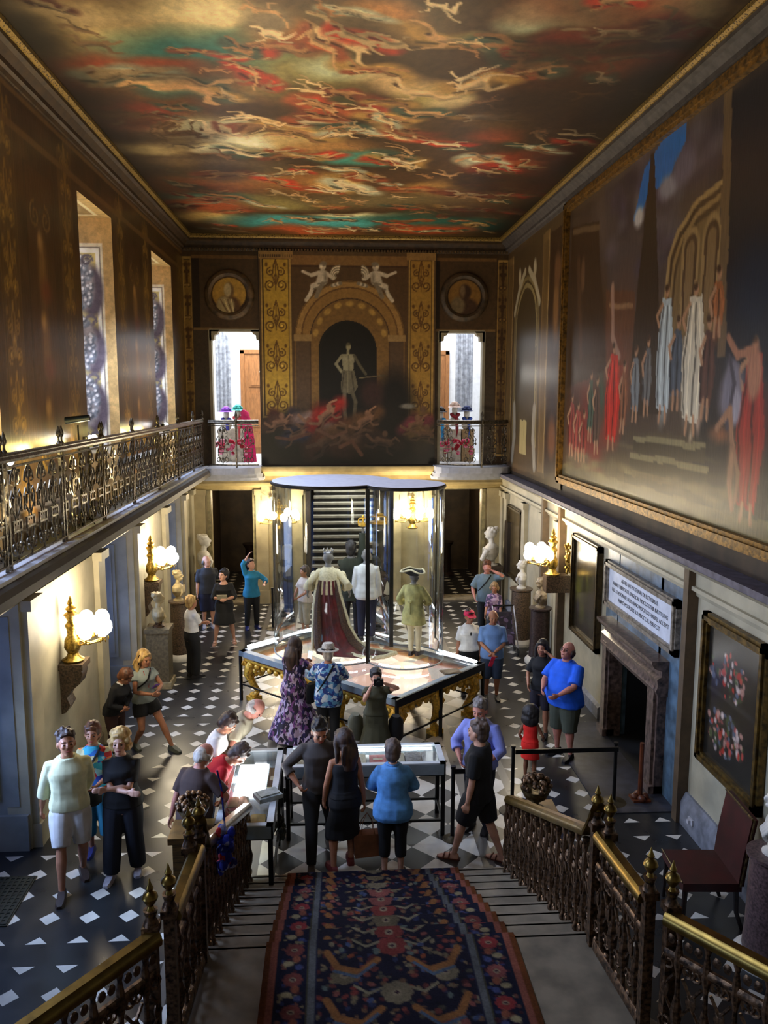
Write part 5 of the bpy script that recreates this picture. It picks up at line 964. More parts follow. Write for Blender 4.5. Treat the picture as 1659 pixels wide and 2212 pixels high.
b = MB(); [b.box((-HX, s * (HY - .02) - .012, .30), (HX, s * (HY - .02) + .012, .325)) for s in (-1, 1)]; [b.box((s * (HX - .02) - .012, -HY, .30), (s * (HX - .02) + .012, HY, .325)) for s in (-1, 1)]; b.build('stretcher', BLACKM, cp)
def led(p, q, z=ZC, r_=.022, par=cp):
    a, c = loc2(p, z + .02), loc2(q, z + .02); MB().tube([a, c], r_, 6).build('light_strip', LEDM, par)
for p, q in (((-1.97, 14.55), (-1.45, 15.05)), ((-1.36, 15.13), (-.85, 15.63)), ((.21, 15.45), (.68, 14.98)), ((1.46, 14.12), (2.03, 13.45)), ((.0, 14.35), (.16, 14.2))): led(p, q)
light('case_light', 'AREA', (CT.x, CT.y, ZC - .14), 150, (1, .93, .8), 1.8, .9, aim=(CT.x, CT.y, 0)).rotation_euler = (0, 0, rzc)
light('case_top_light', 'AREA', (CT.x, CT.y, ZC - .03), 40, LED, 3.2, 1.8, aim=(CT.x, CT.y, 0)).rotation_euler = (0, 0, rzc)
# overlapping glass drums
BC, BR, SC_, SR, ZB, ZTP = Vector((-.42, 14.35)), 1.05, Vector((.80, 13.72)), .68, ZC + .04, 4.0
dv = SC_ - BC; D = dv.length; aa = (BR ** 2 - SR ** 2 + D * D) / (2 * D); hh = math.sqrt(BR ** 2 - aa * aa); dn = dv / D; pn = Vector((-dn.y, dn.x)); I1 = BC + dn * aa + pn * hh; I2 = BC + dn * aa - pn * hh
def angs(c): return math.atan2(I1.y - c.y, I1.x - c.x), math.atan2(I2.y - c.y, I2.x - c.x)
vit = thing('glass_vitrine', 'tall double drum glass vitrine with pale roof standing on the display frame', 'display case', (BC.x, BC.y, ZB))
def drum(c, r_, a0, a1, nm):
    n = 40; b = MB(); out, inn = [], []
    if a1 < a0: a1 += 2 * math.pi
    P = [(c.x - BC.x + r_ * math.cos(a0 + (a1 - a0) * i / n), c.y - BC.y + r_ * math.sin(a0 + (a1 - a0) * i / n)) for i in range(n + 1)]
    b.loft([[(x, y, z) for x, y in P] for z in (0, ZTP - ZB - .04)], cap=False, closed=False); b.build(nm, GLASS, vit)
    b = MB(); poly = P; b.prism(poly, 'z', ZTP - ZB - .05, ZTP - ZB); rf = b.build('roof', mat('pale_glowing_roof', (.84, .85, .90), .5, noise=.03, emit=.26), vit, smooth=30)  # faint emission put into the roof colour so it reads as lit
    b = MB(); b.tube([(x * 1.0, y, ZTP - ZB - .035) for x, y in P], .03, 6); b.build('roof_rim', BLACKM, rf)
    b = MB(); b.tube([(x, y, .0) for x, y in P], .014, 6); b.build('base_ring', GREYP, vit)
    return P
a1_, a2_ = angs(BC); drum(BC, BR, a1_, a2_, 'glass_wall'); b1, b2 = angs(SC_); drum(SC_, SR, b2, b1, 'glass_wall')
for I in (I1, I2): MB().box((I.x - BC.x - .035, I.y - BC.y - .035, -.02), (I.x - BC.x + .035, I.y - BC.y + .035, ZTP - ZB - .03)).build('post', BLACKM, vit)
for a in (2.4, 3.3, 4.3): MB().box((BR * math.cos(a) - .008, BR * math.sin(a) - .008, 0), (BR * math.cos(a) + .008, BR * math.sin(a) + .008, ZTP - ZB - .05)).build('glass_joint', GLASS, vit)
for (c, r_, a0, a1) in ((SC_, SR - .04, -2.35, -1.75), (SC_, SR - .04, -1.65, -.95), (BC, BR - .05, -1.6, -1.15), (BC, BR - .05, -1.05, -.75)):
    b = MB(); b.tube([(c.x - BC.x + r_ * math.cos(a0 + (a1 - a0) * k / 8), c.y - BC.y + r_ * math.sin(a0 + (a1 - a0) * k / 8), .03) for k in range(9)], .018, 6); b.build('curved_light', LEDM, vit)
light('vitrine_light', 'AREA', (-.35, 14.3, ZTP - .1), 32, LED, 1.2, aim=(-.35, 14.3, 1)); light('vitrine_light', 'AREA', (.85, 13.7, ZTP - .1), 16, LED, .7, aim=(.85, 13.7, 1))
o = MB().box((-.16, -.11, 0), (.16, .11, .012)).box((-.13, -.08, .012), (.13, .08, .016)).build('caption_card', mat('bronze_card', (.36, .28, .18), .4)); o.location = (1.52, 13.0, ZC); o.rotation_euler = (0, 0, .3); tag(o, 'flat framed caption card on the right corner of the display frame', 'card')

# ------------------------------------------------------------------ show cases near the stair
def showcase(lab, x, y, rz, w_, d, slope=.05):
    t = thing('show_case', lab, 'display case', (x, y, 0), rz); z0, z1 = .80, .95
    b = MB(); fr_ = .07
    b.box((-w_ / 2, -d / 2, z0), (w_ / 2, -d / 2 + .02, z1)); b.box((-w_ / 2, d / 2 - .02, z0), (w_ / 2, d / 2, z1)); b.box((-w_ / 2, -d / 2, z0), (-w_ / 2 + .02, d / 2, z1)); b.box((w_ / 2 - .02, -d / 2, z0), (w_ / 2, d / 2, z1)); b.box((-w_ / 2, -d / 2, z0 - .0), (w_ / 2, d / 2, z0 + .01))
    b.build('tray', GREYP, t)
    b = MB(); b.box((-w_ / 2, -d / 2, z1), (w_ / 2, -d / 2 + fr_, z1 + .015)); b.box((-w_ / 2, d / 2 - fr_, z1), (w_ / 2, d / 2, z1 + .015)); b.box((-w_ / 2, -d / 2, z1), (-w_ / 2 + fr_, d / 2, z1 + .015)); b.box((w_ / 2 - fr_, -d / 2, z1), (w_ / 2, d / 2, z1 + .015)); b.build('top_frame', WHITEP, t)
    MB().box((-w_ / 2 + fr_, -d / 2 + fr_, z1 + .002), (w_ / 2 - fr_, d / 2 - fr_, z1 + .008)).build('glass_lid', LOWR, t)
    for sx in (-1, 1):
        for sy in (-1, 1): MB().cbox((sx * (w_ / 2 - .03), sy * (d / 2 - .03), z0 / 2), (.05, .05, z0)).build('leg', BLACKM, t)
    b = MB(); [b.cbox((0, s * (d / 2 - .03), .2), (w_ - .06, .03, .03)) for s in (-1, 1)]; [b.cbox((s * (w_ / 2 - .03), 0, .2), (.03, d - .06, .03)) for s in (-1, 1)]; b.build('stretcher', BLACKM, t); return t
light('gallery_wall_glow', 'SPOT', (-3.82, 10.3, 3.75), 130, (1, .80, .30), .05, aim=(-4.15, 10.3, 5.2), spot=110, blend=1); light('gallery_wall_glow', 'SPOT', (-3.82, 15.6, 3.8), 60, (1, .85, .45), .05, aim=(-4.15, 15.9, 5.0), spot=110, blend=1)
for y_, p_ in ((9.2, 9), (10.6, 9), (11.9, 10), (15.4, 9), (16.7, 7)): light('gallery_lamp_glow', 'POINT', (-3.93, y_, 4.80), p_, (1, .82, .26), .05)
PAPER = mat('old_paper', (.80, .76, .64), .8, noise=.06, scale=14); REDC = mat('red_cover', (.66, .07, .10), .6); GREYPG = mat('grey_print', (.60, .60, .58), .7, noise=.12, scale=30)
s2 = showcase('long show case of open books in front of the gilt table', -.03, 9.85, 0, 1.98, .62)
MB().tube([(-.9, .2, .93), (-.5, .2, .93)], .02, 6).build('light_strip', LEDM, s2); MB().tube([(-.25, .2, .93), (.3, .2, .93)], .02, 6).build('light_strip', LEDM, s2); MB().tube([(.4, .2, .93), (.88, .2, .93)], .02, 6).build('light_strip', LEDM, s2)
light('show_case_light', 'AREA', (0, 10.05, .93), 3, LED, 1.7, .05, aim=(0, 9.8, .8))
def book(lab, x, y, z, rz, m, w_=.26, h=.2, opened=True, cov=None):
    t = thing('book', lab, 'book', (x, y, z), rz)
    if opened:
        for s in (-1, 1):
            n = 6; b = MB(); b.loft([[(s * w_ / 2 * q, -h / 2, .008 + .022 * math.sin(min(1, q * 1.6) * math.pi / 2) * (1.2 - q)), (s * w_ / 2 * q, h / 2, .03 + .022 * math.sin(min(1, q * 1.6) * math.pi / 2) * (1.2 - q)), (s * w_ / 2 * q, h / 2, 0), (s * w_ / 2 * q, -h / 2, 0)] for q in np.linspace(.02, 1, n)]); b.build('page_block', m, t, smooth=60)
        MB().box((-w_ / 2 - .008, -h / 2 - .008, -.004), (w_ / 2 + .008, h / 2 + .008, .0)).build('cover', cov or DWOOD, t)
    else:
        MB().box((-w_ / 2, -h / 2, .003), (w_ / 2, h / 2, .025)).build('page_block', PAPER, t); MB().box((-w_ / 2 - .004, -h / 2 - .004, 0), (w_ / 2 + .004, h / 2 + .004, .003)).box((-w_ / 2 - .004, -h / 2 - .004, .025), (w_ / 2 + .004, h / 2 + .004, .028)).build('cover', m, t)
        MB().box((-w_ * .3, -h * .18, .028), (w_ * .3, h * .05, .03)).build('title_label', PAPER, t)
    return t
MB().box((-.92, -.24, .865), (.92, .16, .882)).build('display_board', mat('display_cloth', (.78, .79, .78), .8), s2)
book('open parchment book at the left end of the long show case', -.72, 9.82, .888, 0, mat('parchment', (.66, .60, .48), .8, noise=.1, scale=20), .32, .24)
book('white open leaflet left of the red book in the long case', -.12, 9.82, .888, 0, PAPER, .2, .22)
book('closed red book with a paper label in the long show case', .13, 9.82, .888, 0, REDC, .2, .22, False)
book('open pale book right of the red book in the long case', .36, 9.84, .888, 0, PAPER, .22, .22)
book('open grey picture book at the right end of the long case', .69, 9.84, .888, 0, GREYPG, .42, .26)
s1 = showcase('show case with a glowing light panel beside the left balustrade', -1.38, 9.14, R(90), 1.94, .62)
o = MB().box((-.18, -.42, 0), (.18, .42, .02)).build('light_panel', emis('lightbox_white', (.93, .97, 1), 7)); o.location = (-1.42, 9.5, .815); tag(o, 'glowing white light panel inside the left show case', 'light box')
light('light_panel_glow', 'AREA', (-1.42, 9.5, .96), 14, LED, .3, .8, aim=(-1.42, 9.5, 3)); light('light_panel_spill', 'AREA', (-1.75, 9.3, .9), 22, (.9, 1, .86), .1, .9, aim=(-2.7, 9.4, 0))
book('yellowed letter at the near end of the left show case', -1.35, 8.5, .812, 0, mat('yellow_paper', (.72, .60, .36), .8), .34, .26)
book('small red booklet in the left show case', -1.57, 8.72, .812, R(5), REDC, .13, .18, False)
book('brown bound volume at the right side of the left show case', -1.16, 9.55, .812, 0, mat('brown_cloth', (.36, .26, .14), .7), .12, .5, False)
book('white printed sheet near the light panel', -1.52, 8.95, .812, 0, PAPER, .22, .2)
o = MB().box((-.14, -.1, 0), (.14, .1, .05)).box((-.11, -.07, .05), (.12, .08, .065)).build('leaflet_box', mat('grey_plastic', (.62, .66, .66), .25)); o.location = (-1.17, 8.78, .968); o.rotation_euler = (0, .0, .5); tag(o, 'grey plastic leaflet box lying on the left show case glass', 'box')

# ------------------------------------------------------------------ rope barriers
def stanchion(lab, x, y, h=.92, disc=.17):
    t = thing('barrier_post', lab, 'barrier post', (x, y, 0)); MB().lathe([(disc, 0), (disc, .012), (.04, .03), (.025, .05)], (0, 0, 0), 20).build('base', mat('bronze_disc', (.34, .30, .22), .35, .5), t); MB().lathe([(.025, .03), (.025, h - .03), (.032, h - .03), (.032, h)], (0, 0, 0), 12).build('pole', BLACKM, t)
    return t
stanchion('black barrier post next to the red dressed girl', 1.93, 10.1); stanchion('black barrier post by the fireplace hearth', 3.36, 10.25, .86)
stanchion('black barrier post at the right end of the long show case', 1.04, 9.46, .96, .12); stanchion('slim dark post beside the far left doorway', -1.84, 18.95, 1.0)
o = MB().box((1.96, 10.09, .80), (3.34, 10.11, .86)).build('barrier_tape', BLACKM); tag(o, 'black barrier belt stretched behind the red dressed girl to the hearth', 'barrier belt')
o = MB().box((1.06, 9.45, .86), (1.30, 9.47, .92)).build('barrier_tape', BLACKM); tag(o, 'short black barrier belt beside the long show case', 'barrier belt')
for i, (x, y, nm) in enumerate(((-1.0, 10.25, 'nearer the left show case'), (-.98, 9.5, 'at the left leg of the long show case'))):
    t = thing('table_foot_post', 'dark turned iron post with leafy knot %s' % nm, 'post', (x - .12, y - .05, 0)); b = MB(); b.tube([(0, 0, 0), (.0, 0, .8)], .02, 7)
    b.build('pole', BLACKM, t); b = MB(); r_ = random.Random(i)
    for k in range(18): a = r_.uniform(0, 6.28); b.sph((.06 * math.cos(a), .06 * math.sin(a), r_.uniform(.12, .34)), (.03, .03, .05), 6)
    b.build('leaf_knot', mat('dull_iron', (.16, .17, .15), .5, .5), t)

# ------------------------------------------------------------------ odd pieces
t = thing('side_chair', 'dark red leather chair with tall back against the right wall', 'chair', (3.45, 7.85, 0), R(-4)); RL = mat('oxblood_leather', (.26, .075, .07), .38, noise=.12, scale=6)
MB().box((-.30, -.32, .44), (.30, .32, .53)).build('seat', RL, t)
b = MB(); b.loft([[(x0, -.32, z), (x0 + .06, -.32, z), (x0 + .06, .32, z), (x0, .32, z)] for x0, z in ((.26, .5), (.29, .8), (.36, 1.22))]); b.build('backrest', RL, t)
b = MB(); b.tube([(-.31, -.32, .54), (-.31, .32, .54)], .008, 5); b.tube([(.36, -.33, 1.23), (.36, .33, 1.23)], .014, 6); b.tube([(.28, -.33, .5), (.38, -.33, 1.23)], .01, 5); b.build('stud_trim', DGOLD, t)
for sx in (-1, 1):
    for sy in (-1, 1): MB().tube([(sx * .26, sy * .28, .45), (sx * .27, sy * .29, .2), (sx * (.28 if sx < 0 else .34), sy * .29, 0)], [.03, .024, .02], 8).build('leg', DWOOD, t)
t = thing('hearth_stand', 'brown wooden rod with knobbly foot beside the dark fireplace', 'stand', (3.74, 10.3, 0)); WB = mat('orange_wood', (.42, .20, .08), .5)
MB().tube([(0, 0, .05), (0, 0, .82)], [.035, .03], 8).build('rod', WB, t); b = MB(); [b.sph((.07 * math.cos(a), .07 * math.sin(a), .05), (.06, .06, .05), 7) for a in (0, 1.6, 3.1, 4.7)]; b.box((-.12, -.1, 0), (.12, .1, .04)); b.build('foot', WB, t)
b = MB(); b.box((-.32, -.45, 0), (.3, .45, .012))
for k in range(14): b.box((-.3, -.43 + k * .064, .012), (.28, -.40 + k * .064, .018))
for k in range(10): b.box((-.3 + k * .062, -.43, .012), (-.275 + k * .062, .44, .02))
o = b.build('floor_grille', mat('grille_metal', (.16, .18, .15), .5, .4)); o.location = (-4.12, 8.5, 0); tag(o, 'dark metal grille in the floor at the left edge', 'grille')
b = MB(); r_ = random.Random(3)
for k in range(18): b.sph((r_.uniform(-.05, .05), r_.uniform(-.05, .05), -.02 * k + r_.uniform(-.02, .02)), (r_.uniform(.02, .05), r_.uniform(.02, .04), .05), 7)
b.tube([(0, 0, 0), (-.02, 0, .35), (-.05, 0, .5)], .008, 5)
o = b.build('bunched_scarf', multi('flag_cloth', [(.10, .14, .55), (.70, .10, .12), (.16, .22, .66), (.62, .62, .74), (.12, .12, .4)], 14)); o.location = (-1.30, 6.25, 2.0); tag(o, 'crumpled blue and red scarf hanging on the left balustrade', 'scarf')
# gallery spotlights
def spot_unit(lab, x, y, z, rz, two=True):
    t = thing('uplighter', lab, 'lamp', (x, y, z), rz); MB().box((-.1, -.14, 0), (.1, .14, .04)).box((-.012, -.012, 3.66 - z), (.012, .012, 0)).box((-.1, -.1, 3.66 - z), (.1, .1, 3.68 - z)).build('base', BLACKM, t)
    for s in ((-1, 1) if two else (0,)): 
        MB().lathe([(.05, 0), (.05, .1)], (0, s * .09, .05), 10).build('lamp_head', BLACKM, t); MB().sph((.055, s * .09, .13), .045, 10).build('lens', emis('uplight_lens', (.95, .97, 1), 30), t)
spot_unit('pair of lit white spotlights on the left gallery', -3.95, 12.2, 4.72, 0); spot_unit('small lit spotlight at the near end of the left gallery', -3.95, 9.1, 4.62, 0, False); spot_unit('small lit spotlight farther along the left gallery', -3.95, 17.6, 4.72, 0, False)
t = thing('tripod_spotlight', 'slim black tripod lamp in front of the first upper window', 'lamp', (-3.85, 11.4, 3.66)); MB().tube([(0, 0, 0), (0, 0, 1.4)], .012, 6).build('pole', BLACKM, t); MB().tube([(-.16, 0, 1.46), (.16, 0, 1.50)], [.05, .04], 10).build('lamp_head', mat('blue_black', (.10, .16, .24), .4), t); b = MB(); [b.tube([(0, 0, .25), (.2 * math.cos(a), .2 * math.sin(a), 0)], .008, 5) for a in (0, 2.1, 4.2)]; b.build('leg', BLACKM, t)

# ------------------------------------------------------------------ what stands in the bright upper rooms
def plinth(lab, x, y, w_, h, m): o = MB().box((-w_ / 2, -w_ / 2, 0), (w_ / 2, w_ / 2, h)).build('display_plinth', m); o.location = (x, y, 3.67); return tag(o, lab, 'plinth')
PLW = mat('pale_plywood', (.80, .76, .68), .6); PLT = mat('tan_plinth', (.66, .54, .36), .6)
plinth('pale plinth left of the magenta garment, left upper room', -3.32, 23.0, .42, .85, PLW); plinth('pale plinth beside the magenta garment, left upper room', -2.98, 22.8, .36, .9, PLW)
def hat_stand(lab, x, y, z, hatc, scarfc, face=0):
    t = thing('hat_display_head', lab, 'display head', (x, y, z)); b = MB(); b.sph((0, 0, .42), (.085, .1, .13), 12); b.tube([(0, 0, .2), (0, 0, .35)], .05, 10); b.lathe([(.08, 0), (.12, .04), (.15, .16), (.06, .26)], (0, 0, 0), 14); b.build('head', MARBLE, t)
    b = MB(); b.lathe([(.19, .50), (.17, .52), (.10, .53), (.09, .63), (.03, .66)], (0, 0, 0), 16); [b.sph((.1 * math.cos(k), .1 * math.sin(k), .56), .045, 6) for k in range(6)]; b.build('hat', mat('hat_%d%d%d' % tuple(int(q * 99) for q in hatc), hatc, .7), t)
    b = MB(); b.tube([(-.1, -.08, .3), (0, -.13, .22), (.1, -.08, .3), (0, .08, .32), (-.1, -.08, .3)], .05, 8); b.tube([(.03, -.13, .22), (.05, -.15, -.05), (.04, -.14, -.3)], .045, 7); b.build('scarf', mat('scarf_%d%d%d' % tuple(int(q * 99) for q in scarfc), scarfc, .7), t)
hat_stand('display head with purple fascinator, left upper room', -3.32, 23.0, 4.52, (.62, .34, .85), (.26, .26, .66)); hat_stand('display head with turquoise hat, left upper room', -2.98, 22.8, 4.57, (.25, .75, .72), (.85, .30, .32))
b = MB(); b.loft([[(w_ * math.cos(a) + dx, d * math.sin(a), z) for a in np.linspace(0, 2 * math.pi, 14)[:-1]] for z, w_, d, dx in ((0, .20, .12, .06), (.6, .17, .1, .04), (1.1, .13, .09, .0), (1.35, .11, .07, -.05), (1.42, .04, .04, -.08))])
o = b.build('hanging_garment', mat('magenta_cloth', (.85, .05, .38), .7)); o.location = (-2.74, 22.7, 3.67); tag(o, 'magenta garment hanging in the left upper doorway', 'garment')
plinth('tan plinth nearest the pillar, right upper room', 2.60, 22.8, .32, .85, PLW); plinth('tan plinth under the white hat head, right upper room', 2.98, 22.7, .36, .88, PLW); plinth('tan plinth under the blue hat head, right upper room', 3.32, 22.7, .36, .88, PLT)
hat_stand('display head with black hat and sky blue scarf, right upper room', 2.60, 22.8, 4.52, (.06, .06, .08), (.18, .62, .88)); hat_stand('display head with white plumed hat, right upper room', 2.98, 22.7, 4.66, (.92, .80, .74), (.55, .08, .14)); hat_stand('display head with navy hat, right upper room', 3.32, 22.7, 4.55, (.16, .22, .42), (.16, .30, .66))
for sx, cx in ((-1, -3.0), (1, 3.0)):
    b = MB(); r_ = random.Random(int(cx * 7))
    for k in range(26): b.sph((cx + r_.uniform(-.5, .42), 21.95 + r_.uniform(-.12, .12), 4.0 + r_.uniform(-.05, .28)), r_.uniform(.04, .08), 7)
    o = b.build('flower_arrangement', multi('pink_flowers', [(.85, .35, .5), (.72, .05, .2), (.9, .55, .65), (.6, .1, .15)], 9)); o['kind'] = 'stuff'; tag(o, 'bank of pink and red flowers in the %s upper doorway' % ('left' if sx < 0 else 'right'), 'flowers')
o = MB().box((-.55, 0, 0), (.75, .05, 1.5)).build('room_painting', multi('room_painting_paint', [(.16, .22, .26), (.30, .36, .42), (.75, .78, .84), (.12, .16, .2), (.6, .2, .25)], 3)); o.location = (-1.95, 25.85, 7.15); tag(o, 'dark picture on the wall of the left upper room', 'painting')
o = MB().box((-.35, 0, 0), (.35, .05, 1.2)).build('room_painting', mat('grey_picture', (.46, .40, .42), .6, noise=.2)); o.location = (2.2, 25.85, 7.2); tag(o, 'dim framed picture high in the right upper room', 'painting')
t = thing('globe_lamp', 'lit globe lamp inside the right upper doorway', 'lamp', (2.58, 24.0, 6.1)); MB().sph((0, 0, 0), (.13, .13, .16), 12).build('glass_globe', emis('room_globe', (1, .95, .85), 12), t); MB().tube([(0, 0, -.16), (0, 0, -.3), (-.2, .3, -.35)], .015, 6).build('arm', GOLD, t)
t = thing('wall_light', 'lit white wall lamp inside the left upper doorway', 'lamp', (-2.35, 24.2, 6.15)); MB().sph((0, 0, 0), (.14, .12, .12), 12).build('glass_globe', emis('room_globe', (1, .95, .85), 12), t); MB().tube([(0, 0, -.12), (.1, 0, -.2), (.3, 0, -.2)], .015, 6).build('arm', GOLD, t)
for x0, x1 in ((-3.75, -3.35), (3.25, 3.75)):
    b = MB(); 
    for k in range(7): x = x0 + (x1 - x0) * (k + .5) / 7; b.tube([(x, 24.4 + .03 * (k % 2), 5.0), (x, 24.4 + .03 * (k % 2), 8.6)], .045, 8)
    o = b.build('curtain', mat('silver_curtain', (.70, .72, .76), .6, noise=.12)); tag(o, 'silvery draped curtain in the %s upper room' % ('left' if x0 < 0 else 'right'), 'curtain')
# ------------------------------------------------------------------ people
def skinm(nm, c): return mat('skin_' + nm, c, .5, noise=.05, scale=12)
SK = {'fair': skinm('fair', (.80, .60, .50)), 'tan': skinm('tan', (.68, .46, .34)), 'red': skinm('ruddy', (.76, .50, .42)), 'brown': skinm('brown', (.50, .32, .22))}
EYEM = mat('eye_dark', (.06, .04, .04), .3); LIPM = mat('lip', (.58, .26, .24), .5)
def hairm(nm, c, c2): return mat('hair_' + nm, c, .55, color2=c2, scale=26, bump=.5, stretch=(1, 1, .25))
HM = {'blonde': hairm('blonde', (.80, .66, .40), (.56, .42, .22)), 'white': hairm('white', (.82, .78, .72), (.56, .52, .48)), 'grey': hairm('grey', (.50, .47, .45), (.28, .26, .25)), 'brown': hairm('brown', (.26, .17, .11), (.12, .07, .05)), 'dark': hairm('dark', (.11, .08, .07), (.04, .03, .03)), 'auburn': hairm('auburn', (.42, .24, .12), (.22, .12, .06)), 'light': hairm('light', (.62, .50, .34), (.40, .30, .20)), 'greyb': hairm('greyb', (.40, .33, .29), (.22, .17, .15))}
def cloth(nm, c, rough=.85, noise=.045, scale=9): return mat('cloth_' + nm, c, rough, noise=noise, scale=scale, bump=.12)
BT = [(.78, .15, .105, .0), (.86, .172, .12, -.01), (.95, .172, .122, -.005), (1.03, .158, .115, 0), (1.12, .148, .112, 0), (1.22, .158, .12, .005), (1.32, .170, .122, .01), (1.375, .160, .108, .0), (1.415, .122, .085, -.005), (1.45, .078, .068, -.005), (1.50, .056, .058, .005)]
FT = [(.78, .155, .11, .0), (.86, .182, .128, -.015), (.95, .176, .122, -.01), (1.03, .148, .105, 0), (1.12, .126, .095, 0), (1.22, .138, .108, .01), (1.30, .148, .128, .025), (1.37, .140, .098, .0), (1.41, .106, .075, -.005), (1.45, .066, .058, -.005), (1.50, .048, .05, .005)]
def ik(a, b, l1, l2, hint):
    d = b - a; L = min(d.length, (l1 + l2) * .998); dn = d.normalized() if d.length > 1e-6 else Vector((0, 0, -1)); x = (l1 * l1 - l2 * l2 + L * L) / (2 * L); h = math.sqrt(max(0, l1 * l1 - x * x))
    n = Vector(hint) - dn * dn.dot(Vector(hint)); n = n.normalized() if n.length > 1e-6 else dn.orthogonal()
    return a + dn * x + n * h, a + dn * L
def person(label, x, y, face, H, skin='fair', fem=False, hair=('short', 'brown'), top=None, bottom=None, dress=None, shoes=None, lean=0, head=(0, 0), hands=((None), (None)), feet=((-.1, .0), (.1, .0)), fat=1.0, belly=0., vox=.014, name='person', z=0, group=None, mannequin=False, armskin=True, side=0, sh=0, gender=None, eyes=True, crouch=0, extras=(), mir=False):
    if mir:
        fx = lambda v: (-v[0],) + tuple(v[1:])
        mh = lambda h: None if h is None else ({k: (fx(v) if k in 'phn' else v) for k, v in h.items()} if isinstance(h, dict) else fx(h))
        hands = (mh(hands[1]), mh(hands[0])); feet = (fx(feet[1]), fx(feet[0])); head = (-head[0], head[1])
    s = H / 1.75; T_ = FT if fem else BT; root = thing(name, label, 'person' if name == 'person' else 'mannequin', (x, y, z), R(180 + face), group)
    sw = (.150 if fem else .176) * (1 + (fat - 1) * .35); l = R(lean)
    ft = [Vector((f[0], f[1], .075 + (f[2] if len(f) > 2 else 0))) for f in feet]
    hipx = .088
    dmax = max(math.hypot(f.x - (-hipx if i == 0 else hipx), f.y) for i, f in enumerate(ft)); drop = .905 - (.075 + math.sqrt(max(.2, .832 ** 2 - dmax ** 2))) + crouch; drop = max(0, drop)
    PZ = .95
    def bend(p):
        p = Vector(p); h = p.z - PZ
        if h > 0:
            a = l * min(1, max(0, h / .22)); q = Vector((p.x, p.y * math.cos(a) + h * math.sin(a) * (1 if True else 0), PZ + h * math.cos(a) - p.y * math.sin(a)))
            sd = R(side) * min(1, h / .3); q.x += (q.z - PZ) * math.sin(sd); p = q
        p.z -= drop; return p
    def la(zz): return l * min(1, max(0, (zz - PZ) / .22))
    def prof(zz):
        for i in range(len(T_) - 1):
            if T_[i][0] <= zz <= T_[i + 1][0]:
                t = (zz - T_[i][0]) / (T_[i + 1][0] - T_[i][0]); return [T_[i][k] + (T_[i + 1][k] - T_[i][k]) * t for k in (1, 2, 3)]
        return list(T_[0][1:]) if zz < T_[0][0] else list(T_[-1][1:])
    def ring(zz, infl=0., n=22, sx=1., sy=1., fold=0.):
        w_, d, yo = prof(zz); k = fat if zz < 1.3 else 1 + (fat - 1) * max(0, (1.46 - zz) / .16) * .8; bl = belly * math.exp(-((zz - 1.05) / .14) ** 2)
        w_ = w_ * k + infl; d = d * k + infl + bl * .5; yo = yo + bl * .5; a = la(zz); out = []
        for i in range(n):
            t = 2 * math.pi * i / n; c, s_ = math.cos(t), math.sin(t); e = .85; px = math.copysign(abs(c) ** e, c) * w_ * sx; py = math.copysign(abs(s_) ** e, s_) * d * sy + yo
            if fold: f = 1 + fold * math.sin(i * 2.6 + zz * 9); px *= f; py *= f
            p = bend((0, 0, zz)); out.append(p + Vector((px, py * math.cos(a), -py * math.sin(a))))
        return out
    def S(b):
        b.v = [(p[0] * s, p[1] * s, p[2] * s) for p in b.v]; return b
    zs = [q[0] for q in T_]
    body = MB(); body.loft([ring(zz) for zz in zs])
    nb = bend((0, .0, 1.46)); hl = l * .75; Hm = Matrix.Rotation(-hl + 0, 4, 'X') @ Matrix.Rotation(R(head[0]), 4, 'Z') @ Matrix.Rotation(R(head[1]), 4, 'X')
    hc = nb + Matrix.Rotation(-hl, 3, 'X') @ Vector((0, .015, .070)) + (Hm.to_3x3() @ Vector((0, .012, .080)))
    HT = Matrix.Translation(hc) @ Hm @ Matrix.Scale(1.17 if H > 1.3 else 1.42, 4)
    body.tube([bend((0, -.005, 1.43)), nb + (hc - nb) * .35, nb + (hc - nb) * .8], [.062 if not fem else .052, .056 if not fem else .047, .055 if not fem else .046], 12)
    body.sph((0, -.012, .02), (.074, .092, .098), 16, HT); body.sph((0, .02, -.035), (.058, .068, .078), 14, HT); body.sph((0, .052, -.082), (.032, .032, .026), 8, HT)
    body.loft([[HT @ Vector((w_ * c, yy, zz)) for c, yy in ((-1, .07), (1, .07), (.5, .07 + dd), (-.5, .07 + dd))] for zz, w_, dd in ((.03, .010, .016), (-.005, .014, .034), (-.022, .018, .036), (-.032, .012, .014))])
    for q in (-1, 1): body.sph((q * .074, -.008, -.01), (.012, .022, .032), 8, HT); body.sph((q * .034, .062, -.02), (.024, .022, .022), 8, HT)
    body.sph((0, .066, .028), (.052, .02, .012), 8, HT)
    arms = []
    for q, hd in ((-1, hands[0]), (1, hands[1])):
        shp = bend((q * (sw - .005), -.005, 1.372 + sh)); hd = hd or (q * (sw + .06 + .10 * (fat - 1)), .04, .80)
        if not isinstance(hd, dict): hd = dict(p=hd)
        tgt = Vector(hd['p']); tgt = Vector((tgt.x, tgt.y, tgt.z - (drop if tgt.z > .5 else 0)))
        hint = hd.get('h', (q * .75, -.9, -.35)); el, wr = ik(shp, tgt, .285, .255, hint)
        fa = (wr - el).normalized(); arms.append((shp, el, wr))
        g = (1 + (fat - 1) * .5) * (.88 if fem else 1)
        body.tube([bend((q * (sw - .07), -.005, 1.372 + sh * .5)), shp, shp + (el - shp) * .35, el, el + (wr - el) * .3, wr], [.06 * g, .058 * g, .05 * g, .039 * g, .042 * g, .026], 12)
        pn = Vector(hd.get('n', (-q, .15, 0))); pn = (pn - fa * pn.dot(fa)).normalized(); sd = fa.cross(pn).normalized()
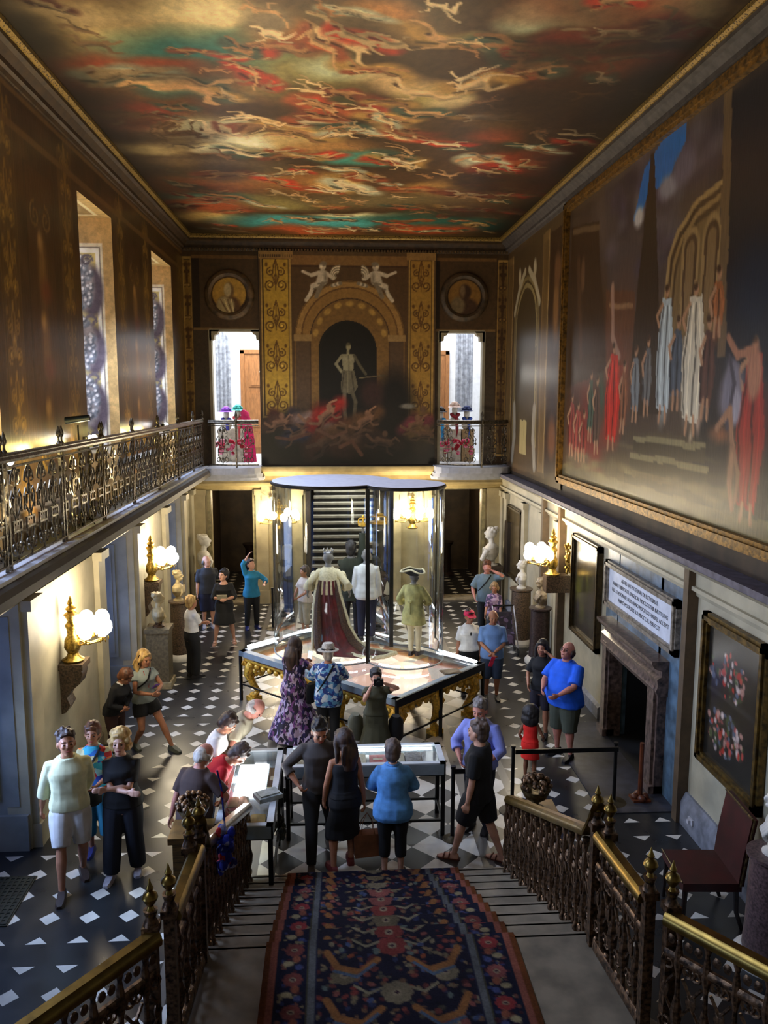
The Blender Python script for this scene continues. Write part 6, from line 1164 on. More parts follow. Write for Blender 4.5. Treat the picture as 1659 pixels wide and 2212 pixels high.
        if 'd' in hd: fa = Vector(hd['d']).normalized(); pn = (pn - fa * pn.dot(fa)).normalized(); sd = fa.cross(pn).normalized()
        if sd.y < 0 and abs(sd.y) > .2: sd = -sd
        curl = hd.get('c', .45); pal = wr + fa * .085
        body.loft([[c + sd * (w_ * a1) + pn * (.014 * a2) for a1, a2 in ((-1, -.6), (-.6, -1), (.6, -1), (1, -.6), (1, .6), (.6, 1), (-.6, 1), (-1, .6))] for c, w_ in ((wr - fa * .01, .024), (wr + fa * .03, .036), (wr + fa * .06, .041), (pal, .039))])
        for i, (off, ln) in enumerate(((.031, .070), (.0105, .080), (-.0105, .075), (-.030, .058))):
            p0 = wr + fa * .075 + sd * off; d1 = (fa * math.cos(curl * .6) + pn * math.sin(curl * .6)); p1 = p0 + d1 * ln * .5; d2 = (fa * math.cos(curl * 1.7) + pn * math.sin(curl * 1.7)); p2 = p1 + d2 * ln * .35; d3 = (fa * math.cos(curl * 2.6) + pn * math.sin(curl * 2.6)); p3 = p2 + d3 * ln * .3
            body.tube([p0, p1, p2, p3], [.0098, .0095, .0088, .0078], 7)
        t0 = wr + fa * .03 + sd * .03; body.tube([t0 - sd * .01, t0 + sd * .022 + fa * .028 + pn * .008, t0 + sd * .028 + fa * .055 + pn * .02], [.014, .0115, .009], 7)
    legs = []
    for q, f, i in ((-1, ft[0], 0), (1, ft[1], 1)):
        hp = Vector((q * hipx, 0, .905 - drop)); kn, an = ik(hp, f, .432, .402, (q * .12, 1, 0)); legs.append((hp, kn, an))
        g = (1 + (fat - 1) * .5)
        body.tube([hp + Vector((0, 0, .04)), hp, hp + (kn - hp) * .35, hp + (kn - hp) * .75, kn, kn + (an - kn) * .3, kn + (an - kn) * .7, an], [.085 * g, .092 * g, .084 * g, .062 * g, .052 * g, .056 * g, .040, .034], 12)
        fy = f[1] if False else 0; fo = R(feet[i][3] if len(feet[i]) > 3 else q * -8); dr = Vector((-math.sin(fo), math.cos(fo), 0)); px = Vector((dr.y, -dr.x, 0)); zf = an.z - .075
        body.loft([[an + dr * u_ + px * (w_ * c) + Vector((0, 0, -an.z + zf + zz)) for c, zz in ((-1, .012), (-.8, 0.002), (.8, 0.002), (1, .012), (.7, tz), (-.7, tz))] for u_, w_, tz in ((-.055, .022, .04), (-.03, .032, .075), (.04, .034, .075), (.11, .042, .045), (.165, .038, .03), (.195, .022, .022))])
    bm_ = remesh(S(body).build('body', SK[skin] if isinstance(skin, str) else skin, root), vox * (.8 if vox < .016 else 1), 1)
    if eyes and vox < .02:
        b = MB()
        for q in (-1, 1): b.sph((q * .030, .0745, -.002), (.012, .008, .007), 8, HT)
        S(b).build('eyes', EYEM, root); b = MB(); [b.tube([HT @ Vector((q * .014, .082, .024)), HT @ Vector((q * .034, .082, .029)), HT @ Vector((q * .050, .070, .022))], .0045, 5) for q in (-1, 1)]; S(b).build('eyebrows', HM[hair[1]] if hair[1] in HM and hair[0] != 'none' else HM['grey'], root)
        b = MB(); b.tube([HT @ Vector((-.022, .083, -.060)), HT @ Vector((0, .090, -.058)), HT @ Vector((.022, .083, -.060))], [.004, .007, .004], 6); S(b).build('mouth', LIPM, root)
    # ---- hair
    ht, hcn = hair[0], hair[1]
    if ht != 'none':
        b = MB(); r_ = random.Random(hash(label) % 999 if False else len(label) * 7 + int(x * 10))
        if ht in ('short', 'bob', 'long', 'curly', 'updo', 'pixie'):
            th = .010 if ht == 'short' else .018
            b.sph((0, -.030, .040), (.074 + th, .086 + th, .088 + th), 16, HT)
            b.sph((0, -.055, -.02), (.066 + th * .8, .055 + th, .08), 12, HT)
            b.tube([HT @ Vector((-.055, .050, .075)), HT @ Vector((0, .070, .092)), HT @ Vector((.055, .050, .075))], .022 if ht != 'short' else .014, 7)
        if ht == 'fringe':
            b.sph((0, -.058, -.01), (.078, .058, .092), 12, HT)
            for k in range(15): a = math.pi * (.94 + 1.12 * k / 14); b.sph((.078 * math.cos(a), -.012 + .088 * math.sin(a), -.012 + .006 * math.sin(k)), (.022, .022, .036), 7, HT)
        if ht == 'pixie' or ht == 'short':
            for k in range(22): a, e = r_.uniform(0, 6.28), r_.uniform(.25, 1.4); b.sph((.083 * math.cos(a) * math.cos(e), -.028 + .09 * math.sin(a) * math.cos(e), .045 + .092 * math.sin(e)), r_.uniform(.014, .024), 6, HT)
        if ht == 'bob':
            for q in (-1, 1): b.tube([HT @ Vector((q * .07, .0, .06)), HT @ Vector((q * .092, -.005, 0)), HT @ Vector((q * .085, -.01, -.07))], [.03, .032, .02], 8)
            b.sph((0, -.06, -.05), (.085, .05, .075), 10, HT)
        if ht == 'curly':
            for k in range(70):
                a = r_.uniform(0, 6.28); e = r_.uniform(-.75, 1.5); yy = -.03 + .10 * math.sin(a) * math.cos(e)
                if yy > .035 and e < .75: continue
                b.sph((.10 * math.cos(a) * math.cos(e), yy, .02 + .108 * math.sin(e)), r_.uniform(.026, .038), 6, HT)
        if ht == 'long':
            L_ = hair[2] if len(hair) > 2 else .3
            back = [HT @ Vector((0, -.08, .03)), HT @ Vector((0, -.10, -.06)), HT @ Vector((0, -.095, -.12)) + Vector((0, -.02, -.02)), HT @ Vector((0, -.07, -.10)) + Vector((0, -.055, -L_))]
            b.loft([[c + Vector((w_ * math.cos(t), d * math.sin(t), 0)) for t in np.linspace(0, 2 * math.pi, 15)[:-1]] for c, w_, d in zip(back, (.08, .10, .105, .07), (.05, .05, .045, .03))])
            for q in (-1, 1): b.tube([HT @ Vector((q * .06, .02, .07)), HT @ Vector((q * .09, -.0, 0)), HT @ Vector((q * .095, -.02, -.09)), HT @ Vector((q * .10, -.02, -.11)) + Vector((0, 0, -L_ * .55))], [.03, .034, .036, .022], 8)
            for k in range(18): q = r_.uniform(-1, 1); p = HT @ Vector((q * .09, -.10, -.02)) ; b.tube([p, p + Vector((q * .02, -.02, -L_ * .5)), p + Vector((q * .02 + r_.uniform(-.02, .02), -.03, -L_ * r_.uniform(.8, 1.1)))], [.02, .018, .008], 6)
        if ht == 'updo': b.sph((0, -.09, .09), .05, 10, HT)
        if ht == 'puff':
            b.sph((0, -.03, .04), (.14, .13, .14), 14, HT); b.sph((0, -.07, -.07), (.15, .10, .12), 12, HT)
            for k in range(50):
                a, e = r_.uniform(0, 6.28), r_.uniform(-.7, 1.5); yy = -.03 + .115 * math.sin(a) * math.cos(e)
                if yy > .05 and e < .6: continue
                b.sph((.12 * math.cos(a) * math.cos(e), yy, .02 + .12 * math.sin(e)), .03, 6, HT)
        remesh(S(b).build('hair', HM[hcn], root), max(.010, vox * .75), 1)
    # ---- clothes
    gv = max(.012, vox)
    def sleeves(b, fr, infl, flare=0.):
        for (shp, el, wr), q in zip(arms, (-1, 1)):
            g = (1 + (fat - 1) * .5) * (.88 if fem else 1)
            P = [bend((q * (sw - .08), -.005, 1.365 + sh * .5)), shp]; rad = [.060 * g + infl * .7, .060 * g + infl * .8]
            if fr <= .55: P += [shp + (el - shp) * fr * .9, shp + (el - shp) * fr * 1.6]; rad += [.056 * g + infl + flare * .5, .052 * g + infl + flare]
            elif fr < 1: P += [shp + (el - shp) * .5, el, el + (wr - el) * (fr - .5)]; rad += [.052 * g + infl, .045 * g + infl, .042 * g + infl + flare]
            else: P += [shp + (el - shp) * .5, el, el + (wr - el) * .5, wr - (wr - el) * .02]; rad += [.052 * g + infl, .045 * g + infl, .040 * g + infl, .034 * g + infl + flare]
            b.tube(P, rad, 12)
    def topg(g, m, nm='top'):
        b = MB(); inf = g.get('i', .016); hem = g.get('hem', .86); nk = g.get('neck', 1.462)
        zz = [q for q in np.linspace(hem, min(nk, 1.42), 12)] + ([nk] if nk > 1.425 else [])
        b.loft([ring(q, inf + max(0, (1.0 - q)) * g.get('flare', .06) + .004 * math.sin(q * 40), fold=.018 if q < 1.25 else 0) for q in zz])
        if g.get('sl') is not None: sleeves(b, g['sl'], inf * .75, g.get('sf', .008))
        if g.get('yoke'): b.tube([bend((-sw + .0, 0, 1.33)), bend((-.1, .06, 1.36)), bend((.1, .06, 1.36)), bend((sw - .0, 0, 1.33))], .05, 8)
        remesh(S(b).build(nm, m, root), gv, 1)
        if g.get('collar'):
            b = MB(); n = 14; r0 = .068; pts = [nb + Vector((r0 * math.cos(t), r0 * math.sin(t) - .0, .012 - .03 * (math.sin(t) > .6))) for t in np.linspace(math.pi * .62, math.pi * 2.38, n)]; b.tube(pts, .015, 6); S(b).build('collar', g['collar'], root)
    def botg(g, m, nm='trousers'):
        ty = g.get('t', 'trousers'); b = MB()
        if ty in ('skirt',):
            wz = g.get('waist', 1.02); hem = g.get('hem', .5); fl = g.get('flare', .08); zz = np.linspace(wz, hem, 11); R_ = []
            cx = (legs[0][1] + legs[1][1]) / 2
            for q in zz:
                if q > .80: R_.append(ring(q, .018 + fl * .1 * (wz - q), fold=.02)); continue
                t = (.80 - q) / .5; w_, d, yo = prof(.80); c = Vector((cx.x * min(1, t * 2), cx.y * min(1, t * 2), q - drop * (1 if q > .5 else q / .5))); n = 22
                R_.append([c + Vector((math.cos(2 * math.pi * i / n) * (w_ * fat + .018 + fl * t) * (1 + .05 * t * math.sin(i * 2.9 + q * 3)), math.sin(2 * math.pi * i / n) * (d * fat + .018 + fl * t) * (1 + .08 * t * math.sin(i * 3.3)), 0)) for i in range(n)])
            b.loft(R_)
        else:
            end = {'trousers': 1.0, 'capri': .78, 'shorts': .48, 'minishorts': .28, 'knee': .58}[ty]; ext = g.get('i', .016)
            b.loft([ring(q, .012) for q in (.80, .86, .92, .98, g.get('waist', 1.02))])
            for hp, kn, an in legs:
                P = [hp + Vector((0, 0, .03))]; rad = [.1 * fat]; full = (kn - hp).length + (an - kn).length
                for t in np.linspace(.08, end, 8):
                    L_ = t * full; a = (kn - hp).length; p = hp + (kn - hp) * (L_ / a) if L_ < a else kn + (an - kn) * ((L_ - a) / (full - a)); P.append(p)
                    base = np.interp(t, [0, .2, .5, .65, 1], [.098, .092, .058, .06, .042]) * (1 + (fat - 1) * .6); rad.append(base + ext + g.get('wide', 0) * t)
                b.tube(P, rad, 14)
        remesh(S(b).build(nm, m, root), gv, 1)
    if dress: topg(dress, dress['m'], 'dress'); botg(dict(t='skirt', waist=1.05, hem=dress.get('end', .5), flare=dress.get('fl', .08)), dress['m'], 'dress_skirt')
    if bottom: botg(bottom, bottom['m'], {'skirt': 'skirt', 'shorts': 'shorts', 'minishorts': 'shorts', 'knee': 'shorts'}.get(bottom.get('t', ''), 'trousers'))
    if top: topg(top, top['m'], top.get('n', 'shirt'))
    if shoes is not None:
        sm_, sole = shoes if isinstance(shoes, tuple) else (shoes, None)
        for (hp, kn, an), i, q in zip(legs, (0, 1), (-1, 1)):
            fo = R(feet[i][3] if len(feet[i]) > 3 else q * -8); dr = Vector((-math.sin(fo), math.cos(fo), 0)); px = Vector((dr.y, -dr.x, 0)); zf = an.z - .075; b = MB()
            if 'sandal' in sm_.name:
                b.loft([[Vector((an.x, an.y, zf)) + dr * u_ + px * (w_ * c) + Vector((0, 0, zz)) for c, zz in ((-1, -.006), (1, -.006), (1, .008), (-1, .008))] for u_, w_ in ((-.07, .03), (-.03, .042), (.06, .042), (.14, .05), (.205, .03))]); c0 = Vector((an.x, an.y, zf))
                for u_ in (.06, .125): b.tube([c0 + dr * u_ + px * .046 + Vector((0, 0, .005)), c0 + dr * (u_ - .01) + px * .03 + Vector((0, 0, .065 if u_ < .1 else .048)), c0 + dr * (u_ - .01) - px * .03 + Vector((0, 0, .065 if u_ < .1 else .048)), c0 + dr * u_ - px * .046 + Vector((0, 0, .005))], .009, 6)
                S(b).build('sandal', sm_, root, smooth=50); continue
            b.loft([[Vector((an.x, an.y, zf)) + dr * u_ + px * (w_ * c) + Vector((0, 0, zz)) for c, zz in ((-1, .012), (-1, -.004), (1, -.004), (1, .012), (.75, tz), (-.75, tz))] for u_, w_, tz in ((-.075, .03, .05), (-.05, .042, .082), (.03, .044, .085), (.11, .052, .058), (.175, .046, .045), (.212, .026, .03))])
            S(b).build('shoe', sm_, root, smooth=50)
    # ---- worn extras
    for e in extras:
        k = e[0]; b = MB()
        if k == 'belt': b.loft([ring(q, .026) for q in (1.0, 1.035)]); S(b).build('belt', e[1], root)
        elif k == 'hat':
            b.lathe([(.155, .052), (.15, .060), (.095, .062), (.088, .12), (.07, .155), (.0, .15)], (0, -.02, 0), 24, HT); S(b).build('hat', e[1], root); b = MB(); b.lathe([(.097, .062), (.095, .085)], (0, -.02, 0), 24, HT, cap=False); S(b).build('hat_band', BLACKM, root)
        elif k == 'cap':
            b.lathe([(.096, .03), (.096, .06), (.08, .10), (.03, .128), (0, .13)], (0, -.018, 0), 20, HT); b.loft([[HT @ Vector((q * w_, yy, zz)) for q in (-1, -.5, 0, .5, 1)] + [HT @ Vector((q * w_, yy, zz - .008)) for q in (1, .5, 0, -.5, -1)] for yy, w_, zz in ((.05, .08, .045), (.10, .075, .04), (.15, .05, .028))]); S(b).build('cap', e[1], root)
        elif k == 'tricorne':
            b.lathe([(.09, .03), (.085, .10), (.05, .125), (0, .13)], (0, -.02, 0), 18, HT)
            P = [HT @ Vector((.19 * math.cos(a) * (1 + .25 * math.cos(3 * a + 1.57)), -.02 + .17 * math.sin(a) * (1 + .25 * math.cos(3 * a + 1.57)), .06 + .05 * (1 - math.cos(3 * a + 1.57)) * .5 + .03)) for a in np.linspace(0, 2 * math.pi, 25)]
            q_ = [HT @ Vector((.09 * math.cos(a), -.02 + .09 * math.sin(a), .035)) for a in np.linspace(0, 2 * math.pi, 25)]; b.loft([q_, P], cap=False); S(b).build('hat', e[1], root); b = MB(); b.tube(P, .02, 6); S(b).build('hat_feather_trim', e[2], root)
        elif k == 'strap':
            a = bend((e[2] * .09, 0, 1.45)); n = 10; P = []
            for t in np.linspace(0, 1, n): zz = 1.44 - t * e[3]; w_, d, yo = prof(zz); xx = e[2] * (.09 - t * .27); yy = (d * fat + .035) * math.sqrt(max(0, 1 - min(1, (xx / (w_ * fat + .04)) ** 2))) * e[4] + yo; P.append(bend((xx, yy, zz)))
            b.tube(P, .014, 6); S(b).build('bag_strap', e[1], root)
        elif k == 'sunglasses_shirt': p = bend((0, prof(1.3)[1] * fat + .04, 1.3)); b.sph(tuple(p), (.016, .012, .04), 8); S(b).build('sunglasses', e[1], root)
        elif k == 'lanyard':
            P = [bend((.06 * q, .05 + .05 * abs(math.sin(abs(q) * 1.5)), 1.46 - .02)) for q in (-1,)] + [bend((0, .15, 1.16))] + [bend((.06, .10, 1.44))]; b.tube(P, .006, 5); S(b).build('lanyard', e[1], root)
        elif k == 'headphones': b.tube([HT @ Vector((-.10, -.01, -.03)), HT @ Vector((-.095, -.01, .06)), HT @ Vector((0, -.01, .135)), HT @ Vector((.095, -.01, .06)), HT @ Vector((.10, -.01, -.03))], .009, 6); [b.sph((q * .102, -.005, -.03), (.014, .03, .036), 8, HT) for q in (-1, 1)]; S(b).build('headphones', e[1], root)
        elif k == 'glasses': [b.tube([HT @ Vector((q * .034 + .024 * math.cos(t), .092, .0 + .018 * math.sin(t))) for t in np.linspace(0, 6.28, 10)], .003, 4) for q in (-1, 1)]; b.tube([HT @ Vector((-.01, .094, 0)), HT @ Vector((.01, .094, 0))], .003, 4); S(b).build('glasses', e[1], root)
    M_ = Matrix.Translation((x, y, z)) @ Matrix.Rotation(R(180 + face), 4, 'Z') @ Matrix.Scale(s, 4)
    return dict(root=root, M=M_, arms=arms, hc=hc, W=lambda p: M_ @ Vector(p), legs=legs, HT=HT, bend=bend)
def held(name, mb, m, lab, cat, pos, rz=0, rot=None):
    o = mb.build(name, m); o.location = pos; o.rotation_euler = rot or (0, 0, rz); return tag(o, lab, cat)
CREAM = cloth('cream', (.84, .84, .68)); WHT = cloth('white', (.90, .89, .87)); BLK = cloth('black', (.045, .045, .055)); NAVY = cloth('navy', (.07, .09, .20)); TEAL = cloth('teal', (.20, .52, .62)); KHAKI = cloth('khaki', (.24, .26, .20)); BRN = cloth('brown', (.24, .16, .13)); REDT = cloth('red', (.74, .05, .12)); CHAR = cloth('charcoal', (.16, .17, .20)); OLIVE = cloth('olive', (.25, .25, .17)); DENIM = cloth('denim', (.36, .60, .84), noise=.12, scale=8)
SHOEB = mat('dark_shoe', (.10, .08, .08), .5); SHOEBR = mat('brown_shoe', (.20, .13, .10), .5); SHOEW = mat('white_shoe', (.74, .72, .74), .5); SHOEBL = mat('blue_shoe', (.12, .16, .42), .5)
N_, F_ = .0125, .018
XARM = (dict(p=(.12, .24, 1.16), n=(0, -1, 0), h=(-1, -.2, -.8), c=.2), dict(p=(-.12, .27, 1.13), n=(0, -1, 0), h=(1, -.2, -.8), c=.2))
BACK = (dict(p=(-.05, -.2, .92), h=(-1, -.4, 0), n=(0, 1, 0)), dict(p=(.05, -.22, .90), h=(1, -.4, 0), n=(0, 1, 0)))
CLASP = (dict(p=(-.035, .22, .98), h=(-1, -.4, -.3), n=(1, -.3, 0)), dict(p=(.035, .23, .97), h=(1, -.4, -.3), n=(-1, -.3, 0)))
# foreground, left
person('man in pale cream shirt and white shorts standing at far left', -3.38, 8.85, 18, 1.84, 'tan', False, ('short', 'brown'), dict(m=CREAM, sl=.95, hem=.90, i=.03, collar=CREAM, flare=.1), dict(m=cloth('stone', (.80, .79, .78)), t='shorts', i=.03), shoes=SHOEBR, hands=(dict(p=(-.28, -.16, .86)), dict(p=(.1, -.2, .9), h=(1, -.4, 0))), feet=((-.12, .28), (.10, -.12)), head=(-8, 10), mir=True, vox=N_, extras=(('belt', mat('tan_belt', (.36, .20, .13), .6)),))
p = person('woman in bright multicoloured top and turquoise cropped trousers', -3.27, 9.45, 8, 1.62, 'tan', True, ('pixie', 'auburn'), dict(m=multi('tropic_print', [(.12, .38, .66), (.20, .62, .72), (.75, .72, .55), (.70, .16, .14), (.16, .26, .62), (.85, .45, .22), (.55, .78, .80)], 13), sl=.9, hem=.84, i=.022), dict(m=TEAL, t='capri', i=.02), shoes=SHOEBL, hands=(dict(p=(-.26, -.08, .86)), dict(p=(.06, .24, 1.02), h=(1, -.3, -.4))), feet=((-.08, 0), (.11, .02)), head=(5, 6), fat=1.1, mir=True, vox=N_, extras=(('strap', BLK, -1, .42, 1),))
held('shoulder_bag', MB().loft([[(w_ * math.cos(t), .06 * math.sin(t), zz) for t in np.linspace(0, 6.28, 15)[:-1]] for zz, w_ in ((0, .13), (.03, .17), (.14, .17), (.18, .12))]), BLK, 'black shoulder bag worn in front of the woman in the colourful top', 'bag', p['W']((.07, .27, .78)), R(188))
person('blonde curly haired woman in black t-shirt with folded arms', -2.83, 8.98, 3, 1.72, 'fair', True, ('curly', 'blonde'), dict(m=BLK, sl=.5, hem=.86, i=.024), dict(m=cloth('ink', (.07, .08, .13)), t='trousers', i=.03, wide=.02), shoes=SHOEW, hands=XARM, feet=((-.13, -.06), (.14, .10)), head=(0, 8), fat=1.12, vox=N_)
person('person with auburn hair in dark jumper with white collar, head bowed', -3.72, 12.05, 60, 1.50, 'tan', True, ('pixie', 'auburn'), dict(m=BLK, sl=1.0, hem=.84, i=.024, collar=WHT), dict(m=cloth('rust', (.22, .12, .10)), t='trousers', i=.02), shoes=SHOEB, lean=22, head=(20, -25), hands=CLASP, vox=.014)
p = person('blonde woman in grey sleeveless top and black shorts mid-stride', -3.35, 12.42, 42, 1.68, 'tan', True, ('long', 'blonde', .12), dict(m=cloth('heather', (.58, .62, .60)), sl=.25, hem=.90, i=.024), dict(m=BLK, t='minishorts', i=.03), shoes=mat('grey_trainer', (.36, .38, .34), .6), hands=(dict(p=(-.05, .30, 1.10), h=(-1, -.3, -.6)), dict(p=(.06, .30, 1.12), h=(1, -.3, -.6))), feet=((-.12, -.15), (.24, .38)), head=(-10, -8), mir=True, vox=.014, extras=(('headphones', BLACKM), ('lanyard', mat('pink_cord', (.85, .35, .35), .6)), ('strap', BLACKM, -1, .3, 1)))
held('audio_guide', MB().box((-.035, -.07, 0), (.035, .07, .02)), mat('violet_plastic', (.30, .18, .50), .3), 'violet audio guide held by the blonde woman in grey top', 'audio guide', p['W']((0, .38, 1.13)), 0, (.6, 0, R(222)))
# around the left show case
person('white haired man in brown t-shirt with arm behind, beside the balustrade', -1.97, 8.62, 150, 1.66, 'red', False, ('fringe', 'white'), dict(m=BRN, sl=.5, hem=.84, i=.028), dict(m=cloth('jeans', (.07, .09, .14)), t='trousers', i=.02), shoes=SHOEB, lean=14, head=(-18, -28), hands=(dict(p=(-.30, -.05, .84)), dict(p=(.2, .25, 1.0), h=(1, 0, -.5))), feet=((-.1, 0), (.1, .05)), fat=1.1, belly=.05, vox=N_)
person('person in red t-shirt bending right over the left show case', -2.04, 9.2, 96, 1.66, 'tan', False, ('short', 'greyb'), dict(m=REDT, sl=.5, hem=.88, i=.026), dict(m=NAVY, t='trousers', i=.02), shoes=SHOEB, lean=52, head=(0, -18), hands=(dict(p=(-.12, .34, 1.0), h=(-1, -.4, 0)), dict(p=(.16, .34, 1.0), h=(1, -.4, 0))), feet=((-.1, .0), (.1, -.1)), vox=N_)
person('dark haired woman in white t-shirt leaning towards the show case', -2.03, 9.88, 86, 1.62, 'tan', True, ('pixie', 'brown'), dict(m=WHT, sl=.5, hem=.86, i=.026), dict(m=NAVY, t='trousers', i=.02), shoes=SHOEB, lean=26, head=(0, -22), hands=(dict(p=(-.2, .25, .95)), dict(p=(.14, .3, 1.0), h=(1, -.3, -.4))), vox=N_)
person('white haired man in beige shirt bowing over the show case', -1.84, 10.38, 78, 1.72, 'red', False, ('fringe', 'white'), dict(m=cloth('beige', (.70, .66, .56)), sl=.5, hem=.84, i=.028), dict(m=cloth('slate', (.24, .26, .32)), t='trousers', i=.02), shoes=SHOEB, lean=38, head=(0, -22), hands=(None, dict(p=(.16, .3, .95), h=(1, -.3, -.4))), vox=N_)
# far left
person('yellow blonde woman in white blouse and black trousers with folded arms', -3.17, 15.7, 128, 1.62, 'tan', True, ('pixie', 'blonde'), dict(m=WHT, sl=.5, hem=1.0, i=.028), dict(m=BLK, t='trousers', i=.03, wide=.02), shoes=SHOEB, hands=XARM, head=(0, 4), vox=.015)
person('bald man in dark grey polo shirt and shorts near the far left corner', -3.38, 19.2, 18, 1.74, 'fair', False, ('fringe', 'grey'), dict(m=CHAR, sl=.55, hem=.84, i=.028, collar=CHAR), dict(m=NAVY, t='knee', i=.035), shoes=SHOEW, head=(-22, 18), hands=(None, dict(p=(.05, -.2, .95), h=(1, -.4, 0))), fat=1.12, mir=True, vox=F_, eyes=False)
p = person('woman in black off-shoulder dress holding a booklet', -2.82, 17.85, 4, 1.70, 'fair', True, ('pixie', 'dark'), None, None, dict(m=BLK, sl=.7, hem=.98, neck=1.37, i=.024, end=.50, fl=.10, yoke=1, sf=.02), mat('nude_sandal', (.72, .56, .46), .6), hands=(dict(p=(-.04, .28, 1.12), h=(-1, -.3, -.6)), dict(p=(.06, .28, 1.12), h=(1, -.3, -.6))), feet=((-.22, .0), (.20, -.1)), head=(38, 8), fat=1.1, mir=True, vox=.016)
held('booklet', MB().box((-.11, -.075, 0), (.11, .075, .008)), PAPER, 'pale booklet held by the woman in the black off-shoulder dress', 'booklet', p['W']((.02, .37, 1.18)), 0, (.9, 0, R(180)))
person('woman in turquoise cardigan with one arm raised to her head', -2.34, 19.1, 22, 1.66, 'fair', True, ('short', 'brown'), dict(m=cloth('turquoise', (.14, .50, .66)), sl=.95, hem=.80, i=.03, n='cardigan'), dict(m=BLK, t='trousers', i=.02), shoes=SHOEBL, hands=(dict(p=(-.10, .10, 1.86), h=(-1, 0, .3), n=(0, 0, -1)), dict(p=(.24, .30, 1.15), h=(1, -.4, -.4), n=(0, 0, 1))), feet=((-.14, .02), (.12, 0)), head=(-15, 12), mir=True, vox=F_, eyes=False)
person('older woman in white top seen left through the glass drum', -1.06, 18.6, -55, 1.58, 'tan', True, ('pixie', 'greyb'), dict(m=cloth('shell', (.80, .74, .70)), sl=.5, hem=.84, i=.03), dict(m=cloth('sand', (.60, .56, .48)), t='capri', i=.02), shoes=SHOEW, hands=(dict(p=(-.08, .28, .98), h=(-1, -.3, -.4)), dict(p=(.1, .28, .95), h=(1, -.3, -.4))), fat=1.2, vox=F_, eyes=False)
person('person in pink top beyond the tall glass drums', .66, 18.9, -150, 1.66, 'fair', True, ('bob', 'greyb'), dict(m=cloth('rose', (.82, .66, .64)), sl=.5, hem=.84, i=.03), dict(m=CHAR, t='trousers', i=.02), shoes=SHOEB, hands=(dict(p=(-.3, .1, 1.3), h=(-1, -.3, -.4)), None), vox=F_, eyes=False)
# before the gilt table
p = person('long haired woman in purple and white floral maxi dress holding a phone', -1.04, 12.5, 152, 1.70, 'tan', True, ('long', 'brown', .26), None, None, dict(m=multi('floral_maxi', [(.14, .10, .30), (.72, .66, .80), (.10, .08, .14), (.42, .24, .46), (.12, .09, .18), (.60, .52, .60)], 27, seed=3, stretch=(1, 1, .55)), sl=.22, hem=.96, i=.022, end=.10, fl=.20), mat('tan_sandal', (.66, .44, .34), .6), hands=(dict(p=(-.02, .34, 1.26), h=(-1, -.2, -.7)), dict(p=(.10, .34, 1.24), h=(1, -.2, -.7))), head=(0, -15), fat=1.15, vox=.014)
held('mobile_phone', MB().box((-.035, -.004, -.07), (.035, .004, .07)).box((-.03, -.006, -.064), (.03, -.004, .064)), emis('phone_screen', (.35, .70, 1.0), 3), 'mobile phone with glowing blue screen held by the floral dress woman', 'phone', p['W']((.05, .44, 1.34)), 0, (R(-20), 0, R(332)))
held('handbag', MB().loft([[(w_ * math.cos(t), .05 * math.sin(t), zz) for t in np.linspace(0, 6.28, 15)[:-1]] for zz, w_ in ((0, .12), (.04, .16), (.24, .15), (.30, .10))]), cloth('bag_black', (.05, .045, .05)), 'black bag against the hip of the floral dress woman', 'bag', p['W']((.30, .04, .72)), R(60))
person('man in white straw hat and blue leafy patterned shirt, seen from behind', -.50, 12.28, 178, 1.64, 'tan', False, ('short', 'white'), dict(m=multi('leafy_shirt', [(.22, .44, .66), (.70, .78, .84), (.12, .24, .50), (.40, .62, .76), (.16, .20, .44), (.80, .84, .86)], 19, seed=6), sl=.55, hem=.74, i=.034, flare=.05), dict(m=BLK, t='trousers', i=.02), shoes=SHOEB, hands=(dict(p=(-.12, .28, 1.12), h=(-1, -.2, -.6)), dict(p=(.08, .28, 1.15), h=(1, -.2, -.6))), head=(0, -4), fat=1.18, vox=.014, extras=(('hat', mat('straw_white', (.72, .70, .66), .8, noise=.1, scale=60)), ('strap', BLACKM, 1, .45, -1)))
p = person('woman in olive tunic photographing with both arms raised', .20, 11.55, 2, 1.50, 'fair', True, ('pixie', 'dark'), None, None, dict(m=OLIVE, sl=.3, hem=.96, i=.028, end=.30, fl=.12), SHOEB, hands=(dict(p=(-.13, .20, 1.56), h=(-1, .1, -.2), n=(1, 0, 0), c=.7), dict(p=(.10, .22, 1.52), h=(.5, .2, -1), n=(-1, 0, 0), c=.7)), head=(0, 5), fat=1.12, vox=.014)
held('camera', MB().box((-.07, -.03, -.05), (.07, .03, .045)).lathe([(.035, 0), (.035, .05), (.04, .09)], (0, 0, 0), 14, Matrix.Rotation(R(-90), 4, 'X')).box((-.025, -.025, .045), (.025, .025, .065)), BLACKM, 'black camera raised to the face of the woman in olive', 'camera', p['W']((-.02, .28, 1.62)), R(180))
for dx, nm, cm in ((-.30, 'grey backpack at the side of the photographing woman', cloth('pack_grey', (.36, .36, .30))), (.30, 'black shoulder bag at the side of the photographing woman', BLK)):
    held('backpack' if dx < 0 else 'shoulder_bag', MB().loft([[(w_ * math.cos(t), .08 * math.sin(t), zz) for t in np.linspace(0, 6.28, 15)[:-1]] for zz, w_ in ((0, .08), (.04, .12), (.30, .12), (.38, .06))]), cm, nm, 'bag', (.20 + dx, 11.6, .42 if dx < 0 else .38), .3)
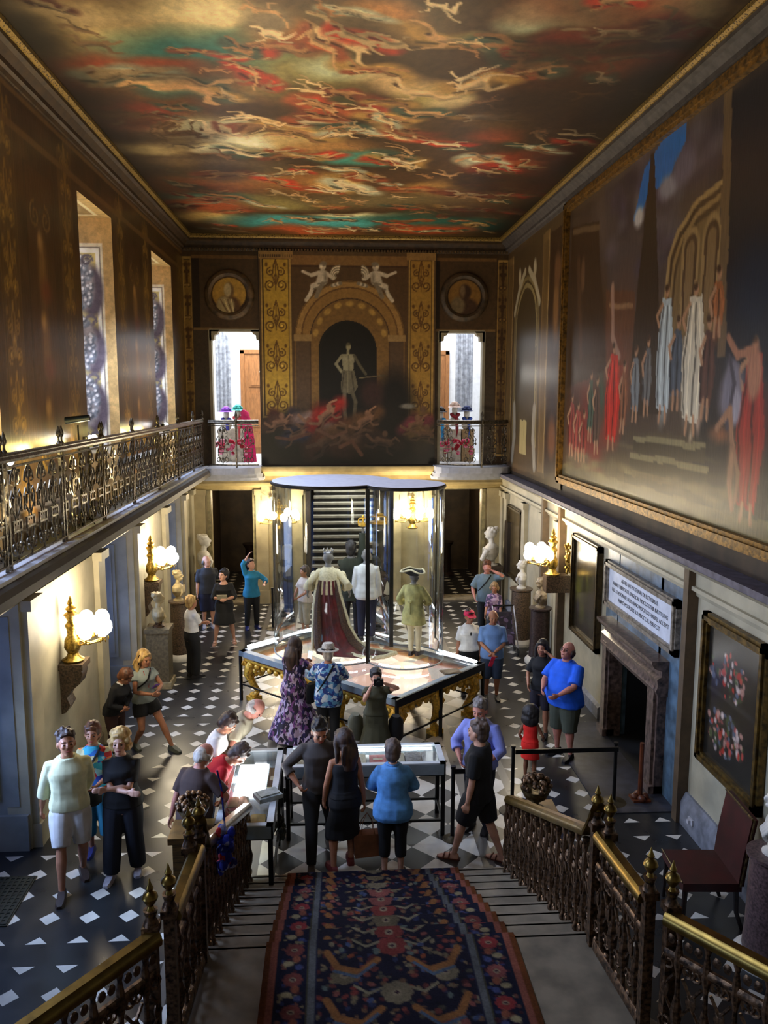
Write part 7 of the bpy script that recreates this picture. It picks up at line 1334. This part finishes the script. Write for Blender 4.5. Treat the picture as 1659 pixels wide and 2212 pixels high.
# beside the long show case
person('dark haired man in grey shirt looking down beside the long show case', -.60, 9.26, 8, 1.80, 'tan', False, ('short', 'dark'), dict(m=cloth('taupe', (.27, .25, .24)), sl=.95, hem=.86, i=.024, collar=CHAR), dict(m=BLK, t='trousers', i=.014), shoes=mat('dusk_shoe', (.28, .24, .20), .6), head=(-6, -26), hands=(dict(p=(-.26, .14, 1.02), h=(-1, -.6, 0), c=.8), dict(p=(.24, .12, .96))), feet=((-.14, .36), (.14, -.18)), mir=True, vox=N_)
p = person('woman in sleeveless black dress with long brown hair carrying a paper bag', -.30, 8.86, -168, 1.72, 'tan', True, ('long', 'brown', .20), None, None, dict(m=BLK, sl=None, hem=.96, neck=1.37, i=.018, end=.42, fl=.04), mat('red_flat', (.46, .14, .13), .6), hands=(dict(p=(-.22, .12, .86)), dict(p=(.24, .02, .80))), feet=((-.14, .0), (.10, .14)), head=(25, -6), vox=N_)
hw = p['W']((.24, .02, .68)); t = thing('paper_bag', 'tan paper carrier bag held by the long haired woman in black', 'bag', (hw.x + .03, hw.y, hw.z - .52), .15)
PB = mat('kraft_paper', (.52, .32, .20), .8, noise=.08); MB().loft([[(sx * w_, sy * d, zz) for sx, sy in ((-1, -1), (1, -1), (1, 1), (-1, 1))] for zz, w_, d in ((0, .15, .06), (.28, .17, .07))]).build('bag_body', PB, t, smooth=0)
for q in (-.06, .06): MB().tube([(-.08, q, .28), (-.06, q * .6, .42), (0, 0, .52), (.06, q * .6, .42), (.08, q, .28)], .005, 5).build('handle', PB, t)
person('woman in light blue denim jacket and black leggings, seen from behind', .24, 8.72, 176, 1.62, 'fair', True, ('pixie', 'greyb'), dict(m=DENIM, sl=1.0, hem=.78, i=.04, n='jacket', flare=.05, collar=DENIM), dict(m=BLK, t='capri', i=.012), shoes=mat('grey_sandal', (.42, .40, .36), .6), hands=(dict(p=(-.10, .26, 1.02), h=(-1, -.2, -.3)), dict(p=(.10, .26, 1.02), h=(1, -.2, -.3))), head=(-6, -8), fat=1.14, vox=N_)
p = person('man in lavender shirt and dark trousers with a camera, behind the black t-shirt man', 1.42, 9.72, -30, 1.72, 'red', False, ('short', 'grey'), dict(m=cloth('lavender', (.52, .56, .84)), sl=.95, hem=.86, i=.032, collar=cloth('lavender', (.5, .5, .8))), dict(m=cloth('dusk', (.12, .12, .16)), t='trousers', i=.02), shoes=SHOEB, head=(0, -12), hands=(dict(p=(-.16, .26, 1.02), h=(-1, -.3, -.3)), dict(p=(.20, .20, .98), h=(1, -.5, -.2))), fat=1.12, vox=N_, extras=(('strap', BLACKM, 1, .4, -1),))
held('camera', MB().box((-.06, -.03, -.04), (.06, .03, .04)).lathe([(.03, 0), (.03, .06)], (0, 0, 0), 12, Matrix.Rotation(R(-90), 4, 'X')), BLACKM, 'black camera at the waist of the man in lavender', 'camera', p['W']((-.17, .36, 1.03)), R(150))
person('young man in black t-shirt, black shorts and sandals walking left', 1.27, 8.98, -118, 1.78, 'fair', False, ('short', 'greyb'), dict(m=BLK, sl=.5, hem=.82, i=.03), dict(m=cloth('blackshort', (.05, .05, .07)), t='shorts', i=.045), shoes=mat('brown_sandal', (.36, .16, .10), .6), head=(-8, 0), hands=(dict(p=(-.24, .06, .80)), dict(p=(.24, .02, .80))), feet=((-.08, .26), (.10, -.26)), vox=N_)
# right side
person('woman in white t-shirt with sunglasses and pink cap', 2.06, 14.45, 4, 1.60, 'tan', True, ('short', 'brown'), dict(m=WHT, sl=.55, hem=.92, i=.026), dict(m=BLK, t='shorts', i=.02), shoes=SHOEB, head=(-12, -4), hands=((-.24, .02, .82), (.22, .04, .84)), fat=1.12, mir=True, vox=.015, extras=(('cap', mat('pink_cap', (.90, .16, .36), .7)), ('sunglasses_shirt', BLACKM)))
p = person('man in pale blue t-shirt holding a pink leaflet', 2.45, 14.2, -8, 1.66, 'tan', False, ('fringe', 'grey'), dict(m=cloth('sky', (.42, .56, .78)), sl=.55, hem=.82, i=.028), dict(m=cloth('steel', (.20, .26, .36)), t='knee', i=.03), shoes=SHOEB, head=(10, -12), hands=CLASP, fat=1.12, belly=.03, vox=.015)
held('leaflet', MB().box((-.04, -.002, -.1), (.04, .002, .1)), mat('pink_paper', (.95, .20, .36), .7), 'pink leaflet held by the man in the pale blue t-shirt', 'leaflet', p['W']((.02, .34, .84)), .3, (.3, .2, .3))
person('man in grey t-shirt with strap raising a hand to his face', 3.06, 18.0, -10, 1.78, 'red', False, ('short', 'auburn'), dict(m=cloth('bluegrey', (.40, .47, .50)), sl=.55, hem=.84, i=.03), dict(m=BLK, t='trousers', i=.02), shoes=SHOEB, head=(0, -4), hands=(dict(p=(-.26, .16, .95)), dict(p=(.12, .14, 1.56), h=(1, .1, -.6), n=(-1, 0, 0))), fat=1.15, mir=True, vox=F_, eyes=False, extras=(('strap', BLACKM, -1, .35, 1),))
person('girl with glasses and mauve top behind the folding pushchair', 3.10, 17.3, -18, 1.44, 'tan', True, ('bob', 'light'), dict(m=multi('mauve_print', [(.40, .28, .42), (.62, .52, .60), (.22, .18, .28)], 18), sl=.6, hem=.84, i=.022), dict(m=CHAR, t='trousers', i=.02), shoes=SHOEB, head=(0, -6), hands=(dict(p=(-.2, .3, .92)), dict(p=(.2, .3, .92))), vox=F_, extras=(('glasses', BLACKM),))
t = thing('pushchair', 'folding pushchair with pale metal frame near the far right corner', 'pushchair', (3.22, 16.75, 0)); PM = mat('pale_metal', (.80, .80, .84), .3, .3)
for q in (-.22, .24): MB().tube([(q, .25, 1.0), (q + .02, .05, .6), (q + .04, -.15, .06)], .014, 7).build('frame', PM, t); [MB().lathe([(.07, -.015), (.085, 0), (.07, .015)], (0, 0, 0), 14, Matrix.Translation((q + .03, yy, .085)) @ Matrix.Rotation(R(90), 4, 'Y')).build('wheel', BLACKM, t) for yy in (-.15, .2)]
MB().tube([(-.22, .25, 1.0), (.24, .25, 1.0)], .02, 7).build('handlebar', BLACKM, t); MB().loft([[(-.2, yy, zz), (.2, yy, zz), (.2, yy + .03, zz + .02), (-.2, yy + .03, zz + .02)] for yy, zz in ((.2, .85), (.12, .5), (-.16, .45), (-.2, .25))]).build('seat', multi('dark_print', [(.10, .08, .14), (.34, .28, .40), (.16, .12, .18)], 12), t)
person('large man in bright blue polo shirt and dark shorts looking up', 3.10, 11.75, -52, 1.80, 'red', False, ('fringe', 'brown'), dict(m=cloth('cobalt', (.10, .38, .90)), sl=.55, hem=.80, i=.034, collar=cloth('cobalt', (.1, .38, .9))), dict(m=KHAKI, t='knee', i=.04), shoes=SHOEB, head=(0, 22), hands=(dict(p=(-.16, .40, 1.08), h=(-1, -.5, -.4)), dict(p=(.12, .40, 1.10), h=(1, -.6, -.4))), feet=((-.14, .04), (.14, -.02)), fat=1.42, belly=.13, vox=N_, extras=(('glasses', BLACKM),))
person('dark haired girl in black top shading her face behind the blue polo man', 2.92, 12.5, -32, 1.60, 'tan', True, ('long', 'dark', .2), dict(m=BLK, sl=.5, hem=.86, i=.022), dict(m=cloth('plum', (.10, .08, .14)), t='shorts', i=.02), shoes=SHOEB, head=(0, 4), hands=(dict(p=(-.18, .18, .96)), dict(p=(.16, .14, 1.56), h=(1, .2, -.5), n=(-1, 0, 0))), mir=True, vox=.015)
person('small child with puffy dark hair in red sleeveless dress', 2.36, 10.92, 150, 1.10, 'brown', True, ('puff', 'dark'), None, None, dict(m=cloth('scarlet', (.86, .11, .06)), sl=None, hem=.96, neck=1.38, i=.024, end=.56, fl=.09), mat('child_sandal', (.62, .58, .60), .6), hands=(dict(p=(-.2, .1, .9)), dict(p=(.26, .2, .98))), head=(0, 0), vox=.013)
# ------------------------------------------------------------------ costumed mannequins in the glass drums
GREYS = mat('mannequin_grey', (.46, .45, .44), .5, noise=.05)
m1 = person('mannequin in ermine cape and crimson velvet coronation robe with long train', -.50, 14.25, 176, 1.80, GREYS, True, ('none', 'grey'), dict(m=cloth('ivory', (.84, .80, .66)), sl=.95, hem=.9, i=.025, sf=.03), None, vox=.016, name='costumed_mannequin', z=ZB, eyes=False, hands=(dict(p=(-.36, .02, 1.0)), dict(p=(.36, .02, 1.0))))
def costume(p, nm, b, m): o = b.build(nm, m, p['root']); return o
VELV = mat('crimson_velvet', (.36, .03, .05), .7, color2=(.20, .015, .025), scale=6); ERM = mat('ermine', (.86, .82, .68), .9, noise=.06, scale=30, bump=.4); EMB = mat('embroidered_border', (.30, .20, .12), .7, color2=(.16, .08, .05), scale=40)
# local frame of this mannequin: +y faces away from the viewer
def sheet(rows, th=.02):
    b = MB(); n = len(rows[0]); b.loft([[Vector(p) for p in r] + [Vector(p) + Vector((0, -th, 0)) for p in reversed(r)] for r in rows]); return b
def robe_row(zz, w_, back, bow=.08, n=17, x0=0, dz=0): return [(x0 + w_ * (2 * i / (n - 1) - 1), -(back - bow * (2 * i / (n - 1) - 1) ** 2) + .015 * math.sin(i * 1.9), zz + dz * (i / (n - 1))) for i in range(n)]
rows = [robe_row(1.28, .17, .17), robe_row(1.05, .21, .20), robe_row(.8, .26, .23, x0=.02), robe_row(.5, .31, .28, x0=.06), robe_row(.22, .39, .36, .16, x0=.13), robe_row(.06, .50, .46, .25, x0=.24), robe_row(.03, .56, .56, .34, x0=.42), robe_row(.025, .42, .62, .3, x0=.78)]
costume(m1, 'velvet_train', sheet(rows), VELV)
for q, w0 in ((-1, 1), (1, 1)):
    b = MB(); P = [Vector(r[0 if q < 0 else -1]) for r in rows]; b.tube([tuple(p + Vector((0, -.015, .01))) for p in P], .035, 8); costume(m1, 'ermine_edging', b, ERM)
    b = MB(); P = [Vector(r[2 if q < 0 else -3]) for r in rows]; b.tube([tuple(p + Vector((0, -.012, .005))) for p in P], [.03, .05, .065, .075, .08, .07, .05, .04], 8, flat=1, up=(1, 0, 0)); costume(m1, 'embroidered_band', b, EMB)
b = MB(); P = [Vector(q) for q in rows[-1]]; b.tube([tuple(p + Vector((0, 0, .01))) for p in P], .04, 8); costume(m1, 'ermine_edging', b, ERM)
b = MB(); b.loft([[(w_ * (1 + .03 * math.sin(i * 3)) * math.cos(2 * math.pi * i / 26), d * (1 + .03 * math.sin(i * 3)) * math.sin(2 * math.pi * i / 26) - .02, zz) for i in range(26)] for zz, w_, d in ((1.50, .08, .08), (1.45, .14, .12), (1.36, .19, .15), (1.2, .215, .18), (1.04, .235, .2))]); costume(m1, 'ermine_cape', b, ERM)
for q in (-1, 1): b = MB(); b.sph((q * .25, 0, 1.30), (.075, .08, .13), 12); b.sph((q * .29, .02, 1.12), (.06, .07, .07), 10); costume(m1, 'puffed_sleeve', b, ERM)
b = MB(); b.lathe([(.085, 1.70), (.09, 1.74), (.07, 1.75)], (0, .02, .02), 16); [b.sph((.085 * math.cos(a), .02 + .085 * math.sin(a), 1.80), (.012, .012, .025), 6) for a in np.linspace(0, 5.5, 7)]; costume(m1, 'coronet', b, mat('silver', (.7, .7, .72), .25, .9))
LIV = mat('yellow_livery', (.76, .73, .46), .75, noise=.08, scale=10, bump=.2)
m2 = person('small mannequin in yellow livery coat, white stockings and feathered tricorne', .98, 13.80, 150, 1.52, GREYS, False, ('none', 'grey'), dict(m=LIV, sl=.98, hem=.66, i=.03, sf=.03, flare=.22, n='coat', collar=ERM), dict(m=cloth('ivory', (.84, .8, .66)), t='trousers', i=.004), shoes=SHOEBR, hands=(dict(p=(-.28, .18, .98)), dict(p=(.14, .3, 1.02), h=(1, -.3, -.4))), feet=((-.06, 0), (.07, .06)), vox=.015, name='costumed_mannequin', z=ZB, eyes=False, extras=(('tricorne', BLK, ERM),))
b = MB(); b.tube([(0, -.16, 1.0), (.01, -.19, .78)], .02, 6); b.sph((.0, -.17, 1.0), (.05, .03, .03), 8); costume(m2, 'coat_sash', b, LIV)
for q in (-1, 1): wr = m2['arms'][0 if q < 0 else 1][2] * (1.52 / 1.75); b = MB(); b.sph(tuple(wr), (.06, .06, .05), 10); costume(m2, 'lace_cuff', b, ERM)
m3 = person('dark costumed mannequin holding a crown aloft behind the robe', -.08, 14.95, 170, 1.82, GREYS, False, ('short', 'dark'), dict(m=cloth('moss', (.14, .16, .10)), sl=1.0, hem=.7, i=.035, n='coat', flare=.15), dict(m=BLK, t='trousers', i=.01), shoes=SHOEB, hands=(dict(p=(.16, .18, 1.06), h=(-1, 0, -.4)), dict(p=(.20, .10, 1.92), h=(1, 0, 0))), vox=.016, name='costumed_mannequin', z=ZB, eyes=False)
o = held('crown', MB().lathe([(.09, 0), (.095, .05), (.085, .05)], (0, 0, 0), 18).tube([(-.09, 0, .05), (-.08, 0, .13), (0, 0, .15), (.08, 0, .13), (.09, 0, .05)], .014, 6).tube([(0, -.09, .05), (0, -.08, .13), (0, 0, .15), (0, .08, .13), (0, .09, .05)], .014, 6).sph((0, 0, .18), .025, 8), BGOLD, 'golden crown held aloft inside the glass drum', 'crown', m3['W']((.20, .12, 2.02)))
for a in range(8): pass
m4 = person('mannequin in white jacket and navy trousers behind the dark post', .20, 14.78, 178, 1.72, GREYS, False, ('none', 'grey'), dict(m=cloth('whitejacket', (.86, .86, .84)), sl=1.0, hem=.80, i=.03, n='jacket', flare=.08), dict(m=NAVY, t='trousers', i=.02), shoes=SHOEB, vox=.016, name='costumed_mannequin', z=ZB, eyes=False)
# ---- groups
GR = {'person': 'visitors in the hall', 'costumed_mannequin': 'mannequins in the glass drums', 'wall_candelabrum': 'lit candelabra on the side walls', 'wall_sconce': 'lit sconces on the far wall', 'pedestal': 'pedestals along the walls', 'marble_bust': 'busts along the walls', 'barrier_post': 'barrier posts', 'barrier_tape': 'barrier belts', 'book': 'books and papers in the show cases', 'show_case': 'show cases near the stair', 'stair_balustrade': 'balustrades of the foreground stair', 'gallery_railing': 'railings of the upper gallery', 'flower_basket': 'bronze flower baskets', 'newel_pedestal': 'pedestals at the foot of the stair', 'display_plinth': 'plinths in the upper rooms', 'hat_display_head': 'hat display heads in the upper rooms', 'uplighter': 'spotlights on the left gallery', 'console_bracket': 'brackets under the left candelabra', 'painted_roundel': 'painted roundels over the upper doorways', 'wall_relief': 'reliefs above the far sconces', 'passage_pedestal': 'pedestals in the dark passages', 'camera': 'cameras held by visitors', 'curtain': 'curtains in the upper rooms', 'room_painting': 'pictures in the upper rooms', 'table_foot_post': 'iron posts by the show cases', 'shoulder_bag': 'shoulder bags'}
for o in bpy.data.objects:
    if o.parent is None and 'category' in o and 'group' not in o and o.type != 'CAMERA':
        g = GR.get(o.name.split('.')[0])
        if g: o['group'] = g
